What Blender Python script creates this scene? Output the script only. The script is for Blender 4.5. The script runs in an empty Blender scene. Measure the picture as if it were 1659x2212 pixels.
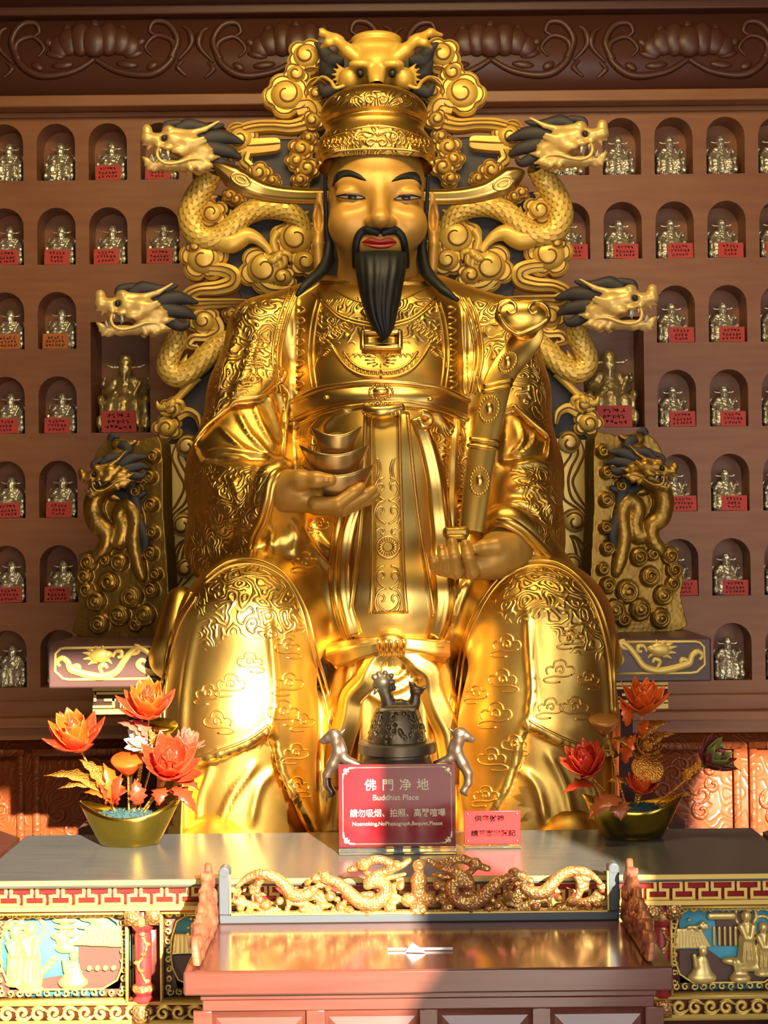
import bpy, bmesh, math, random
import numpy as np
from mathutils import Vector, Matrix
from mathutils.bvhtree import BVHTree

SC = bpy.context.scene
COL = SC.collection
PI = math.pi
rnd = random.Random(7)

# ------------------------------------------------------------------ camera
IMG_W, IMG_H, FPX = 1659.0, 2212.0, 3300.0
CAM = np.array((0.0, 0.0, 2.0))
_p, _r = math.radians(0.87), math.radians(0.6)
_F = np.array((0, math.cos(_p), math.sin(_p)))
_R0 = np.array((1.0, 0, 0)); _U0 = np.array((0, -math.sin(_p), math.cos(_p)))
_R = _R0 * math.cos(_r) - _U0 * math.sin(_r)
_U = _R0 * math.sin(_r) + _U0 * math.cos(_r)
cam_data = bpy.data.cameras.new('camera')
cam_data.sensor_fit = 'VERTICAL'; cam_data.sensor_height = 36.0
cam_data.lens = FPX / IMG_H * 36.0
cam_data.clip_start = 0.05; cam_data.clip_end = 100
cam = bpy.data.objects.new('camera', cam_data); COL.objects.link(cam)
cam.matrix_world = Matrix(((_R[0], _U[0], -_F[0], CAM[0]), (_R[1], _U[1], -_F[1], CAM[1]),
                           (_R[2], _U[2], -_F[2], CAM[2]), (0, 0, 0, 1)))
SC.camera = cam

# ------------------------------------------------------------------ light and exposure
SC.view_settings.view_transform = 'Standard'
SC.view_settings.look = 'None'
SC.view_settings.gamma = 1.0
SC.view_settings.use_curve_mapping = False
SC.view_settings.exposure = 0.0
wd = bpy.data.worlds.new('daylight'); SC.world = wd; wd.use_nodes = True
wn = wd.node_tree.nodes; wl = wd.node_tree.links
bg = wn['Background']; bg.inputs[0].default_value = (0.75, 0.85, 1.0, 1); bg.inputs[1].default_value = 0.9
def sun_light():
    d = Vector((-0.335, 1.0, -0.46)).normalized()
    l = bpy.data.lights.new('sun', 'SUN'); l.energy = 23.0; l.angle = math.radians(0.6); l.color = (1.0, 0.87, 0.68)
    o = bpy.data.objects.new('sun', l); COL.objects.link(o)
    o.rotation_euler = d.to_track_quat('-Z', 'Y').to_euler(); o.location = (1.5, -6, 7)
sun_light()
def area_light(name, loc, target, sx, sy, power, color):
    l = bpy.data.lights.new(name, 'AREA'); l.shape = 'RECTANGLE'; l.size = sx; l.size_y = sy; l.energy = power; l.color = color
    o = bpy.data.objects.new(name, l); COL.objects.link(o); o.location = loc
    o.rotation_euler = (Vector(target) - Vector(loc)).to_track_quat('-Z', 'Y').to_euler()
    return o
area_light('doorway_daylight', (0.5, -0.9, 2.4), (0.0, 6.0, 1.7), 3.4, 3.6, 150, (1.0, 0.92, 0.82))
area_light('side_doorway_daylight', (4.3, 0.8, 2.2), (0.9, 6.8, 1.6), 1.6, 3.2, 40, (0.88, 0.9, 1.0))
area_light('altar_spot_lamp', (0.0, 4.6, 4.9), (0.0, 6.6, 2.6), 2.2, 0.5, 74, (1.0, 0.76, 0.36))
SC.cycles.max_bounces = 6
SC.cycles.diffuse_bounces = 3
SC.cycles.glossy_bounces = 4
SC.cycles.transparent_max_bounces = 8
SC.cycles.sample_clamp_indirect = 4.0
SC.cycles.caustics_reflective = False
SC.cycles.caustics_refractive = False
SC.cycles.use_denoising = True

# ------------------------------------------------------------------ pixel <-> world
def W(px, py, Y):
    d = _F + _R * ((px - IMG_W / 2) / FPX) - _U * ((py - IMG_H / 2) / FPX)
    return CAM + d * (Y / d[1])
def ray(px, py):
    d = _F + _R * ((px - IMG_W / 2) / FPX) - _U * ((py - IMG_H / 2) / FPX)
    return d / np.linalg.norm(d)
def proj(P):
    q = np.asarray(P) - CAM
    z = q @ _F
    return np.stack([IMG_W / 2 + FPX * (q @ _R) / z, IMG_H / 2 - FPX * (q @ _U) / z], -1)
def PXM(Y):                      # metres per pixel at a depth
    return Y / FPX
def Wl(pts, Y=None):
    return [W(p[0], p[1], p[2] if len(p) > 2 else Y) for p in pts]

# ------------------------------------------------------------------ objects
def link(name, me, parent=None):
    o = bpy.data.objects.new(name, me); COL.objects.link(o)
    if parent is not None: o.parent = parent
    return o
def wloc(o):
    l = np.zeros(3)
    while o is not None:
        l = l + np.array(o.location); o = o.parent
    return l
def thing(name, label, cat, loc, group=None):
    o = bpy.data.objects.new(name, None); COL.objects.link(o); o.location = tuple(loc)
    o.empty_display_size = 0.05
    o['label'] = label; o['category'] = cat
    if group: o['group'] = group
    return o
def tag(o, label, cat, group=None):
    o['label'] = label; o['category'] = cat
    if group: o['group'] = group
    return o
class MB:
    """collects shapes; build() links them as ONE mesh object"""
    def __init__(s): s.V = []; s.F = []; s.n = 0
    def add(s, V, F):
        V = np.asarray(V, float).reshape(-1, 3)
        s.V.append(V)
        if isinstance(F, np.ndarray): s.F.extend((F + s.n).tolist())
        else: s.F.extend([tuple(i + s.n for i in f) for f in F])
        s.n += len(V); return s
    def box(s, c, size, rz=0.0, taper=1.0):
        x, y, z = [q / 2 for q in size]
        P = np.array([(-x, -y, -z), (x, -y, -z), (x, y, -z), (-x, y, -z), (-x*taper, -y*taper, z), (x*taper, -y*taper, z), (x*taper, y*taper, z), (-x*taper, y*taper, z)])
        if rz:
            c_, s_ = math.cos(rz), math.sin(rz)
            P = np.stack([P[:, 0]*c_ - P[:, 1]*s_, P[:, 0]*s_ + P[:, 1]*c_, P[:, 2]], 1)
        return s.add(P + np.asarray(c), [(0, 3, 2, 1), (4, 5, 6, 7), (0, 1, 5, 4), (1, 2, 6, 5), (2, 3, 7, 6), (3, 0, 4, 7)])
    def bar(s, a, b, w, h, up=(0, -1, 0)):
        """box along a-b, width w across, height h along `up`"""
        a = np.asarray(a, float); b = np.asarray(b, float); t = b - a; L = np.linalg.norm(t)
        if L < 1e-9: return s
        t /= L; u = np.asarray(up, float); u = u - t * (u @ t); u /= np.linalg.norm(u); r = np.cross(t, u)
        P = []
        for q in (a, b):
            for i, j in ((-1, 0), (1, 0), (1, 1), (-1, 1)):
                P.append(q + r * (i * w / 2) + u * (j * h))
        return s.add(P, [(0, 1, 2, 3), (7, 6, 5, 4), (0, 4, 5, 1), (1, 5, 6, 2), (2, 6, 7, 3), (3, 7, 4, 0)])
    def tube(s, pts, rad, seg=8, flat=1.0, up=(0, -1, 0), cap=True, prof=None):
        V, F = tube_mesh(pts, rad, seg, flat, up, cap, prof); return s.add(V, F)
    def ball(s, c, r, nu=12, nv=8, rot=None):
        V, F = ball_mesh(nu, nv); r = np.asarray(r if hasattr(r, '__len__') else (r, r, r), float)
        V = V * r
        if rot is not None: V = V @ np.asarray(rot).T
        return s.add(V + np.asarray(c), F)
    def lathe(s, c, prof, seg=32, sx=1.0, sy=1.0):
        V, F = lathe_mesh(prof, seg); V = V * np.array((sx, sy, 1)); return s.add(V + np.asarray(c), F)
    def prism(s, poly, y0, y1):
        """poly: world (x,z) outline; extruded from y0 (front) to y1 (back)"""
        n = len(poly)
        V = [(p[0], y0, p[1]) for p in poly] + [(p[0], y1, p[1]) for p in poly]
        F = [tuple(range(n)), tuple(range(2*n - 1, n - 1, -1))] + [(i, i + n, (i + 1) % n + n, (i + 1) % n) for i in range(n)]
        return s.add(V, F)
    def build(s, name, m, parent=None, smooth=True, bevel=0.0, sub=0):
        V = np.concatenate(s.V) if s.V else np.zeros((0, 3))
        return mesh_obj(name, V, s.F, m, parent, smooth, bevel, sub)
def mesh_obj(name, V, F, m, parent=None, smooth=True, bevel=0.0, sub=0, attr=None, mats=None, midx=None):
    V = np.asarray(V, float)
    if parent is not None: V = V - wloc(parent)
    me = bpy.data.meshes.new(name)
    me.from_pydata(V.tolist(), [], F.tolist() if isinstance(F, np.ndarray) else F)
    if attr is not None:
        for k, a in attr.items():
            at = me.attributes.new(k, 'FLOAT', 'POINT'); at.data.foreach_set('value', np.asarray(a, np.float32))
    for q in (mats or [m]): me.materials.append(q)
    if midx is not None: me.polygons.foreach_set('material_index', np.asarray(midx, np.int32))
    if smooth:
        me.polygons.foreach_set('use_smooth', np.ones(len(me.polygons), bool))
    me.update()
    bm = bmesh.new(); bm.from_mesh(me); bmesh.ops.recalc_face_normals(bm, faces=bm.faces)
    bm.to_mesh(me); bm.free()
    o = link(name, me, parent)
    if bevel:
        b = o.modifiers.new('bevel', 'BEVEL'); b.width = bevel; b.segments = 2; b.limit_method = 'ANGLE'; b.angle_limit = 0.7
    if sub:
        b = o.modifiers.new('sub', 'SUBSURF'); b.levels = sub; b.render_levels = sub
    if smooth == 'auto' or (smooth is True and bevel):
        try: me.set_sharp_from_angle(angle=0.6)
        except Exception: pass
    elif smooth == 'sharp':
        me.set_sharp_from_angle(angle=0.5)
    return o
def struct(o): o['kind'] = 'structure'; return o
def catmull(pts, n=8, closed=False):
    P = np.asarray(pts, float); m = len(P); out = []
    rng = range(m if closed else m - 1)
    for i in rng:
        if closed: a, b, c, d = P[(i-1) % m], P[i], P[(i+1) % m], P[(i+2) % m]
        else: a, b, c, d = P[max(i-1, 0)], P[i], P[i+1], P[min(i+2, m-1)]
        for k in range(n):
            t = k / n
            out.append(0.5 * ((2*b) + (-a + c)*t + (2*a - 5*b + 4*c - d)*t*t + (-a + 3*b - 3*c + d)*t**3))
    if not closed: out.append(P[-1])
    return np.array(out)
def lerp_list(r, n):
    r = np.atleast_1d(np.asarray(r, float))
    if len(r) == 1: return np.full(n, r[0])
    return np.interp(np.linspace(0, len(r) - 1, n), np.arange(len(r)), r)
def tube_mesh(pts, rad, seg=8, flat=1.0, up=(0, -1, 0), cap=True, prof=None):
    """sweep along pts; rad: list; flat scales along `up`; prof(u in 0..2pi)->(r multiplier)"""
    P = np.asarray(pts, float); n = len(P); R = lerp_list(rad, n)
    T = np.gradient(P, axis=0); T /= np.linalg.norm(T, axis=1)[:, None] + 1e-12
    u = np.asarray(up, float)
    U = u - T * (T @ u)[:, None]; L = np.linalg.norm(U, axis=1)
    bad = L < 0.15
    if bad.any():
        alt = np.array((1.0, 0, 0.3)); U[bad] = alt - T[bad] * (T[bad] @ alt)[:, None]; L = np.linalg.norm(U, axis=1)
    U /= L[:, None]; B = np.cross(T, U)
    a = np.linspace(0, 2*PI, seg, endpoint=False)
    ca, sa = np.cos(a), np.sin(a)
    if prof is not None: m = np.array([prof(x) for x in a]); ca, sa = ca*m, sa*m
    V = P[:, None] + R[:, None, None] * (B[:, None] * ca[None, :, None] + U[:, None] * (sa * flat)[None, :, None])
    V = V.reshape(-1, 3); F = []
    for i in range(n - 1):
        for j in range(seg):
            k = (j + 1) % seg
            F.append((i*seg + j, i*seg + k, (i+1)*seg + k, (i+1)*seg + j))
    if cap:
        F.append(tuple(range(seg - 1, -1, -1))); F.append(tuple((n-1)*seg + j for j in range(seg)))
    return V, F
_ballc = {}
def ball_mesh(nu, nv):
    if (nu, nv) in _ballc: return _ballc[(nu, nv)]
    V = [(0, 0, -1)]
    for i in range(1, nv):
        t = -PI/2 + PI*i/nv
        for j in range(nu): V.append((math.cos(t)*math.cos(2*PI*j/nu), math.cos(t)*math.sin(2*PI*j/nu), math.sin(t)))
    V.append((0, 0, 1)); F = []
    for j in range(nu): F.append((0, 1 + (j+1) % nu, 1 + j))
    for i in range(nv - 2):
        for j in range(nu): a = 1 + i*nu; F.append((a + j, a + (j+1) % nu, a + nu + (j+1) % nu, a + nu + j))
    a = 1 + (nv-2)*nu
    for j in range(nu): F.append((a + j, a + (j+1) % nu, len(V) - 1))
    _ballc[(nu, nv)] = (np.array(V), F); return _ballc[(nu, nv)]
def lathe_mesh(prof, seg=32):
    V = []; F = []; n = len(prof)
    for r, z in prof:
        for j in range(seg): V.append((r*math.cos(2*PI*j/seg), r*math.sin(2*PI*j/seg), z))
    for i in range(n - 1):
        for j in range(seg): k = (j+1) % seg; F.append((i*seg+j, i*seg+k, (i+1)*seg+k, (i+1)*seg+j))
    if prof[0][0] > 1e-6: F.append(tuple(range(seg-1, -1, -1)))
    if prof[-1][0] > 1e-6: F.append(tuple((n-1)*seg + j for j in range(seg)))
    return np.array(V), F
def spiral2(cx, cy, r, turns=1.4, a0=0.0, hand=1, n=26, r1=0.12):
    """points of a spiral from the outside in, in a plane"""
    t = np.linspace(0, 1, n); a = a0 + hand*2*PI*turns*t; q = r*(1 - (1 - r1)*t)
    return np.stack([cx + q*np.cos(a), cy + q*np.sin(a)], 1)

# ------------------------------------------------------------------ distance-field sculpting
class SDF:
    def __init__(s, lo, hi, res):
        s.lo = np.asarray(lo, float); s.res = res
        s.n = np.ceil((np.asarray(hi, float) - s.lo) / res).astype(int) + 1
        s.big = 0.5
        s.g = np.full(tuple(s.n), s.big, np.float32)
        s.ax = [(s.lo[i] + np.arange(s.n[i]) * res).astype(np.float32) for i in range(3)]
    def _sl(s, lo, hi, m):
        i0 = np.maximum(np.floor((np.asarray(lo) - m - s.lo) / s.res).astype(int), 0)
        i1 = np.minimum(np.ceil((np.asarray(hi) + m - s.lo) / s.res).astype(int) + 1, s.n)
        if (i1 <= i0).any(): return None, None
        sl = tuple(slice(a, b) for a, b in zip(i0, i1))
        X = s.ax[0][sl[0]][:, None, None]; Y = s.ax[1][sl[1]][None, :, None]; Z = s.ax[2][sl[2]][None, None, :]
        return sl, (X, Y, Z)
    def _mix(s, sl, d, k, op):
        g = s.g[sl]
        if op == 'u':
            if k <= 0: s.g[sl] = np.minimum(g, d)
            else:
                h = np.clip(0.5 + 0.5*(g - d)/k, 0, 1); s.g[sl] = g*(1-h) + d*h - k*h*(1-h)
        else:
            d = -d
            if k <= 0: s.g[sl] = np.maximum(g, d)
            else:
                h = np.clip(0.5 - 0.5*(g - d)/k, 0, 1); s.g[sl] = g*(1-h) + d*h + k*h*(1-h)
    def cone(s, a, b, ra, rb, k=0.02, op='u', sy=1.0):
        a = np.asarray(a, float); b = np.asarray(b, float); r = max(ra, rb); m = k + 4*s.res
        sl, q = s._sl(np.minimum(a, b) - r*max(1, sy), np.maximum(a, b) + r*max(1, sy), m)
        if sl is None: return s
        ab = b - a; L = ab @ ab + 1e-12
        X, Y, Z = q[0]-a[0], q[1]-a[1], q[2]-a[2]
        t = np.clip((X*ab[0] + Y*ab[1] + Z*ab[2]) / L, 0, 1)
        d = np.sqrt((X - t*ab[0])**2 + ((Y - t*ab[1])/sy)**2 + (Z - t*ab[2])**2) - (ra + (rb - ra)*t)
        s._mix(sl, d, k, op); return s
    def chain(s, pts, rad, k=0.02, op='u', sy=1.0):
        R = lerp_list(rad, len(pts))
        for i in range(len(pts) - 1): s.cone(pts[i], pts[i+1], R[i], R[i+1], k, op, sy)
        return s
    def ell(s, c, r, k=0.02, op='u', rot=None):
        c = np.asarray(c, float); r = np.asarray(r if hasattr(r, '__len__') else (r, r, r), float)
        e = r if rot is None else np.full(3, r.max())
        sl, q = s._sl(c - e, c + e, k + 4*s.res)
        if sl is None: return s
        X, Y, Z = q[0]-c[0], q[1]-c[1], q[2]-c[2]
        if rot is not None:
            M = np.asarray(rot).T
            X, Y, Z = M[0,0]*X + M[0,1]*Y + M[0,2]*Z, M[1,0]*X + M[1,1]*Y + M[1,2]*Z, M[2,0]*X + M[2,1]*Y + M[2,2]*Z
        k0 = np.sqrt((X/r[0])**2 + (Y/r[1])**2 + (Z/r[2])**2); k1 = np.sqrt((X/r[0]**2)**2 + (Y/r[1]**2)**2 + (Z/r[2]**2)**2) + 1e-6
        s._mix(sl, k0*(k0 - 1)/k1, k, op); return s
    def box(s, c, h, k=0.02, rnd_=0.01, op='u', rot=None):
        c = np.asarray(c, float); h = np.asarray(h, float)
        e = h if rot is None else np.full(3, np.linalg.norm(h))
        sl, q = s._sl(c - e, c + e, k + 4*s.res)
        if sl is None: return s
        X, Y, Z = q[0]-c[0], q[1]-c[1], q[2]-c[2]
        if rot is not None:
            M = np.asarray(rot).T
            X, Y, Z = M[0,0]*X + M[0,1]*Y + M[0,2]*Z, M[1,0]*X + M[1,1]*Y + M[1,2]*Z, M[2,0]*X + M[2,1]*Y + M[2,2]*Z
        X, Y, Z = np.abs(X)-h[0]+rnd_, np.abs(Y)-h[1]+rnd_, np.abs(Z)-h[2]+rnd_
        d = np.sqrt(np.maximum(X, 0)**2 + np.maximum(Y, 0)**2 + np.maximum(Z, 0)**2) + np.minimum(np.maximum(np.maximum(X, Y), Z), 0) - rnd_
        s._mix(sl, d, k, op); return s
    def poly(s, P, y0, y1, k=0.01, op='u'):
        """extruded world (x,z) polygon between depths y0<y1"""
        P = np.asarray(P, float)
        sl, q = s._sl((P[:,0].min(), y0, P[:,1].min()), (P[:,0].max(), y1, P[:,1].max()), k + 4*s.res)
        if sl is None: return s
        X = q[0][:, 0, :]; Z = q[2][:, 0, :]
        d2 = poly_sd(X + 0*Z, Z + 0*X, P)
        dy = np.abs(q[1] - (y0+y1)/2) - (y1-y0)/2
        s._mix(sl, np.maximum(d2[:, None, :], dy), k, op); return s
    def mesh(s, smooth=0):
        g = s.g; n = s.n
        ins = g < 0
        c = ins[:-1,:-1,:-1].astype(np.int8)
        for o in ((1,0,0),(0,1,0),(0,0,1),(1,1,0),(1,0,1),(0,1,1),(1,1,1)):
            c = c + ins[o[0]:n[0]-1+o[0], o[1]:n[1]-1+o[1], o[2]:n[2]-1+o[2]]
        act = (c > 0) & (c < 8)
        idx = np.full(act.shape, -1, np.int64); I = np.argwhere(act); idx[act] = np.arange(len(I))
        acc = np.zeros((len(I), 3)); cnt = np.zeros(len(I))
        cor = np.array([(a, b, d) for a in (0,1) for b in (0,1) for d in (0,1)])
        gv = np.stack([g[I[:,0]+o[0], I[:,1]+o[1], I[:,2]+o[2]] for o in cor], 1).astype(float)
        for a in range(8):
            for b in range(a+1, 8):
                if np.abs(cor[a]-cor[b]).sum() != 1: continue
                x = (gv[:,a] < 0) != (gv[:,b] < 0)
                t = gv[x,a] / (gv[x,a] - gv[x,b])
                acc[x] += cor[a] + t[:,None]*(cor[b]-cor[a]); cnt[x] += 1
        V = s.lo + (I + acc/np.maximum(cnt,1)[:,None]) * s.res
        F = []
        for ax in range(3):
            sl0 = [slice(None)]*3; sl1 = [slice(None)]*3; sl0[ax] = slice(0, n[ax]-1); sl1[ax] = slice(1, n[ax])
            ch = ins[tuple(sl0)] != ins[tuple(sl1)]
            E = np.argwhere(ch); u, v = [(1,2),(2,0),(0,1)][ax]
            ok = (E[:,u] > 0) & (E[:,v] > 0) & (E[:,u] < n[u]-1) & (E[:,v] < n[v]-1); E = E[ok]
            q = []
            for du, dv in ((-1,-1),(0,-1),(0,0),(-1,0)):
                e = E.copy(); e[:,u] += du; e[:,v] += dv; q.append(idx[e[:,0], e[:,1], e[:,2]])
            q = np.stack(q, 1)
            flip = ~ins[E[:,0], E[:,1], E[:,2]]
            q[flip] = q[flip][:, ::-1]
            F.append(q)
        F = np.concatenate(F); F = F[(F >= 0).all(1)]
        for _ in range(smooth): V = lap(V, F, 0.5)
        return V, F
def lap(V, F, w):
    acc = np.zeros_like(V); cnt = np.zeros(len(V))
    for i in range(4):
        a, b = F[:, i], F[:, (i+1) % 4]
        for k in range(3):
            acc[:, k] += np.bincount(a, V[b, k], len(V)) + np.bincount(b, V[a, k], len(V))
        cnt += np.bincount(a, minlength=len(V)) + np.bincount(b, minlength=len(V))
    return V*(1-w) + w*acc/np.maximum(cnt, 1)[:, None]
def vnormals(V, F):
    n = np.cross(V[F[:,2]] - V[F[:,0]], V[F[:,3]] - V[F[:,1]])
    N = np.zeros_like(V)
    for i in range(4):
        for k in range(3): N[:, k] += np.bincount(F[:, i], n[:, k], len(V))
    return N / (np.linalg.norm(N, axis=1)[:, None] + 1e-12)
def poly_sd(X, Z, P):
    """signed distance to a closed 2D polygon (negative inside)"""
    d = np.full(X.shape, 1e9); ins = np.zeros(X.shape, bool); n = len(P)
    for i in range(n):
        a, b = P[i], P[(i+1) % n]; e = b - a
        wx, wz = X - a[0], Z - a[1]
        t = np.clip((wx*e[0] + wz*e[1]) / (e @ e + 1e-12), 0, 1)
        d = np.minimum(d, (wx - t*e[0])**2 + (wz - t*e[1])**2)
        c = (a[1] > Z) != (b[1] > Z)
        if abs(e[1]) > 1e-12:
            ins ^= c & (X < a[0] + e[0]*(Z - a[1])/e[1])
    d = np.sqrt(d); return np.where(ins, -d, d)
def line_dist(P2, line):
    """distance of px points to a polyline, and parameter 0..1 along it"""
    L = np.asarray(line, float); best = np.full(len(P2), 1e9); tt = np.zeros(len(P2)); n = len(L) - 1
    for i in range(n):
        a, e = L[i], L[i+1] - L[i]
        w = P2 - a; t = np.clip((w @ e) / (e @ e + 1e-12), 0, 1)
        d = np.linalg.norm(w - t[:, None]*e, axis=1); m = d < best
        best[m] = d[m]; tt[m] = (i + t[m]) / n
    return best, tt
def bvh_of(V, F):
    return BVHTree.FromPolygons([tuple(v) for v in np.asarray(V).tolist()], F.tolist() if isinstance(F, np.ndarray) else F)
def on(bvhs, px, py, Yd=6.0, off=0.0):
    """world point where the pixel's sight line meets the sculpted surface, lifted off it by `off`"""
    d = Vector(ray(px, py)); best = None
    for b in bvhs if isinstance(bvhs, (list, tuple)) else [bvhs]:
        h = b.ray_cast(Vector(CAM), d)
        if h[0] is not None and (best is None or h[3] < best[3]): best = h
    if best is None: return W(px, py, Yd), np.array((0, -1.0, 0.001))
    nrm = np.array(best[1]);
    if nrm @ np.array(d) > 0: nrm = -nrm
    return np.array(best[0]) + nrm*off, nrm
def on_path(bvhs, pts, n=6, Yd=6.0, off=0.0, closed=False, smooth=2):
    q = catmull([p[:2] for p in pts], n, closed) if n > 1 else np.asarray([p[:2] for p in pts], float)
    R_ = [on(bvhs, a, b, Yd, off) for a, b in q]; P = np.array([r[0] for r in R_])
    hit = np.array([r[1][2] != 0.001 for r in R_])
    if hit.any():
        hi = np.nonzero(hit)[0]
        for i in np.nonzero(~hit)[0]: P[i] = W(q[i][0], q[i][1], P[hi[np.abs(hi - i).argmin()]][1])
    for _ in range(smooth):
        if len(P) > 2: P[1:-1] = 0.5*P[1:-1] + 0.25*(P[:-2] + P[2:])
    return P
def strip(bvhs, A, B, n, m, off=0.01, bulge=0.0, thick=0.02, Yd=6.0, mb=None, smooth=1):
    """a solid patch laid on a surface between two pixel curves A and B"""
    A = catmull(A, 10); B = catmull(B, 10)
    def res(C, k):
        d = np.r_[0, np.cumsum(np.linalg.norm(np.diff(C, axis=0), axis=1))]; t = np.linspace(0, d[-1], k)
        return np.stack([np.interp(t, d, C[:, 0]), np.interp(t, d, C[:, 1])], 1)
    A, B = res(A, n), res(B, n); G = np.zeros((n, m, 3)); N = np.zeros((n, m, 3))
    for i in range(n):
        for j in range(m):
            t = j/(m-1); q = A[i]*(1-t) + B[i]*t
            G[i, j], N[i, j] = on(bvhs, q[0], q[1], Yd)
    for _ in range(smooth):
        G[1:-1] = 0.5*G[1:-1] + 0.25*(G[:-2] + G[2:]); N[1:-1] = 0.5*N[1:-1] + 0.25*(N[:-2] + N[2:])
        if m > 2: G[:, 1:-1] = 0.5*G[:, 1:-1] + 0.25*(G[:, :-2] + G[:, 2:]); N[:, 1:-1] = 0.5*N[:, 1:-1] + 0.25*(N[:, :-2] + N[:, 2:])
    N /= np.linalg.norm(N, axis=2)[:, :, None] + 1e-9
    u = np.sin(np.linspace(0, PI, m))[None, :, None] * np.sin(np.linspace(0, PI, n))[:, None, None]**0.35
    top = G + N*(off + bulge*u); bot = G - N*thick
    V = np.concatenate([top.reshape(-1, 3), bot.reshape(-1, 3)]); F = []; o = n*m
    for i in range(n-1):
        for j in range(m-1):
            a, b, c, d = i*m+j, i*m+j+1, (i+1)*m+j+1, (i+1)*m+j
            F.append((a, b, c, d)); F.append((o+d, o+c, o+b, o+a))
    for i in range(n-1):
        for j in (0, m-1): a, b = i*m+j, (i+1)*m+j; F.append((a, b, o+b, o+a) if j == 0 else (b, a, o+a, o+b))
    for j in range(m-1):
        for i in (0, n-1): a, b = i*m+j, i*m+j+1; F.append((b, a, o+a, o+b) if i == 0 else (a, b, o+b, o+a))
    return (mb or MB()).add(V, F)

# ------------------------------------------------------------------ materials
def mat(name, col, metal=0.0, rough=0.5, bump=None, var=None, spec=None, coat=0.0, trans=0.0, sub=0.0, paint=None):
    """bump: list of (kind, scale, strength, distance[, attribute]); var: (scale, amount, colour2)"""
    m = bpy.data.materials.new(name); m.use_nodes = True
    nt = m.node_tree; N = nt.nodes; L = nt.links; b = N['Principled BSDF']
    b.inputs['Base Color'].default_value = (*col, 1); b.inputs['Metallic'].default_value = metal
    b.inputs['Roughness'].default_value = rough
    if spec is not None: b.inputs['Specular IOR Level'].default_value = spec
    if coat: b.inputs['Coat Weight'].default_value = coat; b.inputs['Coat Roughness'].default_value = 0.12
    if trans: b.inputs['Transmission Weight'].default_value = trans
    if sub: b.inputs['Subsurface Weight'].default_value = sub; b.inputs['Subsurface Radius'].default_value = (0.05, 0.02, 0.01)
    tc = N.new('ShaderNodeTexCoord')
    if var:
        n = N.new('ShaderNodeTexNoise'); n.inputs['Scale'].default_value = var[0]; n.inputs['Detail'].default_value = 6
        mp = N.new('ShaderNodeMapping'); L.new(tc.outputs['Object'], mp.inputs[0]); L.new(mp.outputs[0], n.inputs['Vector'])
        if len(var) > 3: mp.inputs['Scale'].default_value = var[3]
        r = N.new('ShaderNodeValToRGB'); L.new(n.outputs['Fac'], r.inputs[0])
        r.color_ramp.elements[0].position = 0.5 - 0.5*(1-var[1])*0.5 - 0.1; r.color_ramp.elements[1].position = 0.5 + 0.2
        r.color_ramp.elements[0].color = (*var[2], 1); r.color_ramp.elements[1].color = (*col, 1)
        L.new(r.outputs[0], b.inputs['Base Color'])
    if paint:
        at = N.new('ShaderNodeAttribute'); at.attribute_name = paint[0]
        mx = N.new('ShaderNodeMix'); mx.data_type = 'RGBA'; mx.inputs[6].default_value = (*col, 1); mx.inputs[7].default_value = (*paint[1], 1)
        L.new(at.outputs['Fac'], mx.inputs[0]); L.new(mx.outputs[2], b.inputs['Base Color'])
    prev = None
    for bp in bump or []:
        kind, sc, st, ds = bp[:4]
        if kind == 'curl':
            n = N.new('ShaderNodeTexNoise'); n.inputs['Scale'].default_value = sc; n.inputs['Detail'].default_value = 1.0
            mu = N.new('ShaderNodeMath'); mu.operation = 'MULTIPLY'; mu.inputs[1].default_value = 34.0
            si = N.new('ShaderNodeMath'); si.operation = 'SINE'
            ab = N.new('ShaderNodeMath'); ab.operation = 'POWER'; ab.inputs[1].default_value = 8.0
            L.new(tc.outputs['Object'], n.inputs['Vector']); L.new(n.outputs['Fac'], mu.inputs[0]); L.new(mu.outputs[0], si.inputs[0]); L.new(si.outputs[0], ab.inputs[0]); out = ab.outputs[0]
        elif kind == 'noise':
            n = N.new('ShaderNodeTexNoise'); n.inputs['Scale'].default_value = sc; n.inputs['Detail'].default_value = 5
            L.new(tc.outputs['Object'], n.inputs['Vector']); out = n.outputs['Fac']
        elif kind == 'voro':
            n = N.new('ShaderNodeTexVoronoi'); n.inputs['Scale'].default_value = sc
            L.new(tc.outputs['Object'], n.inputs['Vector']); out = n.outputs['Distance']
        elif kind == 'grain':
            n = N.new('ShaderNodeTexNoise'); n.inputs['Scale'].default_value = sc; n.inputs['Detail'].default_value = 8
            mp = N.new('ShaderNodeMapping'); mp.inputs['Scale'].default_value = (1, 12, 12); L.new(tc.outputs['Object'], mp.inputs[0]); L.new(mp.outputs[0], n.inputs['Vector']); out = n.outputs['Fac']
        if len(bp) > 4:
            at = N.new('ShaderNodeAttribute'); at.attribute_name = bp[4]
            mm = N.new('ShaderNodeMath'); mm.operation = 'MULTIPLY'; L.new(out, mm.inputs[0]); L.new(at.outputs['Fac'], mm.inputs[1]); out = mm.outputs[0]
        bn = N.new('ShaderNodeBump'); bn.inputs['Strength'].default_value = st; bn.inputs['Distance'].default_value = ds
        L.new(out, bn.inputs['Height'])
        if prev is not None: L.new(prev, bn.inputs['Normal'])
        prev = bn.outputs[0]
    if prev is not None: L.new(prev, b.inputs['Normal'])
    return m
M = {}
M['robe'] = mat('gilded_robe', (0.82, 0.53, 0.13), 1.0, 0.36, [('curl', 13.0, 0.55, 0.009, 'emboss'), ('noise', 40, 0.10, 0.004)], var=(3.0, 0.5, (0.70, 0.42, 0.085)))
M['gold'] = mat('gilded_trim', (0.86, 0.58, 0.16), 1.0, 0.30, [('noise', 60, 0.08, 0.003)])
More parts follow.
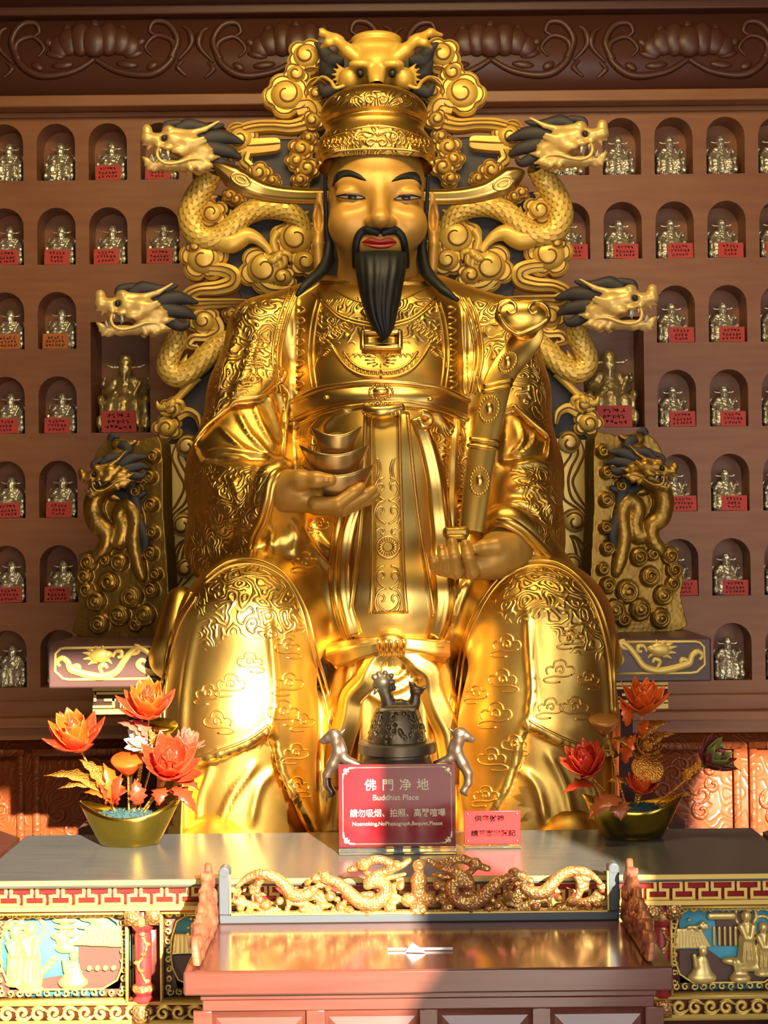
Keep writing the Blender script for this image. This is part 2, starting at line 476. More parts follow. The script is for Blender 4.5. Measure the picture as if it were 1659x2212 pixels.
M['flesh_gold'] = mat('gold_flesh', (0.62, 0.32, 0.055), 0.25, 0.42, [('noise', 25, 0.05, 0.003)])
M['lip'] = mat('lip_red', (0.32, 0.02, 0.012), 0, 0.4)
M['hair'] = mat('hair_black', (0.010, 0.010, 0.009), 0, 0.5, spec=0.35)
M['eye_white'] = mat('eye_white', (0.72, 0.62, 0.45), 0, 0.25)
M['iris'] = mat('iris_brown', (0.03, 0.012, 0.006), 0, 0.15)
M['screen_gold'] = mat('screen_gold', (0.86, 0.56, 0.10), 0.3, 0.40, [('noise', 30, 0.12, 0.004)], var=(6, 0.5, (0.74, 0.42, 0.055)))
M['pale_gold'] = mat('pale_gold', (0.80, 0.56, 0.14), 0.35, 0.42, [('noise', 30, 0.1, 0.004)])
M['old_gold'] = mat('old_gold', (0.44, 0.26, 0.045), 0.75, 0.38, [('voro', 55, 0.25, 0.006), ('noise', 30, 0.15, 0.006)], var=(9, 0.5, (0.30, 0.15, 0.022)))
M['groove'] = mat('groove_brown', (0.22, 0.085, 0.012), 0.2, 0.6)
M['slate'] = mat('dark_slate', (0.036, 0.029, 0.027), 0, 0.6, [('noise', 20, 0.1, 0.004)])
M['black'] = mat('black_lacquer', (0.012, 0.012, 0.012), 0, 0.4)
M['wood'] = mat('red_brown_wood', (0.36, 0.148, 0.055), 0, 0.42, [('grain', 5, 0.06, 0.004)], var=(3.0, 0.5, (0.29, 0.105, 0.042), (1, 1, 8)))
M['wood_dark'] = mat('dark_carved_wood', (0.105, 0.036, 0.018), 0, 0.38, [('noise', 14, 0.1, 0.004)])
M['wood_red'] = mat('polished_red_wood', (0.165, 0.052, 0.036), 0, 0.22, [('grain', 4, 0.05, 0.002)], var=(4, 0.5, (0.12, 0.034, 0.022), (1, 9, 9)), coat=0.5)
M['tabletop'] = mat('dark_table_top', (0.085, 0.09, 0.088), 0, 0.24, [('grain', 3, 0.04, 0.002)], var=(5, 0.5, (0.125, 0.12, 0.11), (1, 14, 1)))
M['slate_blue'] = mat('blue_grey_rim', (0.085, 0.10, 0.115), 0, 0.4, [('noise', 30, 0.1, 0.002)])
M['red_paint'] = mat('red_paint', (0.36, 0.03, 0.03), 0, 0.4)
M['card_red'] = mat('red_card', (0.62, 0.065, 0.05), 0, 0.6)
M['card_orange'] = mat('orange_card', (0.62, 0.17, 0.035), 0, 0.6)
M['ink'] = mat('ink', (0.010, 0.003, 0.003), 0, 0.9, spec=0.1)
M['fig'] = mat('brass_figurine', (0.78, 0.70, 0.50), 0.75, 0.36, [('voro', 70, 0.45, 0.012)])
M['fig_gold'] = mat('golden_figurine', (0.82, 0.64, 0.26), 0.75, 0.38, [('voro', 40, 0.4, 0.012)])
M['bronze'] = mat('dark_bronze', (0.15, 0.115, 0.07), 0.7, 0.42, [('noise', 40, 0.2, 0.004)])
M['bronze_light'] = mat('worn_bronze', (0.27, 0.19, 0.135), 0.85, 0.33, [('noise', 40, 0.2, 0.004)])
M['petal'] = mat('red_petal', (0.64, 0.05, 0.016), 0.1, 0.3, sub=0.25)
M['petal_orange'] = mat('orange_petal', (0.74, 0.115, 0.012), 0.2, 0.28, sub=0.2)
M['leaf_gold'] = mat('gold_glitter_leaf', (0.72, 0.32, 0.05), 0.7, 0.35, [('voro', 160, 0.6, 0.01)])
M['bowl'] = mat('gold_bowl', (0.66, 0.48, 0.07), 1.0, 0.2, [('noise', 18, 0.12, 0.006)])
M['moss'] = mat('teal_moss', (0.05, 0.12, 0.12), 0, 0.8)
M['sky'] = mat('painted_sky', (0.10, 0.45, 0.62), 0, 0.5)
M['paint_brown'] = mat('painted_brown', (0.12, 0.06, 0.045), 0, 0.5)
M['sign_red'] = mat('sign_red', (0.30, 0.012, 0.02), 0, 0.16, coat=0.6)
M['sign_ink'] = mat('sign_letters', (0.85, 0.80, 0.55), 0, 0.4)
M['sign_gold'] = mat('sign_gilt', (0.80, 0.70, 0.40), 0.3, 0.35)
M['acrylic'] = mat('clear_acrylic', (0.9, 0.95, 1.0), 0, 0.08, trans=0.95)
M['bright_red'] = mat('bright_red_plate', (0.66, 0.015, 0.015), 0, 0.35)
M['paper'] = mat('white_paper', (0.8, 0.78, 0.74), 0, 0.7)
M['wall_plaster'] = mat('hall_wall', (0.20, 0.10, 0.07), 0, 0.8)
M['stone'] = mat('stone_floor', (0.30, 0.26, 0.22), 0, 0.5, [('noise', 6, 0.1, 0.004)])
M['petal_rose'] = mat('rose_petal', (0.60, 0.12, 0.07), 0.1, 0.28, sub=0.2)
M['pale_blossom'] = mat('pale_blossom', (0.72, 0.64, 0.48), 0.1, 0.35)
M['petal_dark'] = mat('dark_red_petal', (0.20, 0.03, 0.035), 0.1, 0.3)
M['petal_green'] = mat('green_petal', (0.22, 0.22, 0.05), 0.2, 0.35)
M['petal_brown'] = mat('amber_petal', (0.42, 0.11, 0.03), 0.1, 0.3)
M['pod_brown'] = mat('amber_pod', (0.42, 0.17, 0.03), 0.3, 0.35)
# ================================================================== the hall
YW = 7.7                                   # front of the niche wall
def hall():
    zc = 5.4
    MB().box((0, 3.0, -0.05), (12, 13, 0.1)).build('floor', M['stone'], smooth=False)['kind'] = 'structure'
    MB().box((0, 4.3, zc + 0.05), (12.3, 10.5, 0.1)).build('ceiling', M['wood_dark'], smooth=False)['kind'] = 'structure'
    for s, n in ((-1, 'wall_left'), (1, 'wall_right')):
        MB().box((s*6.1, 4.0, zc/2), (0.1, 11, zc)).build(n, M['wall_plaster'], smooth=False)['kind'] = 'structure'
    # the front wall behind the camera: a wide doorway, an added unseen blocker shaped to cast shade, a closed leaf, then open again
    f = MB(); y = -1.0
    zl = 4.74
    f.box((0, y, (zl + zc)/2 + 0.09), (12.1, 0.12, zc - zl - 0.18)); f.box((0.9, y, zl + 0.09), (7.2, 0.12, 0.18))
    f.box((-3.2, y, zl/2), (5.8, 0.12, zl)); f.box((5.6, y, zl/2), (0.9, 0.12, zl))
    f.prism([(1.72, 0), (1.745, 3.05), (1.76, 3.11), (1.80, 3.16), (1.875, 3.288), (1.936, 3.395), (1.94, 3.55), (1.96, 3.75), (1.965, 4.05), (2.02, 4.30), (2.10, 4.40), (2.17, 4.34), (2.22, 4.1), (2.23, 3.45), (2.66, 3.45), (2.66, 0)], y - 0.03, y + 0.03)  # added sun blocker; outline follows the shadow edges on tray, rail and sign
    f.box((3.56, y, zl/2), (1.8, 0.10, zl))
    f.build('wall_front_and_blocker', M['wood_dark'], smooth=False)['kind'] = 'structure'
hall()

# niche grid on the wall, taken where the photograph shows it
NX = 0.2625; NZ = 0.4265; NW = 0.194; NH = 0.289
_o = W(121, 390, YW)                        # bottom centre of the second niche in the top row
NX0, NZ0 = _o[0], _o[2]
_o2 = W(1568, 378, YW)
NXR = (_o2[0] - NX0) - 12*NX*0               # right side reference column
def niche_list():
    """(kind, x centre, z bottom, w, h) of every opening; left columns count outwards from the statue"""
    out = []
    xl = [NX0 + NX*k for k in (-1, 0, 1, 2, 3)]
    xr0 = _o2[0]; xr = [xr0 + NX*k for k in (1, 0, -1, -2, -3)]
    rows = [NZ0 - NZ*k for k in range(7)]
    for r, z in enumerate(rows):
        lc = {0: 5, 1: 4}.get(r, 2); rc = {0: 5, 1: 5, 2: 3, 3: 3, 4: 3, 5: 3, 6: 2}[r]
        if r == 6: lc = 2
        for c in range(lc): out.append(('arch', r, 'l', c, xl[c], z, NW, NH))
        for c in range(rc): out.append(('arch', r, 'r', c, xr[c], z, NW, NH))
    for sd, a, b in (('l', (197, 940), (325, 940)), ('r', (1262, 925), (1393, 925))):
        p, q = W(a[0], a[1], YW), W(b[0], b[1], YW)
        out.append(('rect', 3, sd, 2, (p[0]+q[0])/2, rows[3] + 0.0, q[0]-p[0], 0.56))
    return out
NICHES = niche_list()
def niche_wall():
    ND = 0.17
    x0, x1 = -6.0, 6.0
    zt = NZ0 + NH + 0.10; zb = NZ0 - 6*NZ - 0.06
    # front face: 2D grid cut by openings, built cell by cell
    V = []; F = []; MI = []
    def face(P, mi=0):
        i = len(V); V.extend(P); F.append(tuple(range(i, i + len(P)))); MI.append(mi)
    # vertical bands per row
    xs_cut = sorted(set([x0, x1] + [n[4] + s*n[6]/2 for n in NICHES if n[0] == 'rect' for s in (-1, 1)]))
    SEG = 12
    def cell(n, xa, xb, za, zb_):
        kind, r, sd, c, cx, z, w, h = n
        if kind == 'arch':
            hs = h - w*0.5
            arc = [(cx + w/2*math.cos(a), z + hs + w/2*math.sin(a)) for a in np.linspace(0, PI, SEG + 1)]
            op = [(cx + w/2, z)] + arc + [(cx - w/2, z)]
        else:
            op = [(cx + w/2, z), (cx + w/2, z + h), (cx - w/2, z + h), (cx - w/2, z)]
        # outer ring matched by projecting each opening point to the cell border
        def outp(p):
            dx, dz = p[0] - cx, p[1] - (z + h*0.4)
            t = 1e9
            if dx > 1e-9: t = min(t, (xb - cx)/dx)
            if dx < -1e-9: t = min(t, (xa - cx)/dx)
            if dz > 1e-9: t = min(t, (zb_ - (z + h*0.4))/dz)
            if dz < -1e-9: t = min(t, (za - (z + h*0.4))/dz)
            return (cx + dx*t, z + h*0.4 + dz*t)
        O = [outp(p) for p in op]
        corners = [(xb, zb_), (xa, zb_), (xa, za), (xb, za)]
        m = len(op)
        for i in range(m):
            a, b = op[i], op[(i+1) % m]; A, B = O[i], O[(i+1) % m]
            def side(p):
                e = 1e-7; s = set()
                if abs(p[0]-xa) < e: s.add('l')
                if abs(p[0]-xb) < e: s.add('r')
                if abs(p[1]-za) < e: s.add('b')
                if abs(p[1]-zb_) < e: s.add('t')
                return s
            P = [a, A]
            if not (side(A) & side(B)):
                aa = math.atan2(A[1] - (z + h*0.4), A[0] - cx); bb = math.atan2(B[1] - (z + h*0.4), B[0] - cx)
                if bb < aa: bb += 2*PI
                cs = []
                for cc in corners:
                    ca = math.atan2(cc[1] - (z + h*0.4), cc[0] - cx)
                    while ca < aa: ca += 2*PI
                    if ca < bb: cs.append((ca, cc))
                P += [cc for _, cc in sorted(cs)]
            P += [B, b]
            face([(p[0], YW, p[1]) for p in P])
            dp = YW + (ND if kind == 'arch' else 0.31)
            face([(a[0], YW, a[1]), (b[0], YW, b[1]), (b[0], dp, b[1]), (a[0], dp, a[1])], 1)
        face([(p[0], dp, p[1]) for p in op], 1)
    def rect(xa, xb, za, zb_):
        if xb - xa > 1e-6 and zb_ - za > 1e-6:
            face([(xa, YW, za), (xb, YW, za), (xb, YW, zb_), (xa, YW, zb_)])
    # arches
    edges_l = {}; 
    rows = [NZ0 - NZ*k for k in range(7)]
    rects = [n for n in NICHES if n[0] == 'rect']
    zr0 = rows[3] - 0.07; zr1 = rows[2] + NZ - 0.07
    for r in range(7):
        za = rows[r] - 0.07; zb_ = za + NZ
        if r == 6: za = rows[6] - 0.07
        lc = [n for n in NICHES if n[0] == 'arch' and n[1] == r and n[2] == 'l']
        rc = [n for n in NICHES if n[0] == 'arch' and n[1] == r and n[2] == 'r']
        xl0 = min(n[4] for n in lc) - NX/2; xl1 = max(n[4] for n in lc) + NX/2
        xr0_ = min(n[4] for n in rc) - NX/2; xr1 = max(n[4] for n in rc) + NX/2
        for n in lc + rc: cell(n, n[4] - NX/2, n[4] + NX/2, za, zb_)
        rect(x0, xl0, za, zb_); rect(xr1, x1, za, zb_)
        if r in (2, 3):
            a, b = rects[0], rects[1]
            rect(xl1, a[4] - a[6]/2 - 0.02, za, zb_); rect(b[4] + b[6]/2 + 0.02, xr0_, za, zb_)
            rect(a[4] + a[6]/2 + 0.02, b[4] - b[6]/2 - 0.02, za, zb_)
        else: rect(xl1, xr0_, za, zb_)
    for n in rects: cell(n, n[4] - n[6]/2 - 0.02, n[4] + n[6]/2 + 0.02, zr0, zr1)
    o = mesh_obj('wall_back', np.array(V), F, None, None, smooth=False, mats=[M['wood'], M['wood']], midx=MI)
    struct(o)
    # frieze, ledge and mouldings above; ledge and carved cabinet below
    zt = rows[0] - 0.07 + NZ
    zl0, zl1 = W(829, 224, YW - 0.12)[2], W(829, 199, YW - 0.12)[2]
    b = MB(); b.box((0, YW + 0.06, (zt + zl0)/2 + 0.05), (12.0, 0.10, max(0.02, zl0 - zt + 0.1)))
    b.box((0, YW + 0.02, (zl0 + zl1)/2), (12.0, 0.30, zl1 - zl0))
    b.box((0, YW + 0.05, zl0 - 0.012), (12.0, 0.16, 0.024))
    struct(b.build('trim_1', M['wood'], bevel=0.006))
    zf1 = W(829, 30, YW - 0.06)[2]
    b = MB(); b.box((0, YW + 0.07, (zl1 + zf1)/2), (12.0, 0.22, zf1 - zl1))
    fy = YW - 0.04
    # carved lotus scrolls
    def scroll(cx, cz, s):
        for h in (-1, 1):
            p = [(0, -0.02), (-0.10, -0.075), (-0.24, -0.09), (-0.33, -0.03), (-0.34, 0.05), (-0.27, 0.08), (-0.22, 0.03), (-0.25, -0.01)]
            b.tube([(cx + h*x*s, fy - 0.004, cz + z*s) for x, z in catmull(p, 6)], [0.014, 0.022, 0.014, 0.006], 6)
            p = [(-0.33, -0.02), (-0.36, 0.06), (-0.32, 0.13), (-0.26, 0.14), (-0.24, 0.10), (-0.27, 0.08)]
            b.tube([(cx + h*x*s, fy - 0.004, cz + z*s) for x, z in catmull(p, 6)], [0.02, 0.016, 0.008], 6)
            p = [(-0.36, -0.03), (-0.42, 0.04), (-0.41, 0.10), (-0.38, 0.12)]
            b.tube([(cx + h*x*s, fy - 0.004, cz + z*s) for x, z in catmull(p, 6)], [0.006, 0.02, 0.006], 6)
            p = [(-0.40, -0.10), (-0.36, -0.06), (-0.385, -0.03)]
            b.tube([(cx + h*x*s, fy - 0.002, cz + z*s) for x, z in catmull(p, 6)], [0.006, 0.016, 0.006], 6)
            for x, z, l, an in ((-0.17, 0.0, 0.09, 0.2), (-0.14, -0.045, 0.10, -0.1), (-0.25, -0.05, 0.06, 0.5), (-0.20, 0.055, 0.05, 0.7)):
                c, s_ = math.cos(an), math.sin(an)
                b.ball((cx + h*x*s, fy, cz + z*s), (l*s*0.5, 0.014, 0.018*s), 10, 6, rot=[[c, 0, -h*-s_], [0, 1, 0], [-h*s_, 0, c]])
        for k, (x, z, rx, rz) in enumerate([(-0.15, 0.035, 0.05, 0.05), (0.15, 0.035, 0.05, 0.05), (-0.11, 0.055, 0.055, 0.06), (0.11, 0.055, 0.055, 0.06), (-0.06, 0.065, 0.05, 0.075), (0.06, 0.065, 0.05, 0.075), (0, 0.055, 0.065, 0.07)]):
            b.ball((cx + x*s, fy - 0.002*k, cz + z*s), (rx*s, 0.022 + 0.003*k, rz*s), 14, 8)
        for x in (-0.12, -0.06, 0, 0.06, 0.12):
            b.ball((cx + x*s, fy, cz + 0.125*s - abs(x)*0.2), (0.022*s, 0.016, 0.03*s), 8, 6)
    for px in (205, 640, 1060, 1487, -225, 1905):
        q = W(px, 118, fy); scroll(q[0], q[2] - 0.0, 1.16)
    struct(b.build('trim_2', M['wood_dark']))
    b = MB(); z0 = zf1
    b.box((0, YW + 0.04, z0 + 0.02), (12.0, 0.30, 0.05)); b.box((0, YW + 0.0, z0 + 0.12), (12.0, 0.42, 0.16)); b.box((0, YW, z0 + 0.7), (12.0, 0.36, 1.0))
    struct(b.build('trim_3', M['wood_dark'], bevel=0.008))
    zs = rows[6] - 0.07
    b = MB()
    b.box((0, YW + 0.03, zs - 0.035), (12.0, 0.14, 0.08)); b.box((0, YW + 0.0, zs - 0.095), (12.0, 0.20, 0.045)); b.box((0, YW + 0.02, zs - 0.15), (12.0, 0.16, 0.07))
    struct(b.build('trim_4', M['wood'], bevel=0.006))
    # lower carved cabinet doors
    zc1 = zs - 0.185
    b = MB(); b.box((0, YW + 0.10, zc1/2), (12.0, 0.2, zc1))
    wood = M['cab_wood']
    for cx in (-2.15, -1.45, -0.7, 0.0, 0.7, 1.45, 2.15):
        for sx, sz, w, h in ((0, 1, 0.66, 0.035), (0, -1, 0.66, 0.035), (-1, 0, 0.035, 0.0), (1, 0, 0.035, 0.0)):
            hh = 0.70; zm = zc1 - 0.42
            if sz: b.box((cx, YW - 0.005, zm + sz*hh/2), (w, 0.03, h))
            else: b.box((cx + sx*0.31, YW - 0.006, zm), (w, 0.03, hh - 0.036))
        rr = random.Random(int(cx*100) + 999)
        for k in range(26):
            a = rr.uniform(0, 2*PI); x = cx + rr.uniform(-0.23, 0.23); z = zm + rr.uniform(-0.28, 0.28); r = rr.uniform(0.03, 0.08)
            sp = spiral2(x, z, r, rr.uniform(0.7, 1.3), a, rr.choice((-1, 1)), 18)
            b.tube([(q[0], YW - 0.0, q[1]) for q in sp], [0.004, 0.014, 0.008], 6, flat=0.8)
    struct(b.build('trim_5', wood))
M['cab_wood'] = mat('cabinet_wood', (0.25, 0.055, 0.013), 0, 0.42, [('curl', 7, 0.35, 0.010)])
niche_wall()

# ================================================================== the seated golden statue
def px(r, Y): return r * Y / FPX
def sculpt(V, F, strokes):
    """strokes: (px polyline, width px, height m[, 'flat' ends]); raises ridges or cuts creases on what faces the camera"""
    N = vnormals(V, F); P2 = proj(V)
    vd = V - CAM; vd /= np.linalg.norm(vd, axis=1)[:, None]
    face = np.clip(-(N*vd).sum(1)*2.5, 0, 1)
    D = np.zeros(len(V))
    for st in strokes:
        L = catmull(st[0], 5); w, h = st[1], st[2]
        m = (P2[:,0] > L[:,0].min()-3*w) & (P2[:,0] < L[:,0].max()+3*w) & (P2[:,1] > L[:,1].min()-3*w) & (P2[:,1] < L[:,1].max()+3*w)
        i = np.nonzero(m)[0]
        if not len(i): continue
        d, t = line_dist(P2[i], L)
        e = 1.0 if len(st) > 3 else np.clip(np.minimum(t, 1-t)*5, 0.0, 1)
        D[i] += h*np.exp(-(d/w)**2)*e
    return V + N*(D*face)[:, None]
def recess(V, F, poly, depth, soft=8):
    P2 = proj(V); N = vnormals(V, F); vd = V - CAM; vd /= np.linalg.norm(vd, axis=1)[:, None]
    d = poly_sd(P2[:,0], P2[:,1], np.asarray(poly, float))
    a = np.clip(0.5 - d/soft, 0, 1); a = a*a*(3-2*a)
    a *= ((N*vd).sum(1) < 0.1)
    return V + vd*(a*depth)[:, None]
def mask(V, polys, soft=18):
    P2 = proj(V); a = np.zeros(len(V))
    for p in polys:
        d = poly_sd(P2[:,0], P2[:,1], np.asarray(p, float)); a = np.maximum(a, np.clip(0.5 - d/soft, 0, 1))
    return a

def build_statue():
    base = W(830, 1815, 5.7)
    T = thing('deity_statue', 'giant golden seated statue of a bearded official in embossed robe and winged hat', 'statue', base)
    # ---------------------------------------------------------------- robe volume
    S = SDF(W(300, 570, 6.6)*[1, 0, 1] + [0, 5.15, -2.32], (W(1360, 560, 6.6)*[1, 0, 1]) + [0.02, 6.72, 0.05], 0.0115)
    k = 0.07
    S.ell(W(828, 730, 6.24), (0.40, 0.30, 0.27), k)
    S.ell(W(832, 860, 6.20), (0.40, 0.34, 0.30), k)
    S.ell(W(838, 1010, 6.17), (0.41, 0.36, 0.32), k)
    S.ell(W(842, 1150, 6.15), (0.50, 0.38, 0.32), k)
    S.cone(W(700, 668, 6.25), W(575, 712, 6.22), 0.13, 0.135, k); S.cone(W(945, 668, 6.25), W(1080, 715, 6.22), 0.13, 0.135, k)
    # upper arms, elbows, sleeves
    S.chain([W(563, 730, 6.2), W(540, 850, 6.13), W(520, 1000, 6.02)], [0.135, 0.155, 0.195], k)
    S.chain([W(1090, 730, 6.2), W(1098, 850, 6.13), W(1100, 1000, 6.02)], [0.135, 0.155, 0.195], k)
    S.chain([W(515, 1020, 6.02), W(540, 1090, 5.85), W(585, 1095, 5.74)], [0.19, 0.16, 0.125], 0.06)
    S.chain([W(500, 1060, 6.05), W(490, 1180, 5.98), W(520, 1220, 5.85)], [0.17, 0.15, 0.10], 0.07)
    S.cone(W(610, 1120, 5.78), W(620, 1190, 5.76), 0.085, 0.08, 0.04)
    S.chain([W(1105, 1020, 6.02), W(1120, 1120, 5.85), W(1110, 1175, 5.70)], [0.19, 0.16, 0.10], 0.06)
    S.chain([W(1115, 1060, 6.05), W(1130, 1170, 5.98), W(1150, 1230, 5.88)], [0.17, 0.15, 0.11], 0.07)
    HEM_L = [(614, 1010, 5.60), (594, 1021, 5.555), (581, 1045, 5.54), (575, 1080, 5.55), (564, 1118, 5.59), (546, 1154, 5.65), (537, 1192, 5.71)]
    HEM_R = [(1060, 1134, 5.62), (1080, 1124, 5.58), (1108, 1130, 5.565), (1148, 1160, 5.59), (1192, 1206, 5.66), (1216, 1246, 5.73)]
    for hem in (HEM_L, HEM_R): S.chain([W(a, b, c + 0.075) for a, b, c in catmull(np.array(hem), 3)], [0.03, 0.042, 0.042, 0.036], 0.04)
    # lap, thighs, knees, shins
    S.ell(W(845, 1290, 6.10), (0.72, 0.45, 0.26), 0.09)
    S.cone(W(680, 1240, 6.1), W(540, 1358, 5.68), 0.26, 0.258, 0.05)
    S.cone(W(1010, 1240, 6.1), W(1172, 1360, 5.68), 0.26, 0.255, 0.05)
    S.chain([W(535, 1365, 5.68), W(515, 1560, 5.66), W(508, 1830, 5.66)], [0.262, 0.285, 0.30], 0.05)
    S.chain([W(1172, 1365, 5.68), W(1165, 1560, 5.66), W(1165, 1830, 5.66)], [0.258, 0.285, 0.30], 0.05)
    S.cone(W(835, 1000, 6.10), W(842, 1330, 5.92), 0.30, 0.25, 0.08)
    S.cone(W(842, 1330, 5.92), W(850, 1800, 5.98), 0.23, 0.30, 0.06)
    S.cone(W(660, 1560, 5.95), W(640, 1820, 5.9), 0.16, 0.20, 0.06); S.cone(W(1020, 1560, 5.95), W(1040, 1820, 5.9), 0.16, 0.20, 0.06)
    # flared outer coat at the sides
    S.cone(W(390, 1300, 5.98), W(372, 1420, 5.86), 0.06, 0.09, 0.08); S.cone(W(1285, 1300, 5.98), W(1300, 1420, 5.86), 0.05, 0.08, 0.08)
    # cut where it rests on the throne and on the floor
    S.box((0, 5.90 + 1.5, W(829, 1384, 5.93)[2] + 0.006 - 1.5), (3, 1.5, 1.5), 0.01, 0.0, 's')
    S.box(W(830, 1815, 5.7) - np.array((0, 0, 0.29)), (2, 2, 0.3), 0.004, 0.0, 's')
    V, F = S.mesh(2)
    legs_inner = ([(400, 1650), (470, 1632), (540, 1606), (580, 1578), (596, 1600), (608, 1660), (640, 1730), (672, 1800), (672, 1850), (395, 1850)],
                  [(1325, 1630), (1262, 1622), (1195, 1596), (1140, 1566), (1122, 1590), (1118, 1640), (1095, 1700), (1046, 1790), (1046, 1850), (1330, 1850)])
    for p in legs_inner: V = recess(V, F, p, 0.075, 5)
    V = recess(V, F, [(560, 862), (600, 826), (618, 850), (612, 980), (590, 1000), (440, 1000), (420, 960), (450, 915), (490, 880), (508, 866)], 0.04, 10)
    V = recess(V, F, [(1110, 880), (1150, 915), (1185, 945), (1178, 985), (1110, 1000), (1080, 1000), (1085, 890)], 0.04, 10)
    V = recess(V, F, [(640, 640), (690, 610), (940, 612), (1000, 650), (1005, 850), (640, 850)], 0.018, 6)
    st = []
    A = st.append
    # sleeve lining fan
    for q in ([(548, 868), (565, 920), (602, 985)], [(578, 852), (592, 900), (610, 960)], [(512, 884), (540, 940), (596, 998)], [(470, 918), (520, 965), (590, 1000)], [(600, 835), (612, 880), (618, 930)]): A((q, 5, 0.014))
    for q in ([(430, 990), (490, 972), (560, 990), (605, 990)], [(425, 1010), (480, 990), (540, 1000)]): A((q, 7, 0.016))
    for q in ([(1120, 900), (1130, 950), (1100, 990)], [(1150, 925), (1150, 960), (1105, 1000)]): A((q, 6, 0.014))
    for q in ([(1105, 1010), (1150, 1000), (1190, 1010)], [(1100, 1060), (1160, 1060), (1195, 1120)], [(1095, 1085), (1150, 1095), (1190, 1160)]): A((q, 7, 0.014))
    # shoulder and arm folds
    for q in ([(606, 690), (596, 760), (585, 830)], [(560, 690), (535, 790), (500, 870)], [(520, 690), (490, 790), (470, 880)]): A((q, 9, 0.012))
    for q in ([(1045, 690), (1042, 760), (1035, 830)], [(1022, 680), (1020, 760), (1022, 840)]): A((q, 8, 0.012))
    for q in ([(440, 1020), (470, 1060), (520, 1150)], [(500, 1030), (515, 1080), (530, 1160)], [(430, 1080), (450, 1150), (480, 1200)]): A((q, 9, 0.012))
    # robe hems: leg edges
    for q in ([(405, 1648), (470, 1630), (540, 1604), (582, 1574)], [(584, 1574), (600, 1620), (612, 1665), (642, 1728), (676, 1800)],
              [(1325, 1628), (1262, 1620), (1195, 1594), (1140, 1564)], [(1136, 1564), (1118, 1600), (1116, 1645), (1092, 1702), (1044, 1792)]): A((q, 6, 0.028, 1))
    A(([(575, 1300), (588, 1420), (592, 1500), (588, 1572)], 8, 0.016)); A(([(1140, 1300), (1146, 1420), (1150, 1500), (1140, 1565)], 8, 0.016))
    A(([(430, 1330), (405, 1450), (395, 1560), (400, 1640)], 9, 0.012)); A(([(1288, 1330), (1308, 1450), (1315, 1560), (1312, 1620)], 9, 0.012))
    A(([(655, 1330), (690, 1450), (705, 1560), (712, 1700)], 10, 0.014)); A(([(1040, 1330), (1000, 1450), (985, 1560), (975, 1700)], 10, 0.014))
    for q in ([(600, 1660), (560, 1700), (540, 1790)], [(560, 1640), (500, 1720), (470, 1800)], [(460, 1650), (430, 1720), (425, 1790)]): A((q, 9, 0.012))
    for q in ([(1120, 1660), (1160, 1700), (1180, 1790)], [(1180, 1620), (1220, 1700), (1240, 1790)], [(1260, 1640), (1285, 1720), (1290, 1790)]): A((q, 9, 0.012))
    # between the knees
    for x0, x1, x2 in ((760, 745, 700), (790, 785, 770), (900, 915, 935), (925, 950, 985), (740, 715, 690), (955, 985, 1010)):
        A(([(x0, 1410), (x1, 1560), (x2, 1790)], 9, 0.02))
    for r in (34, 52, 72):
        A(([(848 - r*0.9, 1418), (848 - r*0.95, 1418 + r*0.6), (848 - r*0.6, 1418 + r*1.15), (848, 1418 + r*1.4), (848 + r*0.6, 1418 + r*1.15), (848 + r*0.95, 1418 + r*0.6), (848 + r*0.9, 1418)], 7, 0.018))
    # under the belt
    for q in ([(700, 888), (665, 910), (640, 950)], [(730, 884), (690, 910), (662, 945)], [(760, 880), (720, 905), (695, 935)], [(905, 885), (945, 905), (985, 950)], [(935, 890), (975, 920), (1000, 960)]): A((q, 6, 0.016))
    A(([(680, 940), (660, 1000), (650, 1040)], 9, 0.012)); A(([(990, 930), (985, 1030), (975, 1130)], 9, 0.012)); A(([(960, 930), (955, 1030), (950, 1130)], 7, 0.012))
    for q in ([(670, 1120), (690, 1170), (735, 1210)], [(655, 1140), (680, 1190), (728, 1240)], [(590, 1130), (585, 1170), (580, 1200)], [(630, 1120), (640, 1160), (630, 1200)], [(1010, 1250), (985, 1300), (970, 1350)]): A((q, 7, 0.014))
    V = sculpt(V, F, st)
    V[:, 2] = np.maximum(V[:, 2], base[2] + 0.003)
    lowb = (V[:, 2] < W(829, 1384, 5.93)[2] + 0.004) & (V[:, 1] > 5.912); V[lowb, 1] = 5.912
    rs = np.random.RandomState(4)
    emb = mask(V, [[(690, 650), (945, 650), (950, 735), (690, 735)], [(500, 660), (620, 640), (600, 800), (520, 850), (440, 930), (460, 780)],
                   [(1010, 650), (1120, 660), (1190, 860), (1180, 920), (1100, 830), (1030, 740)], [(400, 1010), (580, 1010), (560, 1140), (520, 1200), (400, 1240)],
                   [(1110, 1020), (1200, 1010), (1240, 1180), (1180, 1170)], [(420, 1300), (480, 1225), (560, 1225), (630, 1280), (655, 1360), (600, 1380), (500, 1360), (440, 1400)],
                   [(1060, 1290), (1140, 1225), (1220, 1235), (1290, 1320), (1300, 1420), (1230, 1400), (1180, 1330), (1100, 1340)], [(940, 930), (1000, 930), (1000, 1130), (950, 1130)],
                   [(650, 940), (690, 930), (660, 1010)]])
    B = bvh_of(V, F)
    # ---------------------------------------------------------------- raised lines on the robe
    L = MB()
    def wire(pts, r=0.005, n=6, off=0.001, closed=False):
        L.tube(on_path(B, pts, n, off=off, closed=closed), r, 6)
    for dx in (0, 9, 20): wire([(648 - dx, 624), (622 - dx, 690), (606 - dx*0.9, 770), (612 - dx*0.6, 850)], 0.006)
    for dx in (0, 10): wire([(697 - dx, 640), (682 - dx, 700), (676 - dx, 770), (684 - dx, 838)], 0.005)
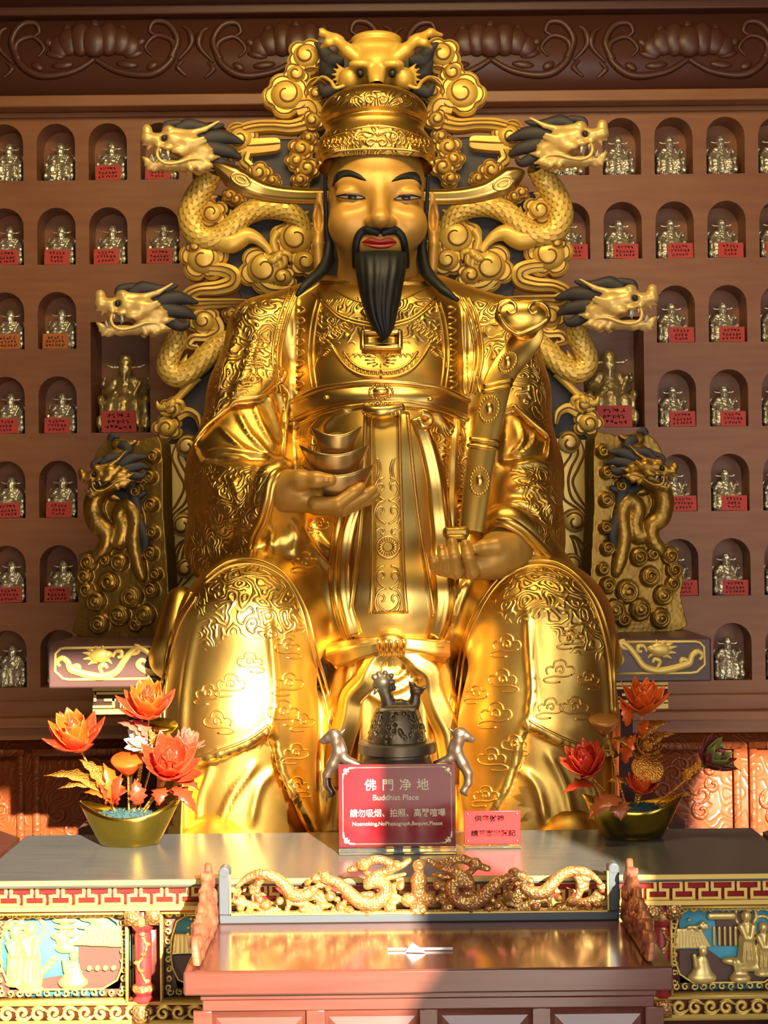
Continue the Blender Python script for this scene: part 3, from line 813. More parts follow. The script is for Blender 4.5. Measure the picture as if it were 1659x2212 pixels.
    for dx in (0, 9, 20): wire([(990 + dx, 640), (1012 + dx, 690), (1026 + dx*0.9, 770), (1012 + dx*0.7, 850)], 0.006)
    for dx in (0, 10): wire([(940 + dx, 650), (954 + dx, 700), (960 + dx, 770), (952 + dx, 842)], 0.005)
    for d in (0, 7): wire([(683 - d, 628 + d), (705, 655 + d), (738, 683 + d), (800, 698 + d), (855, 696 + d), (900, 680 + d), (941 + d, 640 + d)], 0.006)
    wire([(725, 628), (755, 645), (790, 655), (822, 657), (866, 648), (922, 622)], 0.005)
    # key fret on the lapels
    for side in (0, 1):
        for i in range(8):
            y = 662 + i*23
            def lx(t, yy):
                if side == 0: return 628 - (yy - 640)*0.012 + 22*t + 14
                return 968 + (yy - 640)*0.02 + 22*t
            q = [(0, 0), (1, 0), (1, 9), (0.45, 9), (0.45, 16), (0, 16)]
            wire([(lx(a, y + b), y + b) for a, b in q], 0.0045, 1)
    # leg hems
    for d in (0, 11): wire([(425 - d, 1290 - d), (388 - d, 1350), (368 - d, 1430), (356 - d*0.8, 1520), (356 - d*0.5, 1600)], 0.006)
    for d in (0, 11): wire([(440, 1262 - d), (495, 1224 - d), (560, 1222 - d), (618, 1255 - d), (652 + d, 1320), (672 + d, 1410), (700 + d, 1500), (722 + d, 1620)], 0.006)
    for d in (0, 11): wire([(985 - d, 1560), (1003 - d, 1420), (1035 - d, 1325), (1082, 1255 - d), (1145, 1222 - d), (1215, 1232 - d), (1268 + d, 1280), (1298 + d, 1350), (1316 + d*0.8, 1440), (1322 + d*0.6, 1540)], 0.006)
    for q in ([(410, 1640), (472, 1622), (538, 1596), (580, 1566)], [(1322, 1620), (1262, 1612), (1198, 1586), (1142, 1556)]): wire(q, 0.006)
    # sleeve hems
    for hem, sg in ((HEM_L, 1), (HEM_R, -1)):
        for d in (0, 8):
            L.tube(Wl(catmull(np.array([(a + d*sg, b + d*0.8, c - 0.006 + d*0.001) for a, b, c in hem]), 6)), [0.009, 0.015, 0.016, 0.016, 0.014, 0.009], 10)
    for d in (): wire([(612, 1008 + d), (590, 1022 + d), (577 + d*0.5, 1045), (571 + d*0.6, 1080), (560 + d*0.6, 1116), (542 + d*0.5, 1150), (536 + d*0.3, 1185)], 0.008)
    for d in (): wire([(1052, 1128 + d), (1085, 1122 + d), (1115, 1132 + d), (1150, 1160 + d), (1195, 1205 + d), (1218, 1245 + d)], 0.008)
    wire([(616, 800), (612, 815), (596, 832), (560, 858), (508, 864), (488, 884), (448, 916), (420, 952)], 0.010)
    wire([(606, 826), (616, 806), (608, 798), (600, 806)], 0.012)
    wire([(1030, 812), (1038, 850), (1066, 880)], 0.008); wire([(1110, 876), (1148, 910), (1186, 942)], 0.010)
    # embossed clouds
    def cloud_line(cx, cy, s, flip=1):
        for pts in ([(-30, 8), (-34, -4), (-24, -12), (-16, -8), (-14, -22), (0, -28), (13, -22), (16, -10), (28, -12), (34, 0), (28, 8)],
                    [(-10, 2), (-8, -10), (4, -12), (8, -2), (2, 4), (-2, -2)], [(28, 8), (10, 14), (-20, 12), (-40, 20), (-30, 28), (0, 26)]):
            wire([(cx + flip*a*s, cy + b*s) for a, b in pts], 0.0034, 4)
    for c in ((625, 1478, 0.9, 1), (612, 1540, 1.0, -1), (640, 1628, 0.8, 1), (620, 1400, 0.8, -1), (1085, 1470, 0.9, -1), (1072, 1545, 1.0, 1), (1062, 1640, 0.9, -1), (1095, 1395, 0.9, 1), (1210, 1450, 0.9, 1), (1240, 1530, 0.9, -1), (1235, 1380, 0.8, 1), (500, 1480, 0.9, 1), (470, 1560, 0.9, -1), (660, 1215, 0.8, 1), (1010, 1010, 0.8, 1), (985, 1060, 0.7, -1), (560, 745, 0.55, 1), (548, 780, 0.5, -1), (545, 820, 0.5, 1), (690, 1135, 0.6, 1), (540, 1430, 0.8, -1), (450, 1500, 0.8, 1), (640, 1700, 0.8, -1), (655, 1560, 0.7, 1), (1050, 1720, 0.8, 1), (1110, 1610, 0.8, -1), (1190, 1530, 0.8, 1), (1270, 1470, 0.7, -1), (1030, 1500, 0.7, 1)):
        cloud_line(*c)
    # dragon on the chest
    for sgn in (-1, 1):
        c0 = 822
        wire([(c0 + sgn*q[0], q[1]) for q in [(0, 815), (38, 812), (70, 796), (92, 770), (106, 748), (118, 752)]], 0.008)
        wire([(c0 + sgn*q[0], q[1]) for q in [(0, 802), (34, 799), (62, 784), (80, 760)]], 0.006)
        for i in range(9):
            x = 8 + i*8.5; y = 809 - (i/9)**2*38; wire([(c0 + sgn*x, y + 7), (c0 + sgn*(x - 1.5), y - 7)], 0.004, 1)
        for i in range(6): wire([(c0 + sgn*(100 + 4*i), 752 + 3*i), (c0 + sgn*(112 + 5*i), 738 + 7*i), (c0 + sgn*(128 + 3*i), 744 + 10*i)], 0.004, 3)
        for i in range(5): wire([(c0 + sgn*(20 + 12*i), 772 - i*2), (c0 + sgn*(26 + 12*i), 764), (c0 + sgn*(32 + 12*i), 772)], 0.004, 3)
        for i in range(7): wire([(c0 + sgn*(60 + 10*i), 700 + 4*i), (c0 + sgn*(72 + 9*i), 690 + 5*i), (c0 + sgn*(80 + 9*i), 704 + 5*i), (c0 + sgn*(66 + 9*i), 712 + 5*i)], 0.004, 3)
    for i in range(12):
        a = PI*i/12*2; wire([(822 + 12*math.cos(a), 778 + 9*math.sin(a)), (822 + 34*math.cos(a), 778 + 16*math.sin(a))], 0.003, 1)
    LV = np.concatenate(L.V); mesh_obj('robe', np.concatenate([V, LV]), F.tolist() + [tuple(i + len(V) for i in f) for f in L.F], M['robe'], T, attr={'emboss': np.r_[emb, np.zeros(len(LV))]})
    # ---------------------------------------------------------------- belt, buckle, apron, sashes
    b = strip(B, [(630, 868), (690, 842), (760, 829), (820, 825), (900, 831), (960, 843), (1012, 866)], [(628, 907), (690, 882), (760, 869), (820, 865), (900, 870), (960, 882), (1012, 904)], 46, 7, 0.022, 0.004, 0.03)
    belt = b.build('belt', M['gold'], T, smooth='sharp')
    Bb = bvh_of(b.V[0], b.F); BB = [B, Bb]
    r = MB()
    for q in ([(630, 868), (690, 842), (760, 829), (820, 825), (900, 831), (960, 843), (1012, 866)], [(628, 907), (690, 882), (760, 869), (820, 865), (900, 870), (960, 882), (1012, 904)]): r.tube(on_path(BB, q, 8, off=0.004), 0.011, 8)
    r.tube(on_path(BB, [(640, 922), (700, 893), (760, 879), (820, 874), (900, 879), (965, 892), (1005, 912)], 8, off=0.004), 0.010, 8)
    r.build('belt_rim', M['gold'], belt)
    r = MB(); c, n_ = on(BB, 823, 847, off=0.008)
    r.ball(c, (0.032, 0.014, 0.018), 14, 8)
    for i in range(16):
        a = 2*PI*i/16; q, _ = on(BB, 823 + 25*math.cos(a), 847 + 15*math.sin(a), off=0.004); r.ball(q, 0.006, 6, 4)
    r.build('belt_jewel', M['gold'], belt)
    for x in (706, 928):
        r = MB(); q, _ = on(BB, x, 859 if x < 800 else 862, off=0.004); r.ball(q, (0.012, 0.006, 0.009), 8, 6); r.build('belt_stud', M['gold'], belt)
    bk = MB()
    for (xa, ya, xb, yb) in ((784, 720, 864, 720), (784, 754, 864, 754), (786, 718, 786, 758), (862, 718, 862, 758)):
        bk.tube(on_path(B, [(xa, ya), ((xa+xb)/2, (ya+yb)/2), (xb, yb)], 4, off=0.016), 0.013, 8)
    bk = strip(B, [(790, 726), (858, 726)], [(790, 750), (858, 750)], 8, 4, 0.012, 0, 0.02, mb=bk)
    bk.build('chest_buckle', M['gold'], T)
    a1 = strip(B, [(790, 893), (786, 1000), (778, 1130), (765, 1250), (754, 1330), (772, 1380)], [(880, 893), (890, 1000), (905, 1130), (925, 1250), (937, 1330), (922, 1380)], 60, 13, 0.016, 0.006, 0.05, smooth=4)
    apron = a1.build('apron', M['gold'], T)
    Ba = bvh_of(a1.V[0], a1.F); BA = [B, Ba]
    a2 = strip(BA, [(802, 896), (803, 1000), (804, 1130), (804, 1250), (800, 1325)], [(862, 896), (864, 1000), (868, 1130), (872, 1250), (878, 1325)], 50, 7, 0.010, 0.0, 0.01, smooth=2)
    a2.build('apron_panel', M['apron_satin'], apron)
    Bp = bvh_of(a2.V[0], a2.F); BA = [B, Ba, Bp]
    r = MB()
    def aw(pts, rad=0.0045, n=6): r.tube(on_path(BA, pts, n, off=0.001), rad, 6)
    for q in ([(790, 893), (786, 1000), (778, 1130), (765, 1250), (754, 1330)], [(880, 893), (890, 1000), (905, 1130), (925, 1250), (937, 1330)], [(802, 896), (803, 1000), (804, 1130), (804, 1250), (800, 1325)], [(862, 896), (864, 1000), (868, 1130), (872, 1250), (878, 1325)]): aw(q, 0.008, 8)
    # scrolls down the apron panel
    def pair(cx, cy, pts, rad=0.0045):
        for s in (-1, 1): aw([(cx + s*x, cy + y) for x, y in pts], rad, 4)
    pair(833, 1010, [(12, 40), (18, 22), (14, 5), (20, -22), (12, -8), (10, 8), (14, 26), (8, 38)])
    for cy in (1060, 1110, 1250, 1300):
        pair(836 + (cy - 1060)*0.01, cy, [(3, 22), (16, 14), (24, 0), (20, -14), (10, -14), (8, -4), (14, 0)])
        pair(836 + (cy - 1060)*0.01, cy, [(22, 22), (27, 10), (28, -4), (20, -24), (6, -28)])
    pair(838, 1180, [(26, -32), (18, -40), (8, -34), (10, -26), (16, -28)])
    for i in range(20):
        a = 2*PI*i/20; aw([(838 + 9*math.cos(a), 1182 + 9*math.sin(a)), (838 + 24*math.cos(a), 1182 + 22*math.sin(a))], 0.004, 1)
    aw([(838 + 25*math.cos(t), 1182 + 24*math.sin(t)) for t in np.linspace(0, 2*PI, 25)], 0.0045, 1)
    r.build('apron_scrolls', M['gold'], apron)
    def sash(pts, rad, flat=0.45, ridges=3, name='sash'):
        q = on_path(BA, pts, 8, off=rad[0]*0.25 if hasattr(rad, '__len__') else rad*0.25, smooth=4)
        m_ = MB(); m_.tube(q, rad, 22, flat, prof=lambda a: 1 + 0.16*math.cos(a*ridges*2)); return m_.build(name, M['gold'], T)
    sash([(898, 905), (920, 960), (938, 1040), (948, 1130), (952, 1230), (955, 1310), (935, 1370)], [0.030, 0.036, 0.04, 0.04, 0.036])
    sash([(775, 1085), (757, 1140), (745, 1220), (748, 1300), (768, 1370)], [0.03, 0.032, 0.034, 0.03])
    sash([(740, 1100), (730, 1180), (726, 1250), (738, 1330), (760, 1385)], [0.022, 0.026, 0.026, 0.022])
    sash([(984, 900), (978, 985), (976, 1060), (973, 1160), (978, 1260), (960, 1350)], [0.014, 0.016, 0.018, 0.022, 0.024, 0.02])
    kn = MB()
    q = on_path(BA, [(905, 900), (918, 905), (922, 922), (908, 928), (900, 915)], 6, off=0.03); kn.tube(q, 0.016, 10)
    kn.tube(on_path(BA, [(790, 892), (822, 898), (868, 890)], 6, off=0.03), [0.02, 0.026, 0.02], 12, prof=lambda a: 1 + 0.1*math.cos(6*a))
    for i in range(9): kn.tube(on_path(BA, [(792 + i*8, 880), (795 + i*8.2, 892), (793 + i*8.5, 906)], 4, off=0.035), 0.007, 6)
    kn.build('waist_ruffle', M['gold'], T)
    bw = MB()
    for pts, rad in (([(845, 1385), (800, 1392), (760, 1402), (728, 1412)], [0.03, 0.034, 0.045, 0.05]), ([(845, 1385), (890, 1390), (925, 1396), (955, 1398)], [0.03, 0.032, 0.04, 0.042]),
                     ([(770, 1402), (742, 1396), (732, 1408)], [0.02, 0.024, 0.01]), ([(905, 1390), (945, 1384), (962, 1392)], [0.02, 0.022, 0.01]),
                     ([(838, 1395), (805, 1440), (775, 1500), (740, 1600), (722, 1700)], [0.02, 0.04, 0.046, 0.05, 0.04]), ([(856, 1395), (905, 1440), (935, 1500), (962, 1590), (975, 1700)], [0.02, 0.04, 0.046, 0.05, 0.04])):
        bw.tube(on_path(BA, pts, 8, off=0.03, smooth=3), rad, 20, 0.6, prof=lambda a: 1 + 0.14*math.cos(a*5))
    c, _ = on(BA, 846, 1384, off=0.03); bw.ball(c, (0.06, 0.05, 0.045), 18, 12)
    for i in range(5): bw.tube(on_path(BA, [(822 + i*11, 1368), (826 + i*10, 1386), (828 + i*9, 1404)], 4, off=0.075), 0.009, 8)
    bw.build('sash_bow', M['gold'], T)
    # ---------------------------------------------------------------- shoes
    sh = MB()
    z0 = base[2]
    for cx in (462, 1232):
        c = W(cx, 1800, 5.43); c[2] = z0 + 0.006; s2 = SDF(c - [0.3, 0.22, 0.05], c + [0.3, 0.3, 0.2], 0.009)
        s2.ell(c + [0, 0, 0.02], (0.17, 0.15, 0.075), 0.03); s2.cone(c + [0, 0.05, 0.04], c + [0, 0.2, 0.06], 0.11, 0.12, 0.04); s2.box(c + [0, 0, -0.10], (0.5, 0.5, 0.1), 0.005, 0, 's')
        v_, f_ = s2.mesh(1); mesh_obj('shoe', v_, f_, M['gold'], T)
    # ---------------------------------------------------------------- head
    lo = W(650, 640, 6.2) + [0, -0.42, 0]; hi = W(985, 330, 6.2) + [0, 0.3, 0.2]
    H = SDF(lo, hi, 0.0045)
    H.ell(W(813, 400, 6.16), (0.197, 0.225, 0.23), 0.03)
    H.ell(W(814, 480, 6.11), (0.186, 0.19, 0.185), 0.06)
    H.ell(W(818, 565, 6.04), (0.095, 0.09, 0.075), 0.08)
    H.ell(W(750, 486, 6.01), (0.07, 0.085, 0.075), 0.06); H.ell(W(884, 488, 6.01), (0.07, 0.085, 0.075), 0.06)
    H.cone(W(738, 392, 5.995), W(790, 400, 5.965), 0.020, 0.018, 0.05); H.cone(W(899, 394, 5.995), W(848, 401, 5.965), 0.020, 0.018, 0.05)
    H.ell(W(757, 428, 5.915), (0.060, 0.034, 0.028), 0.03, 's'); H.ell(W(879, 430, 5.915), (0.060, 0.034, 0.028), 0.03, 's')
    H.ell(W(758, 420, 5.985), (0.062, 0.045, 0.034), 0.012); H.ell(W(879, 422, 5.985), (0.062, 0.045, 0.034), 0.012)
    H.cone(W(819, 396, 5.955), W(821, 468, 5.885), 0.024, 0.036, 0.03); H.ell(W(822, 474, 5.872), (0.036, 0.034, 0.028), 0.02)
    H.ell(W(802, 479, 5.905), (0.026, 0.034, 0.023), 0.014); H.ell(W(842, 479, 5.905), (0.026, 0.034, 0.023), 0.014)
    H.ell(W(820, 527, 5.965), (0.085, 0.06, 0.05), 0.05)
    H.cone(W(815, 560, 6.18), W(815, 660, 6.22), 0.155, 0.185, 0.05)
    for sx in (-1, 1):
        ex = 690 if sx < 0 else 934
        H.chain([W(ex - sx*2, 425, 6.15), W(ex, 470, 6.15), W(ex + sx*3, 530, 6.13), W(ex, 585, 6.12)], [0.022, 0.026, 0.022, 0.020], 0.012, sy=2.0)
        H.ell(W(ex + sx*2, 470, 6.11), (0.012, 0.03, 0.05), 0.015, 's')
    hv, hf = H.mesh(2)
    head = mesh_obj('head', hv, hf, M['flesh_gold'], T)
    Bh = bvh_of(hv, hf)
    def hp(name, A_, B_, m_, n=24, mm=5, off=0.002, bulge=0.004, par=head, thick=0.01): return strip(Bh, A_, B_, n, mm, off, bulge, thick, 5.95).build(name, m_, par)
    hp('eyebrow', [(791, 389), (776, 376), (757, 368), (740, 368), (725, 377), (718, 402)], [(791, 391), (778, 388), (759, 382), (741, 383), (729, 391), (719, 403)], M['hair'])
    hp('eyebrow', [(846, 391), (858, 381), (874, 374), (893, 371), (906, 380), (911, 400)], [(846, 393), (858, 390), (874, 387), (892, 387), (903, 393), (909, 401)], M['hair'])
    for A_, B_, ic in (([(728, 423), (742, 421), (757, 420), (775, 421), (790, 427)], [(728, 424), (742, 427), (758, 429.5), (776, 430), (790, 428)], (761, 425)), ([(850, 430), (862, 424), (876, 421.5), (892, 422), (908, 426)], [(850, 431), (862, 432), (876, 431.5), (892, 429.5), (908, 427)], (877, 426.5))):
        e = hp('eye', A_, B_, M['eye_white'], 20, 5, 0.002, 0.003)
        i_ = MB(); c, n_ = on(Bh, ic[0], ic[1], off=0.0045); i_.ball(c, (0.0185, 0.004, 0.0085), 16, 8); i_.build('iris', M['iris'], e)
        l_ = MB(); l_.tube(on_path(Bh, A_, 6, 5.95, 0.003), [0.002, 0.0055, 0.0055, 0.002], 6); l_.tube(on_path(Bh, B_, 6, 5.95, 0.002), 0.0022, 6); l_.build('eyelash_line', M['iris'], e)
    lips = MB(); strip(Bh, [(783, 523), (792, 516), (801, 514), (812, 516), (820, 518), (829, 516), (840, 514), (849, 516), (857, 523)], [(783, 524), (800, 526), (820, 527), (840, 526), (857, 524)], 24, 5, 0.003, 0.010, 0.012, 5.95, mb=lips)
    strip(Bh, [(785, 524), (800, 526), (820, 527), (840, 526), (855, 524)], [(785, 525), (802, 534), (820, 537), (840, 535), (855, 525)], 24, 5, 0.003, 0.014, 0.012, 5.95, mb=lips); lips.build('lips', M['lip'], head)
    # moustache and beard
    mo = MB()
    for s, P in ((-1, [(820, 506), (806, 497), (793, 497), (780, 505), (773, 520), (771, 545), (773, 575)]), (1, [(824, 506), (838, 498), (851, 498), (864, 507), (870, 522), (873, 548), (872, 575)])):
        mo.tube(on_path(Bh, P, 8, 5.95, 0.006, smooth=3), [0.014, 0.017, 0.018, 0.016, 0.015, 0.016, 0.018], 12, 0.9)
    mo.build('moustache', M['hair'], head)
    rows = [(546, 768, 877, 5.955, 0.045), (560, 766, 879, 5.93, 0.06), (590, 769, 876, 5.90, 0.065), (620, 774, 870, 5.885, 0.065), (645, 779, 866, 5.875, 0.06), (670, 787, 860, 5.865, 0.055), (693, 796, 855, 5.86, 0.05), (712, 808, 849, 5.855, 0.04), (726, 819, 841, 5.85, 0.028), (738, 826, 831, 5.848, 0.010)]
    rr = catmull(np.array(rows, float), 6); nseg = 72; bv = []; bf = []
    for y, xa, xb, Yc, ry in rr:
        cx = (xa + xb)/2; hw = (xb - xa)/2*Yc/FPX; c = W(cx, y, Yc)
        t = (y - 546)/192
        for j in range(nseg):
            a = 2*PI*j/nseg; g = 1 + (0.10 + 0.08*t)*abs(math.sin(a*8 + 0.5*math.sin(y*0.03)))
            bv.append((c[0] + hw*math.cos(a)*(0.96 + 0.04*g), c[1] + ry*math.sin(a)*(g*1.1 - 0.05), c[2]))
    for i in range(len(rr) - 1):
        for j in range(nseg): bf.append((i*nseg + j, i*nseg + (j+1) % nseg, (i+1)*nseg + (j+1) % nseg, (i+1)*nseg + j))
    bf.append(tuple(range(nseg))); bf.append(tuple((len(rr)-1)*nseg + j for j in range(nseg)))
    mesh_obj('beard', bv, bf, M['hair'], head)
    hr = MB()
    hr.tube(Wl(catmull([(702, 375, 6.08), (703, 430, 6.10), (706, 500, 6.12), (711, 535, 6.12), (700, 578, 6.08), (672, 606, 6.02), (655, 622, 5.99), (640, 640, 5.98)], 6)), [0.007, 0.008, 0.010, 0.02, 0.026, 0.022, 0.016, 0.006], 12, 0.8)
    hr.build('hair_strand', M['hair'], head); hr = MB()
    hr.tube(Wl(catmull([(925, 380, 6.08), (922, 440, 6.10), (918, 505, 6.12), (912, 540, 6.12), (922, 588, 6.08), (948, 618, 6.02), (968, 634, 5.99), (990, 650, 5.98)], 6)), [0.007, 0.008, 0.010, 0.02, 0.026, 0.022, 0.016, 0.006], 12, 0.8)
    hr.build('hair_strand', M['hair'], head)
    # ---------------------------------------------------------------- hat
    lo = W(660, 372, 6.2) + [-0.02, -0.34, 0]; hi = W(965, 175, 6.2) + [0.02, 0.34, 0.05]
    K = SDF(lo, hi, 0.0055)
    K.ell(W(811, 338, 6.18), (0.243, 0.262, 0.165), 0.01)
    K.box(W(811, 358, 6.18), (0.236, 0.25, 0.04), 0.03, 0.10)
    K.ell(W(808, 250, 6.20), (0.219, 0.232, 0.112), 0.045)
    K.ell(W(815, 405, 5.93), (0.195, 0.12, 0.112), 0.01, 's')
    K.box(W(811, 378, 6.18) - np.array((0, 0, 0.1)), (0.5, 0.5, 0.1), 0.01, 0, 's')
    kv, kf = K.mesh(2); P2 = proj(kv)
    kv = sculpt(kv, kf, [([(690, 268), (750, 246), (812, 238), (880, 246), (932, 270)], 5, -0.010), ([(688, 275), (750, 258), (812, 252), (880, 258), (934, 278)], 7, 0.010)])
    hat = mesh_obj('hat', kv, kf, M['robe'], T, attr={'emboss': mask(kv, [[(690, 290), (815, 268), (935, 292), (935, 335), (815, 330), (690, 332)], [(720, 205), (815, 198), (900, 205), (900, 228), (815, 225), (720, 228)]], 10)})
    Bk = bvh_of(kv, kf); r = MB()
    def hw_(pts, rad=0.0045, n=5, off=0.001): r.tube(on_path(Bk, pts, n, 6.0, off), rad, 6)
    hw_([(690, 352), (720, 342), (760, 336), (812, 333), (865, 335), (905, 340), (934, 352)], 0.012, 8, 0.006)
    hw_([(692, 338), (720, 329), (760, 324), (812, 321), (865, 323), (905, 328), (932, 338)], 0.005, 8)
    hw_([(700, 300), (740, 286), (780, 276), (812, 272), (850, 276), (890, 286), (926, 302)], 0.005, 8)
    for s in (-1, 1):
        hw_([(813 + s*a, b) for a, b in [(0, 305), (14, 300), (22, 308), (14, 314), (6, 309)]], 0.006); hw_([(813 + s*a, b) for a, b in [(4, 290), (24, 284), (42, 288), (46, 300), (36, 304), (32, 296)]], 0.006)
        for i in range(9): hw_([(813 + s*(38 + 9*i), 312 + 0.5*i), (813 + s*(44 + 9*i), 304 + i), (813 + s*(40 + 9*i), 296 + i), (813 + s*(48 + 9*i), 290 + i)], 0.004)
        hw_([(813 + s*a, b) for a, b in [(0, 212), (14, 206), (24, 212), (18, 222), (8, 218), (12, 212)]], 0.005); hw_([(813 + s*a, b) for a, b in [(26, 222), (38, 210), (52, 212), (56, 222), (46, 224)]], 0.005)
    for i in range(7): hw_([(795 + 6*i, 327), (799 + 5*i, 317)], 0.004, 1)
    r.build('hat_emboss', M['gold'], hat)
    for s, P in ((-1, [(712, 424, 6.12), (660, 424, 6.15), (610, 421, 6.17), (570, 414, 6.18), (535, 400, 6.18), (502, 380, 6.18), (478, 364, 6.18), (460, 355, 6.18)]), (1, [(912, 426, 6.12), (965, 426, 6.15), (1010, 422, 6.17), (1050, 413, 6.18), (1078, 400, 6.18), (1102, 385, 6.18), (1122, 375, 6.18), (1134, 370, 6.18)])):
        m_ = MB(); m_.tube(Wl(catmull(P, 6)), [0.030, 0.031, 0.033, 0.036, 0.044, 0.046, 0.026, 0.003], 24, 0.7, prof=lambda a: 1 + 0.08*math.cos(a*6))
        w_ = m_.build('hat_wing', M['gold'], hat)
        Bw = bvh_of(m_.V[0], m_.F); r = MB(); cx, cy = (520, 388) if s < 0 else (1086, 396)
        e = [(cx + 22*math.cos(t)*0.94 - 12*math.sin(t)*0.35*s*-1, cy + 12*math.sin(t) + 22*math.cos(t)*0.4*-s) for t in np.linspace(0, 2*PI, 22)]
        r.tube(on_path([Bw], e, 1, 6.16, 0.002), 0.005, 6)
        r.tube(on_path([Bw], [(cx + (q[0]-cx)*0.5, cy + (q[1]-cy)*0.5) for q in e], 1, 6.16, 0.002), 0.004, 6)
        r.build('wing_emblem', M['gold'], w_)
    # ---------------------------------------------------------------- hands
    lo = W(545, 1150, 5.62) - [0, 0.2, 0]; hi = W(840, 995, 5.62) + [0, 0.25, 0]
    h = SDF(lo, hi, 0.004)
    q = lambda r_: r_*5.6/FPX
    h.chain([W(588, 1064, 5.66), W(608, 1061, 5.64), W(632, 1060, 5.62), W(690, 1084, 5.615)], [q(40), q(41), q(41), q(26)], 0.03, sy=1.15)
    h.ell(W(660, 1078, 5.63), (q(44), 0.10, q(24)), 0.03)
    for P, R_ in (([(682, 1088, 5.535), (730, 1088, 5.525), (764, 1064, 5.535), (779, 1052, 5.55)], (16, 15, 13, 11)), ([(684, 1094, 5.585), (742, 1094, 5.575), (788, 1070, 5.585), (805, 1058, 5.60)], (16.5, 15.5, 13.5, 11)),
                  ([(682, 1098, 5.635), (742, 1100, 5.63), (792, 1080, 5.635), (811, 1068, 5.645)], (16, 15, 13, 11)), ([(678, 1096, 5.685), (728, 1102, 5.685), (772, 1090, 5.685), (792, 1080, 5.69)], (14, 13, 12, 10))):
        h.chain(Wl(P), [q(x) for x in R_], 0.008)
    h.chain(Wl([(612, 1045, 5.59), (650, 1036, 5.53), (684, 1036, 5.505), (714, 1037, 5.505)]), [q(30), q(20), q(16), q(13)], 0.02)
    v_, f_ = h.mesh(1); hand = mesh_obj('hand', v_, f_, M['flesh_gold'], T); Bn = bvh_of(v_, f_)
    r = MB(); strip([Bn], [(698, 1030), (712, 1031)], [(698, 1042), (712, 1043)], 6, 5, 0.001, 0.003, 0.004, 5.5, mb=r); r.build('nail', M['flesh_gold'], hand)
    lo = W(905, 1275, 5.5) - [0, 0.15, 0]; hi = W(1160, 1110, 5.6) + [0, 0.25, 0]
    h = SDF(lo, hi, 0.004); q = lambda r_: r_*5.5/FPX
    h.chain([W(1112, 1194, 5.68), W(1092, 1192, 5.63), W(1068, 1200, 5.58)], [q(50), q(52), q(50)], 0.03)
    h.ell(W(1030, 1222, 5.575), (q(62), 0.07, q(30)), 0.04); h.ell(W(975, 1228, 5.565), (q(45), 0.06, q(20)), 0.03)
    for xb, yb, xt, yt, rr_ in ((1020, 1236, 1005, 1172, 13.5), (985, 1236, 977, 1168, 13.5), (961, 1232, 954, 1180, 12), (940, 1224, 934, 1199, 10.5)):
        h.chain(Wl([(xb + 14, yb - 6, 5.56), (xb, yb, 5.50), ((xb*0.45 + xt*0.55), (yb*0.5 + yt*0.5), 5.475), (xt, yt + 4, 5.495)]), [q(rr_*1.15), q(rr_*1.15), q(rr_), q(rr_*0.86)], 0.006)
    h.chain(Wl([(1098, 1180, 5.57), (1070, 1180, 5.52), (1046, 1182, 5.505), (1032, 1184, 5.505)]), [q(30), q(18), q(14.5), q(13)], 0.02)
    v_, f_ = h.mesh(1); hand2 = mesh_obj('hand', v_, f_, M['flesh_gold'], T); Bn = bvh_of(v_, f_)
    for (xa, ya) in ((1005, 1174), (977, 1170), (954, 1182), (934, 1200)):
        r = MB(); strip([Bn], [(xa - 5, ya - 4), (xa + 5, ya - 4)], [(xa - 5, ya + 6), (xa + 5, ya + 6)], 5, 5, 0.001, 0.002, 0.004, 5.5, mb=r); r.build('nail', M['flesh_gold'], hand2)
    return T
M['apron_satin'] = mat('gilded_apron', (0.80, 0.52, 0.12), 1.0, 0.38, [('noise', 40, 0.08, 0.003)])
build_statue()

# ------------------------------------------------------------------ what the statue holds
def boat(a, b, h, lift, n=48, mrow=9, wall=0.012, deck=None):
    """ingot boat: long in x, its ends swept up; V,F with the base at z=0. deck: depth of the inner floor below the rim"""
    V = []; F = []; rows = []
    prof = [(0.58, 0.0), (0.63, 0.03), (0.74, 0.28), (0.86, 0.58), (0.955, 0.86), (1.0, 1.0)]
    for s, t in prof: rows.append((s, t))
    inner = [(0.955, 1.0), (0.90, 0.86)] + ([(0.78, 0.70)] if deck is None else [(0.72, deck)])
    for s, t in rows + inner:
        for j in range(n):
            an = 2*PI*j/n; cx, sy = math.cos(an), math.sin(an)
            up = lift*abs(cx)**2.2*t**1.5
            tip = 1 + 0.10*t*t*abs(cx)**6
            V.append((a*s*cx*tip, b*(s**1.0)*sy*(1 - 0.25*abs(cx)**4*t), h*t + up))
    m = len(rows) + len(inner)
    for i in range(m - 1):
        for j in range(n): F.append((i*n + j, i*n + (j+1) % n, (i+1)*n + (j+1) % n, (i+1)*n + j))
    F.append(tuple(range(n - 1, -1, -1))); F.append(tuple((m-1)*n + j for j in range(n)))
    return np.array(V), F
def ingots():
    for (cx, cy, hw, hh, lab) in ((729, 1074, 80, 46, 'bottom gold ingot of the stack resting on the open palm'), (723, 1026, 75, 42, 'middle gold ingot of the stack on the open palm'), (727, 980, 55, 38, 'small top gold ingot of the stack under the belt')):
        Y = 5.60; c = W(cx, cy, Y); s = Y/FPX
        V, F = boat(hw*s*0.93, hw*s*0.62, hh*s, hh*s*0.55)
        t = thing('gold_ingot', lab, 'ingot', c, 'gold ingots stacked on the palm')
        m = MB(); m.add(V + c, F); o = m.build('hull', M['ingot'], t)
        m = MB(); m.ball(c + [0, 0, hh*s*0.62], (hw*s*0.52, hw*s*0.40, hh*s*(0.38 if hh > 40 else 0.62)), 20, 12); m.build('dome', M['ingot'], t)
M['ingot'] = mat('ingot_gold', (0.56, 0.36, 0.13), 0.9, 0.33, [('noise', 30, 0.1, 0.004)])
ingots()
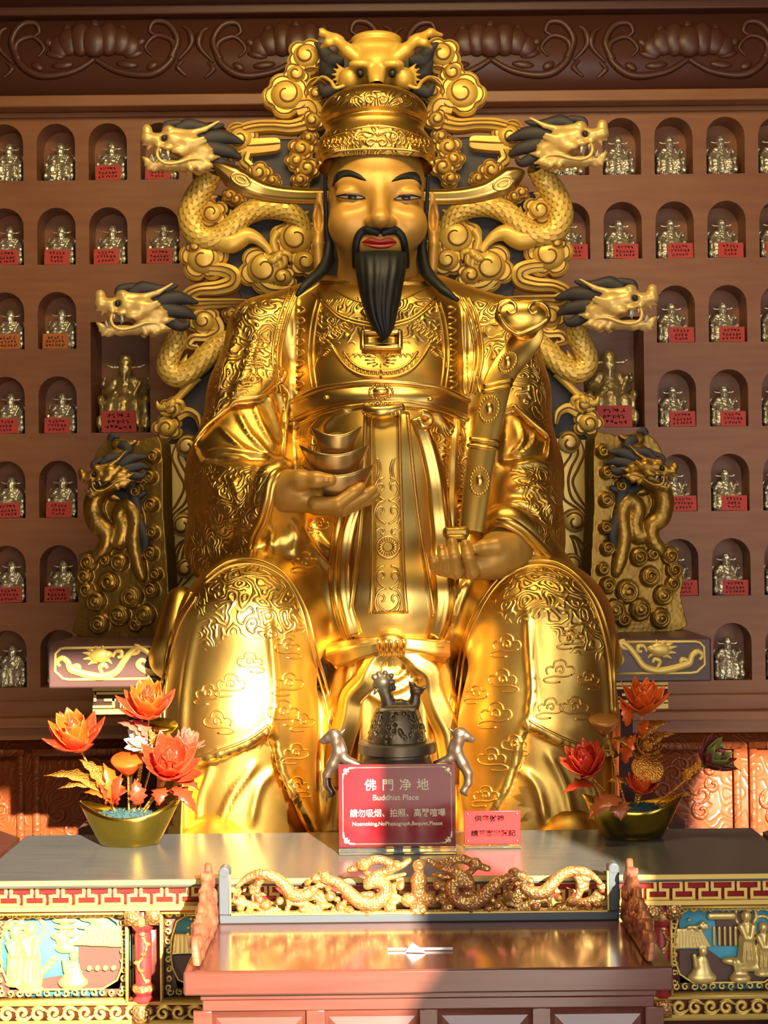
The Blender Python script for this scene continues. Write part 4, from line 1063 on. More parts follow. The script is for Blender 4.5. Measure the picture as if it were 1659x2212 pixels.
def sceptre():
    C = [(1018, 1150, 5.56), (1030, 1060, 5.60), (1043, 970, 5.64), (1058, 900, 5.67), (1074, 832, 5.70), (1092, 795, 5.72), (1114, 765, 5.74), (1138, 726, 5.76), (1142, 690, 5.74)]
    T = thing('ruyi_sceptre', 'long golden cloud-headed sceptre held upright in the curled hand', 'sceptre', W(1018, 1150, 5.56))
    P = np.array(Wl(catmull(C, 6))); n = len(P); hw = lerp_list([26, 29, 30, 31, 31, 31, 32, 36, 30], n)*5.65/FPX
    V = []; F = []; Tn = np.gradient(P, axis=0); Tn /= np.linalg.norm(Tn, axis=1)[:, None]
    sec = [(-1, 0.0), (-0.93, -0.018), (-0.6, -0.026), (0, -0.03), (0.6, -0.026), (0.93, -0.018), (1, 0.0), (1, 0.03), (-1, 0.03)]
    for i in range(n):
        r_ = np.cross(Tn[i], (0, 1, 0.0)); r_ = -r_/np.linalg.norm(r_)
        if r_[0] < 0: r_ = -r_
        u = np.cross(r_, Tn[i]); u /= np.linalg.norm(u)
        if u[1] < 0: u = -u
        for a, b in sec: V.append(P[i] + r_*a*hw[i] + u*b)
    k = len(sec)
    for i in range(n-1):
        for j in range(k): F.append((i*k+j, i*k+(j+1) % k, (i+1)*k+(j+1) % k, (i+1)*k+j))
    F.append(tuple(range(k))); F.append(tuple((n-1)*k+j for j in range(k)))
    mesh_obj('shaft', V, F, M['ruyi'], T, smooth='sharp')
    B = bvh_of(np.array(V), F)
    for (xa, ya, xb, yb) in ((1010, 962, 1073, 968), (1014, 948, 1076, 954), (1042, 846, 1104, 832), (1044, 835, 1106, 821)):
        m = MB(); m.tube(on_path([B], [(xa, ya), ((xa+xb)/2, (ya+yb)/2), (xb, yb)], 4, 5.66, 0.003), 0.008, 8); m.build('band', M['ruyi'], T)
    for cx, cy, rx, ry, sk in ((1097, 783, 17, 21, -0.6), (1057, 884, 20, 27, -0.25), (1036, 1040, 19, 29, -0.1)):
        m = MB()
        for i in range(22):
            t = 2*PI*i/22; q, _ = on([B], cx + rx*math.cos(t) + sk*-ry*math.sin(t)*-0.5, cy + ry*math.sin(t), 5.66, 0.003); m.ball(q, 0.0062, 6, 5)
        q, _ = on([B], cx, cy, 5.66, 0.0); m.ball(q, (0.017, 0.016, 0.027), 14, 10); m.build('beaded_medallion', M['gold'], T)
    # cloud-shaped head
    out = [(1072, 672), (1078, 652), (1098, 645), (1116, 652), (1130, 648), (1148, 648), (1170, 648), (1186, 662), (1191, 684), (1180, 700), (1160, 712), (1138, 722), (1120, 728), (1100, 716), (1082, 700), (1070, 686)]
    Yh = 5.68; O = catmull([(W(a, b, Yh)[0], W(a, b, Yh)[2]) for a, b in out], 4, True)
    lo = np.array((O[:,0].min()-.03, Yh-.06, O[:,1].min()-.03)); hi = np.array((O[:,0].max()+.03, Yh+.09, O[:,1].max()+.03))
    s = SDF(lo, hi, 0.004); s.poly(O, Yh - 0.005, Yh + 0.05, 0.01); c = W(1128, 686, Yh); s.ell(c, (0.095, 0.035, 0.06), 0.02)
    s.cone(W(1138, 712, Yh + 0.04), W(1142, 690, Yh + 0.04), 0.04, 0.03, 0.02)
    v, f = s.mesh(3); mesh_obj('cloud_head', v, f, M['ruyi'], T); Bq = bvh_of(v, f)
    m = MB(); m.tube(on_path([Bq], [(c_[0], c_[1]) for c_ in [(1078, 674), (1082, 660), (1098, 652), (1112, 658), (1114, 672), (1104, 678), (1096, 672)]], 6, Yh, 0.003), 0.007, 8)
    m.tube(on_path([Bq], [(1184, 684), (1182, 668), (1168, 655), (1150, 656), (1142, 668), (1150, 678), (1160, 674)], 6, Yh, 0.003), 0.007, 8)
    m.tube(on_path([Bq], [(1078, 680), (1090, 700), (1106, 714), (1120, 720), (1140, 714), (1165, 702), (1182, 690)], 6, Yh, 0.003), 0.007, 8)
    m.build('cloud_scroll', M['gold'], T)
    m = MB(); V2 = W(985, 1150, 5.54); m.box(V2, (0.095, 0.06, 0.042)); m.box(V2 + [0.0, -0.02, -0.02], (0.08, 0.05, 0.03)); m.build('butt_cap', M['old_gold'], T, bevel=0.014)
M['ruyi'] = mat('sceptre_gold', (0.80, 0.48, 0.09), 1.0, 0.30, [('noise', 40, 0.08, 0.003)])
sceptre()
# ================================================================== the throne and its carved dragon screen
ZSLAB = W(829, 1384, 5.93)[2]
YS = 6.66                                   # front of the screen's dark ground
XMIR = W(814, 700, YS)[0]
def mir(V): V = np.array(V, float); V[..., 0] = 2*XMIR - V[..., 0]; return V
def q2(pts, Y): return np.array([W(p[0], p[1], Y) for p in pts])
def plate(mb, pts, Y0, Y1, ins=0.006):
    """a cut-out board with softened front edge; pts: world (x, z) closed outline"""
    P = np.asarray(pts, float); n = len(P); c = P.mean(0)
    t = np.roll(P, -1, 0) - np.roll(P, 1, 0); t /= np.linalg.norm(t, axis=1)[:, None] + 1e-9
    nn = np.stack([t[:, 1], -t[:, 0]], 1)
    area = 0.5*np.sum(P[:,0]*np.roll(P[:,1], -1) - np.roll(P[:,0], -1)*P[:,1])
    if area < 0: nn = -nn
    I = P - nn*ins
    V = [(p[0], Y1, p[1]) for p in P] + [(p[0], Y0 + ins, p[1]) for p in P] + [(p[0], Y0, p[1]) for p in I]
    F = [tuple(range(n)), tuple(range(3*n - 1, 2*n - 1, -1))]
    for k in (0, n):
        F += [(k + i, k + n + i, k + n + (i+1) % n, k + (i+1) % n) for i in range(n)]
    mb.add(V, F)
def lobed(cx, cz, r, lobes, a0=0.0, ecc=1.0, depth=0.14, n=40):
    a = np.linspace(0, 2*PI, n, endpoint=False); q = r*(1 - depth + depth*2*np.abs(np.sin((a - a0)*lobes/2))**0.6 - depth*0.5)
    return np.stack([cx + q*np.cos(a)*ecc, cz + q*np.sin(a)], 1)
class Cloud:
    """a ruyi cloud head: lobed board, rim, disc and a spiral groove"""
    def __init__(s): s.g = MB(); s.k = MB()
    def head(s, px_, py_, r, Y, ang=0.4, hand=1, lobes=5, ecc=1.1):
        c = W(px_, py_, Y); m = Y/FPX; R_ = r*m
        plate(s.g, lobed(c[0], c[2], R_*1.25, lobes, ang, ecc), Y - 0.012, Y + 0.07, 0.012)
        s.k.tube([(x, Y - 0.013, z) for x, z in lobed(c[0], c[2], R_*1.03, lobes, ang, ecc)] + [(lobed(c[0], c[2], R_*1.03, lobes, ang, ecc)[0][0], Y - 0.013, lobed(c[0], c[2], R_*1.03, lobes, ang, ecc)[0][1])], 0.0035, 5)
        s.g.ball((c[0], Y - 0.008, c[2]), (R_*0.86*ecc, 0.034, R_*0.86), 24, 10)
        sp = spiral2(c[0], c[2], R_*0.80, 1.15, ang, hand, 26, 0.3)
        th = np.sqrt(np.clip(1 - ((sp[:,0]-c[0])/(R_*0.86*ecc))**2 - ((sp[:,1]-c[2])/(R_*0.86))**2, 0.02, 1))
        s.k.tube([(x, Y - 0.008 - 0.034*t - 0.001, z) for (x, z), t in zip(sp, th)], [0.002, 0.005, 0.003], 5)
        return s
    def band(s, pts, w, Y, lines=2):
        """a flowing ribbon of cloud: stepped ridges with dark grooves between"""
        P = q2(catmull(np.array(pts, float), 8), Y); m = Y/FPX; n = len(P); wd = lerp_list(w, n)*m
        T = np.gradient(P, axis=0); T /= np.linalg.norm(T, axis=1)[:, None]; Nn = np.stack([-T[:, 2], 0*T[:, 0], T[:, 0]], 1)
        sec = [(-1, 0.05), (-1, 0.0), (-0.9, -0.012)]
        for i in range(lines):
            x = -1 + 2*(i+1)/(lines+1); sec += [(x - 0.05, -0.020 - 0.008*i), (x + 0.05, -0.020 - 0.006*i)]
        sec += [(0.9, -0.018), (1, -0.004), (1, 0.05)]
        V = []; F = []; k = len(sec)
        for i in range(n):
            for a, b in sec: V.append(P[i] + Nn[i]*a*wd[i] + np.array((0, b, 0)))
        for i in range(n - 1):
            for j in range(k): F.append((i*k+j, i*k+(j+1) % k, (i+1)*k+(j+1) % k, (i+1)*k+j))
        F.append(tuple(range(k))); F.append(tuple((n-1)*k+j for j in range(k)))
        s.g.add(V, F)
        for i in range(lines):
            x = -1 + 2*(i+1)/(lines+1) + 0.02
            s.k.tube([P[j] + Nn[j]*x*wd[j] + np.array((0, -0.0215 - 0.008*i, 0)) for j in range(n)], [0.002, 0.004, 0.004, 0.002], 5)
        return s
    def build(s, parent, mirror=False, m=None):
        for f in ((lambda v: v), mir) if mirror == 'both' else ((mir,) if mirror else ((lambda v: v),)):
            a = MB(); a.add(f(np.concatenate(s.g.V)), s.g.F); o = a.build('cloud', m or M['screen_gold'], parent, smooth='sharp')
            if s.k.V: a = MB(); a.add(f(np.concatenate(s.k.V)), s.k.F); a.build('cloud_groove', M['groove'], o)
def scaled_tube(pts, rad, seg=132, sc=0.024, amp=0.005):
    """dragon body: a tube with overlapping scales raised on it; also returns how near each point is to a scale's drawn edge"""
    P = np.asarray(pts); d = np.r_[0, np.cumsum(np.linalg.norm(np.diff(P, axis=0), axis=1))]
    n = int(d[-1]/0.0034) + 2; t = np.linspace(0, d[-1], n)
    P = np.stack([np.interp(t, d, P[:, k]) for k in range(3)], 1)
    for _ in range(3): P[1:-1] = 0.5*P[1:-1] + 0.25*(P[:-2] + P[2:])
    R_ = lerp_list(rad, n); V, F = tube_mesh(P, R_, seg, 0.8)
    V = V[:n*seg].reshape(n, seg, 3); E = np.zeros((n, seg))
    u = (t/sc)[:, None] + np.zeros((1, seg)); v = np.arange(seg)[None, :]/seg*12 + np.zeros((n, 1))
    H = np.full((n, seg), -1.0)
    fl = np.floor(u)
    for k in (0, -1):                        # later rows lie over earlier ones
        row = fl + k; off = 0.5*(np.mod(row, 2)); vv = np.mod(v - off + 0.5, 1) - 0.5; q = u - row
        r = np.hypot(vv/0.60, np.maximum(q, 0)/1.45)
        m = (r < 1) & (q >= 0) & (H < 0)
        H[m] = (0.4 + 0.6*(r[m]))*1.0; E[m] = np.clip((r[m] - 0.70)/0.16, 0, 1)
    H = np.maximum(H, 0)
    V = V + (V - P[:, None])/R_[:, None, None]*(amp*H)[:, :, None]
    return V.reshape(-1, 3), [f for f in F if len(f) == 4], E.reshape(-1)
def dragon_profile_head():
    """a roaring dragon's head in profile, facing left; local frame with the neck joint at the origin, 1 unit = 1 px at the upper left head"""
    u = 6.45/FPX
    def p(x, y, d=0.0): return np.array(((x - 440)*u, d*u, -(y - 330)*u))
    S = SDF((-0.31, -0.14, -0.10), (0.08, 0.14, 0.16), 0.0048)
    r = lambda a: a*u
    S.chain([p(308, 302), p(332, 306), p(362, 304), p(395, 312), p(432, 330)], [r(13), r(14), r(21), r(27), r(22)], 0.02, sy=1.25)
    S.ell(p(309, 286), (r(12), r(14), r(15)), 0.012); S.ell(p(356, 284), (r(15), r(26), r(12)), 0.012)
    for d in (-1, 1):
        S.ell(p(344, 304, 20*d), (r(9), r(8), r(8)), 0.004, 's')
        S.ell(p(308, 298, 11*d), (r(6), r(6), r(5)), 0.006)
        S.ell(p(378, 330, 24*d), (r(20), r(10), r(12)), 0.010); S.ell(p(352, 324, 18*d), (r(11), r(8), r(6)), 0.006); S.ell(p(333, 320, 14*d), (r(8), r(7), r(6)), 0.006)
        S.cone(p(396, 314, 24*d), p(428, 302, 34*d), r(9), r(3), 0.008); S.cone(p(405, 318, 24*d), p(432, 308, 30*d), r(9), r(4), 0.008)
        S.chain([p(368, 288, 14*d), p(400, 290, 16*d), p(432, 280, 20*d), p(462, 262, 24*d)], [r(9), r(8), r(5.5), r(2.5)], 0.008)
        for tx, ty, bx, by in ((450, 320, 425, 330), (466, 337, 430, 340), (458, 360, 425, 350), (430, 372, 412, 356), (404, 374, 398, 356), (442, 366, 420, 352), (440, 310, 420, 322)):
            S.chain([p(bx, by, 14*d), p((bx+tx)/2, (by+ty)/2 + 2, 18*d), p(tx, ty, 16*d)], [r(11), r(6.5), r(1.5)], 0.006)
    S.chain([p(320, 356), p(350, 360), p(385, 354), p(412, 342)], [r(8), r(11), r(15), r(18)], 0.012, sy=1.3)
    for tx, ty, bx, by in ((299, 342, 316, 356), (303, 360, 320, 358), (308, 370, 324, 360), (322, 372, 332, 362)):
        S.chain([p(bx, by), p((bx+tx)/2, (by+ty)/2), p(tx, ty)], [r(8), r(6), r(2)], 0.008)
    for tx, ty, bx, by in ((300, 316, 312, 310), (310, 326, 318, 314), (326, 328, 330, 316)): S.cone(p(bx, by), p(tx, ty), r(8), r(2), 0.006)
    S.cone(p(318, 336), p(372, 342), r(4), r(8), 0.006, 's', sy=4.0)
    S.ell(p(391, 277), (r(8), r(8), r(8)), 0.003)
    hv, hf = S.mesh(1)
    w = MB()
    for d in (-1, 1): w.tube([p(*c) for c in catmull([(332, 326, 18*d), (328, 340, 24*d), (334, 354, 26*d), (352, 360, 26*d), (376, 356, 27*d), (402, 347, 26*d), (424, 348, 24*d), (436, 358, 22*d)], 6)], [r(3), r(4), r(4), r(4), r(4), r(3), r(1)], 8)
    e = MB()
    for d in (-1, 1): e.ball(p(344, 304, 19*d), (r(6), r(5), r(6)), 10, 8)
    t = MB()
    for d in (-1, 1):
        t.tube([p(352, 328, 15*d), p(354, 344, 15*d)], [r(4.5), r(1.5)], 6); t.tube([p(336, 326, 12*d), p(337, 335, 12*d)], [r(3), r(1)], 6); t.tube([p(322, 354, 12*d), p(318, 340, 12*d)], [r(3.5), r(1)], 6)
    mn = MB()                                # dark mane sweeping back
    for pts, rr_ in (([(372, 280), (400, 268), (440, 272), (478, 262)], [10, 16, 12, 2]), ([(400, 290), (440, 292), (480, 290), (520, 300)], [14, 20, 16, 3]), ([(405, 312), (450, 316), (490, 322), (515, 335)], [14, 18, 14, 3]), ([(410, 335), (450, 340), (485, 352), (500, 340)], [12, 16, 11, 2]), ([(345, 284), (352, 270), (378, 264), (404, 262)], [6, 9, 8, 2])):
        mn.tube([p(a, b, 0) for a, b in catmull(np.array(pts, float), 6)], [r(x) for x in rr_], 12, 0.8)
    return (hv, hf), w, e, t, mn
def place_head(data, at, scale, flip, parent, ang=0.0, turn=0.0, post=None, m=None):
    (hv, hf), w, e, t, mn = data
    c, s_ = math.cos(ang), math.sin(ang); ct, st = math.cos(turn), math.sin(turn)
    def X(V):
        V = np.array(V, float)*scale
        x, z = V[:, 0]*c - V[:, 2]*s_, V[:, 0]*s_ + V[:, 2]*c
        x, y = x*ct - V[:, 1]*st, x*st + V[:, 1]*ct
        V = np.stack([x, y, z], 1)
        V = V + np.asarray(at)
        if post: return post(V)
        return mir(V) if flip else V
    m = m or M['dragon_gold']
    o = mesh_obj('dragon_head', X(hv), hf, m, parent)
    for nm, b, q in (('whiskers', w, m), ('fangs', t, M['ivory']), ('mane', mn, M['slate'])):
        mesh_obj(nm, X(np.concatenate(b.V)), b.F, q, o)
    k = len(e.V[0])
    for V in e.V: mesh_obj('eye', X(V), [f for f in e.F if max(f) < k], M['black'], o)
    return o
M['scale_gold'] = mat('scale_gold', (0.86, 0.56, 0.10), 0.3, 0.40, paint=('edge', (0.38, 0.17, 0.02)))
M['dragon_gold'] = mat('dragon_gold', (0.80, 0.53, 0.16), 0.3, 0.36, [('noise', 40, 0.12, 0.004)])
M['ivory'] = mat('ivory_teeth', (0.75, 0.72, 0.65), 0, 0.3)
HEAD = dragon_profile_head()

def build_screen():
    base = W(814, 1370, YS)
    T = thing('dragon_screen', 'tall openwork throne back of golden clouds and dragons behind the giant statue', 'screen', base)
    # dark ground boards
    half = [(813, 90), (745, 100), (706, 130), (692, 160), (700, 200), (660, 250), (640, 300), (560, 300), (545, 345), (548, 390), (510, 430), (470, 420), (440, 500), (480, 560), (520, 640), (500, 690), (480, 700), (440, 780), (425, 830), (392, 860), (380, 905), (362, 935), (360, 1375), (813, 1375)]
    L_ = q2(half, YS); L_[:, 2] = np.maximum(L_[:, 2], ZSLAB + 0.002); P = np.concatenate([L_, mir(L_)[::-1][1:-1]])
    b = MB(); plate(b, [(v[0], v[2]) for v in P], YS, YS + 0.09, 0.004); b.build('ground_board', M['slate'], T, smooth=False)
    Y = YS - 0.03
    groups = [
        [('h', 662, 122, 31, 0.5, 1), ('h', 640, 162, 22, 1.5, -1), ('h', 620, 206, 38, 2.6, -1), ('b', [(618, 185), (640, 165), (668, 150), (690, 152)], [10, 9, 5, 2], 1), ('b', [(660, 196), (672, 178), (694, 172), (712, 188)], [3, 5, 4, 2], 1)],
        [('b', [(640, 232), (668, 228), (678, 246), (664, 264), (630, 274), (590, 272), (550, 274), (512, 284), (484, 290)], [20, 22, 20, 18, 15, 13, 14, 14, 4], 2), ('h', 684, 205, 18, 0.5, 1), ('h', 676, 262, 20, 0.2, 1)],
        [('h', 518, 302, 30, 1.2, 1), ('b', [(520, 318), (560, 316), (596, 313), (606, 312)], [18, 17, 15, 8], 1), ('b', [(533, 330), (528, 348), (540, 360), (548, 375)], [10, 11, 9, 12], 1), ('h', 560, 374, 20, 2.0, 1), ('h', 590, 392, 14, 0.3, 1)],
        [('h', 652, 322, 22, 0.8, 1), ('h', 640, 348, 18, 2.4, -1), ('h', 664, 365, 20, 4.0, 1), ('h', 650, 390, 16, 1.0, 1), ('h', 668, 300, 16, 0.0, 1)],
        [('h', 498, 424, 15, 0.6, 1), ('h', 512, 432, 14, 3.0, 1), ('h', 458, 462, 26, 0.0, -1)],
        [('h', 640, 516, 40, 1.0, 1), ('h', 660, 566, 28, 2.0, -1), ('h', 690, 540, 20, 0.4, 1)],
        [('h', 572, 582, 42, 1.6, 1), ('h', 610, 600, 24, 0.0, 1), ('b', [(560, 610), (580, 625), (610, 628), (650, 622)], [10, 12, 10, 3], 1)],
        [('h', 440, 560, 38, 2.2, -1), ('h', 425, 535, 18, 0.0, 1), ('b', [(452, 582), (482, 584), (503, 594), (500, 612), (470, 622), (430, 626), (406, 640), (420, 656), (460, 656), (505, 655), (535, 655)], [14, 16, 18, 18, 16, 14, 15, 14, 11, 10, 8], 2)],
        [('h', 441, 694, 27, 0.2, 1), ('b', [(466, 688), (474, 712), (450, 728), (418, 730), (408, 746), (428, 752)], [10, 12, 10, 9, 8, 4], 1), ('h', 502, 680, 16, 1.0, 1)],
        [('h', 362, 924, 24, 0.0, -1), ('h', 372, 882, 20, 2.0, 1), ('b', [(384, 900), (405, 890), (425, 900), (432, 925)], [12, 11, 8, 3], 1)],
    ]
    for g in groups:
        c = Cloud()
        for i, e in enumerate(g):
            if e[0] == 'h': c.head(e[1], e[2], e[3], Y - 0.004*(i % 4), e[4], e[5])
            else: c.band(e[1], e[2], Y - 0.002*(i % 3), e[3])
        c.build(T, 'both')
    # side pilasters with flowing waves
    for f in (0, 1):
        b = MB(); P = q2([(360, 960), (360, 1375), (432, 1375), (432, 955)], YS - 0.012); P[:, 2] = np.maximum(P[:, 2], ZSLAB + 0.003); P = mir(P) if f else P
        plate(b, [(v[0], v[2]) for v in P], YS - 0.012, YS + 0.02, 0.004); o = b.build('pilaster', M['pale_gold'], T, smooth='sharp')
        k = MB()
        for d in (0, 16, 34):
            q = q2(catmull(np.array([(385 + d, 950), (372 + d*0.8, 985), (385 + d, 1020), (398 + d*0.6, 1050), (384 + d, 1085), (366 + d*0.6, 1110), (362 + d*0.4, 1130)], float), 6), YS - 0.014)
            k.tube(mir(q) if f else q, [0.003, 0.006, 0.006, 0.004], 6)
            q = q2(catmull(np.array([(372 + d*0.5, 1270), (380 + d, 1240), (370 + d*0.7, 1215), (382 + d*0.5, 1180), (400 + d*0.2, 1165)], float), 6), YS - 0.014)
            k.tube(mir(q) if f else q, [0.003, 0.006, 0.006, 0.004], 6)
        for cx, cy, r in ((395, 1135, 25), (402, 1228, 22), (404, 965, 24), (385, 1300, 24)):
            c = W(cx, cy, YS - 0.02); R_ = r*YS/FPX; bl = MB(); bl.ball(c, (R_, 0.025, R_), 22, 8)
            g = MB(); g.add(mir(np.concatenate(bl.V)) if f else np.concatenate(bl.V), bl.F); g.build('wave_boss', M['pale_gold'], o)
            for rr_, tn in ((1.15, 0.9), (0.8, 1.1)):
                sp = spiral2(c[0], c[2], R_*rr_, tn, 0.5, 1, 24, 0.35); z = np.clip(1 - ((sp[:,0]-c[0])**2 + (sp[:,1]-c[2])**2)/R_**2, 0, 1)**0.5
                q = np.array([(x, YS - 0.016 - 0.03*t, zz) for (x, zz), t in zip(sp, z)]); k.tube(mir(q) if f else q, 0.0045, 6)
        k.build('wave_groove', M['groove'], o)
    # dragons' bodies
    paths = ([(462, 366, -0.10), (448, 392, -0.06), (424, 428, -0.05), (411, 470, -0.05), (426, 508, -0.05), (464, 516, -0.05), (498, 494, -0.05), (530, 464, -0.05), (572, 450, -0.05), (618, 455, -0.05), (648, 478, -0.04), (662, 505, -0.03)], [21, 24, 25, 25, 24, 23, 23, 22, 22, 22, 20, 14]), \
            ([(382, 704, -0.11), (380, 738, -0.07), (366, 768, -0.06), (362, 796, -0.06), (384, 814, -0.06), (412, 802, -0.06), (440, 776, -0.06), (468, 750, -0.05), (500, 735, -0.05)], [18, 21, 22, 22, 22, 22, 23, 23, 22])
    for pts, rr_ in paths:
        q = np.array([W(a, b_, YS + d) for a, b_, d in catmull(np.array(pts, float), 10)])
        V, F, E = scaled_tube(q, np.array(rr_)*YS/FPX)
        for f in (0, 1): o = mesh_obj('dragon_body', mir(V) if f else V, F, M['scale_gold'], T, attr={'edge': E})
    # legs and claws, back fins
    for f in (0, 1):
        for pts, rr_, claw in (([(470, 518), (500, 524), (530, 510), (552, 514), (572, 530), (585, 548)], [22, 24, 20, 14, 9, 8], (590, 560)), ([(425, 812), (405, 836), (388, 856), (372, 868)], [14, 11, 8, 7], (368, 872)), ([(600, 500), (590, 520), (596, 545)], [9, 8, 8], (600, 552))):
            m = MB(); q = np.array([W(a, b_, YS - 0.05) for a, b_ in catmull(np.array(pts, float), 6)]); m.tube(q, np.array(rr_)*YS/FPX, 14, 0.8)
            for k in range(4):
                a = -0.4 + k*0.95; c0 = claw
                cq = [(c0[0], c0[1]), (c0[0] + 15*math.cos(a), c0[1] + 13*math.sin(a)), (c0[0] + 26*math.cos(a + 0.4), c0[1] + 24*math.sin(a + 0.4)), (c0[0] + 30*math.cos(a + 0.9), c0[1] + 29*math.sin(a + 0.9))]
                q = np.array([W(x, y, YS - 0.055 - (0.012 if 0 < i < 3 else 0)) for i, (x, y) in enumerate(catmull(np.array(cq, float), 5))]); m.tube(q, np.array([8, 8, 6, 1.5])*YS/FPX, 8)
            mm = MB(); V = np.concatenate(m.V); mm.add(mir(V) if f else V, m.F); mm.build('dragon_claw', M['screen_gold'], T)
        m = MB()
        for base_, tip in (((436, 420), (470, 425)), ((452, 470), (478, 440)), ((500, 478), (498, 452)), ((545, 440), (520, 440)), ((640, 470), (668, 455)), ((655, 485), (672, 482)), ((398, 745), (420, 735)), ((392, 790), (404, 765)), ((430, 762), (424, 742)), ((465, 735), (452, 718))):
            mid = ((base_[0]+tip[0])/2, (base_[1]+tip[1])/2 + 3)
            m.tube([W(*base_, YS - 0.04), W(*mid, YS - 0.045), W(*tip, YS - 0.04)], np.array([12, 7, 1])*YS/FPX, 8, 0.5)
        mm = MB(); V = np.concatenate(m.V); mm.add(mir(V) if f else V, m.F); mm.build('dragon_fin', M['screen_gold'], T)
    # heads thrusting out at the sides
    for f in (0, 1):
        place_head(HEAD, W(448, 334, YS - 0.16), 1.0, f, T, 0.0, 0.25); place_head(HEAD, W(350, 684, YS - 0.18), 1.0, f, T, 0.03, 0.25)
    # the dragon looking out over the top
    lo = W(690, 205, 6.45)*[1, 0, 1] + [0, 6.22, 0]; hi = W(955, 60, 6.45)*[1, 0, 1] + [0, 6.62, 0]
    S = SDF(lo, hi, 0.0055); q = lambda r_: r_*6.45/FPX; cx = 813
    S.ell(W(cx, 150, 6.46), (q(60), 0.14, q(48)), 0.03); S.ell(W(cx, 112, 6.46), (q(70), 0.11, q(24)), 0.03); S.ell(W(cx, 88, 6.48), (q(56), 0.10, q(16)), 0.02)
    S.cone(W(cx, 128, 6.40), W(cx, 172, 6.31), q(26), q(17), 0.02); S.ell(W(cx, 178, 6.30), (q(12), 0.03, q(10)), 0.01)
    for s in (-1, 1):
        S.ell(W(cx + 34*s, 140, 6.33), (q(26), 0.035, q(11)), 0.012); S.ell(W(cx + 34*s, 160, 6.325), (q(14), 0.03, q(12)), 0.006, 's')
        S.chain(Wl([(cx + 38*s, 128, 6.38), (cx + 62*s, 108, 6.38), (cx + 88*s, 84, 6.40), (cx + 118*s, 70, 6.42), (cx + 142*s, 76, 6.44)]), [q(13), q(13), q(10), q(8), q(4)], 0.015)
        S.chain(Wl([(cx + 78*s, 88, 6.40), (cx + 104*s, 92, 6.40), (cx + 118*s, 102, 6.42)]), [q(10), q(9), q(4)], 0.01)
        S.ell(W(cx + 58*s, 172, 6.40), (q(24), 0.06, q(26)), 0.02)
        for k in range(6):
            a = -0.75 + k*0.32; S.cone(W(cx + (60)*s, 165, 6.42), W(cx + (60 + 36*math.cos(a))*s, 165 + 40*math.sin(a), 6.43), q(9), q(2), 0.006)
        S.chain(Wl([(cx + 60*s, 122, 6.42), (cx + 74*s, 110, 6.43), (cx + 70*s, 96, 6.44)]), [q(10), q(8), q(3)], 0.01)
    v, f_ = S.mesh(1); o = mesh_obj('crest_dragon_head', v, f_, M['screen_gold'], T)
    for s in (-1, 1): m = MB(); m.ball(W(cx + 35*s, 159, 6.335), (q(9), 0.02, q(9)), 12, 8); m.build('eye', M['black'], o)
    for s in (-1, 1): m = MB(); m.tube(Wl(catmull(np.array([(cx + 62*s, 182, 6.38), (cx + 88*s, 190, 6.36), (cx + 98*s, 176, 6.38), (cx + 118*s, 166, 6.42), (cx + 140*s, 184, 6.46)]), 6)), [q(5), q(4), q(3.5), q(2)], 8); m.build('whisker', M['screen_gold'], o)
    for s in (-1, 1):
        m = MB()
        for pts, rr_ in (([(cx + 70*s, 130), (cx + 100*s, 128), (cx + 118*s, 104), (cx + 134*s, 92)], [14, 20, 12, 2]), ([(cx + 78*s, 160), (cx + 104*s, 150), (cx + 120*s, 128)], [16, 20, 3]), ([(cx + 80*s, 190), (cx + 110*s, 196), (cx + 124*s, 180)], [14, 16, 3])):
            m.tube(Wl([(a, b_, 6.56) for a, b_ in catmull(np.array(pts, float), 6)]), [q(x) for x in rr_], 12, 0.6)
        m.build('mane', M['slate'], o)
    return T
build_screen()

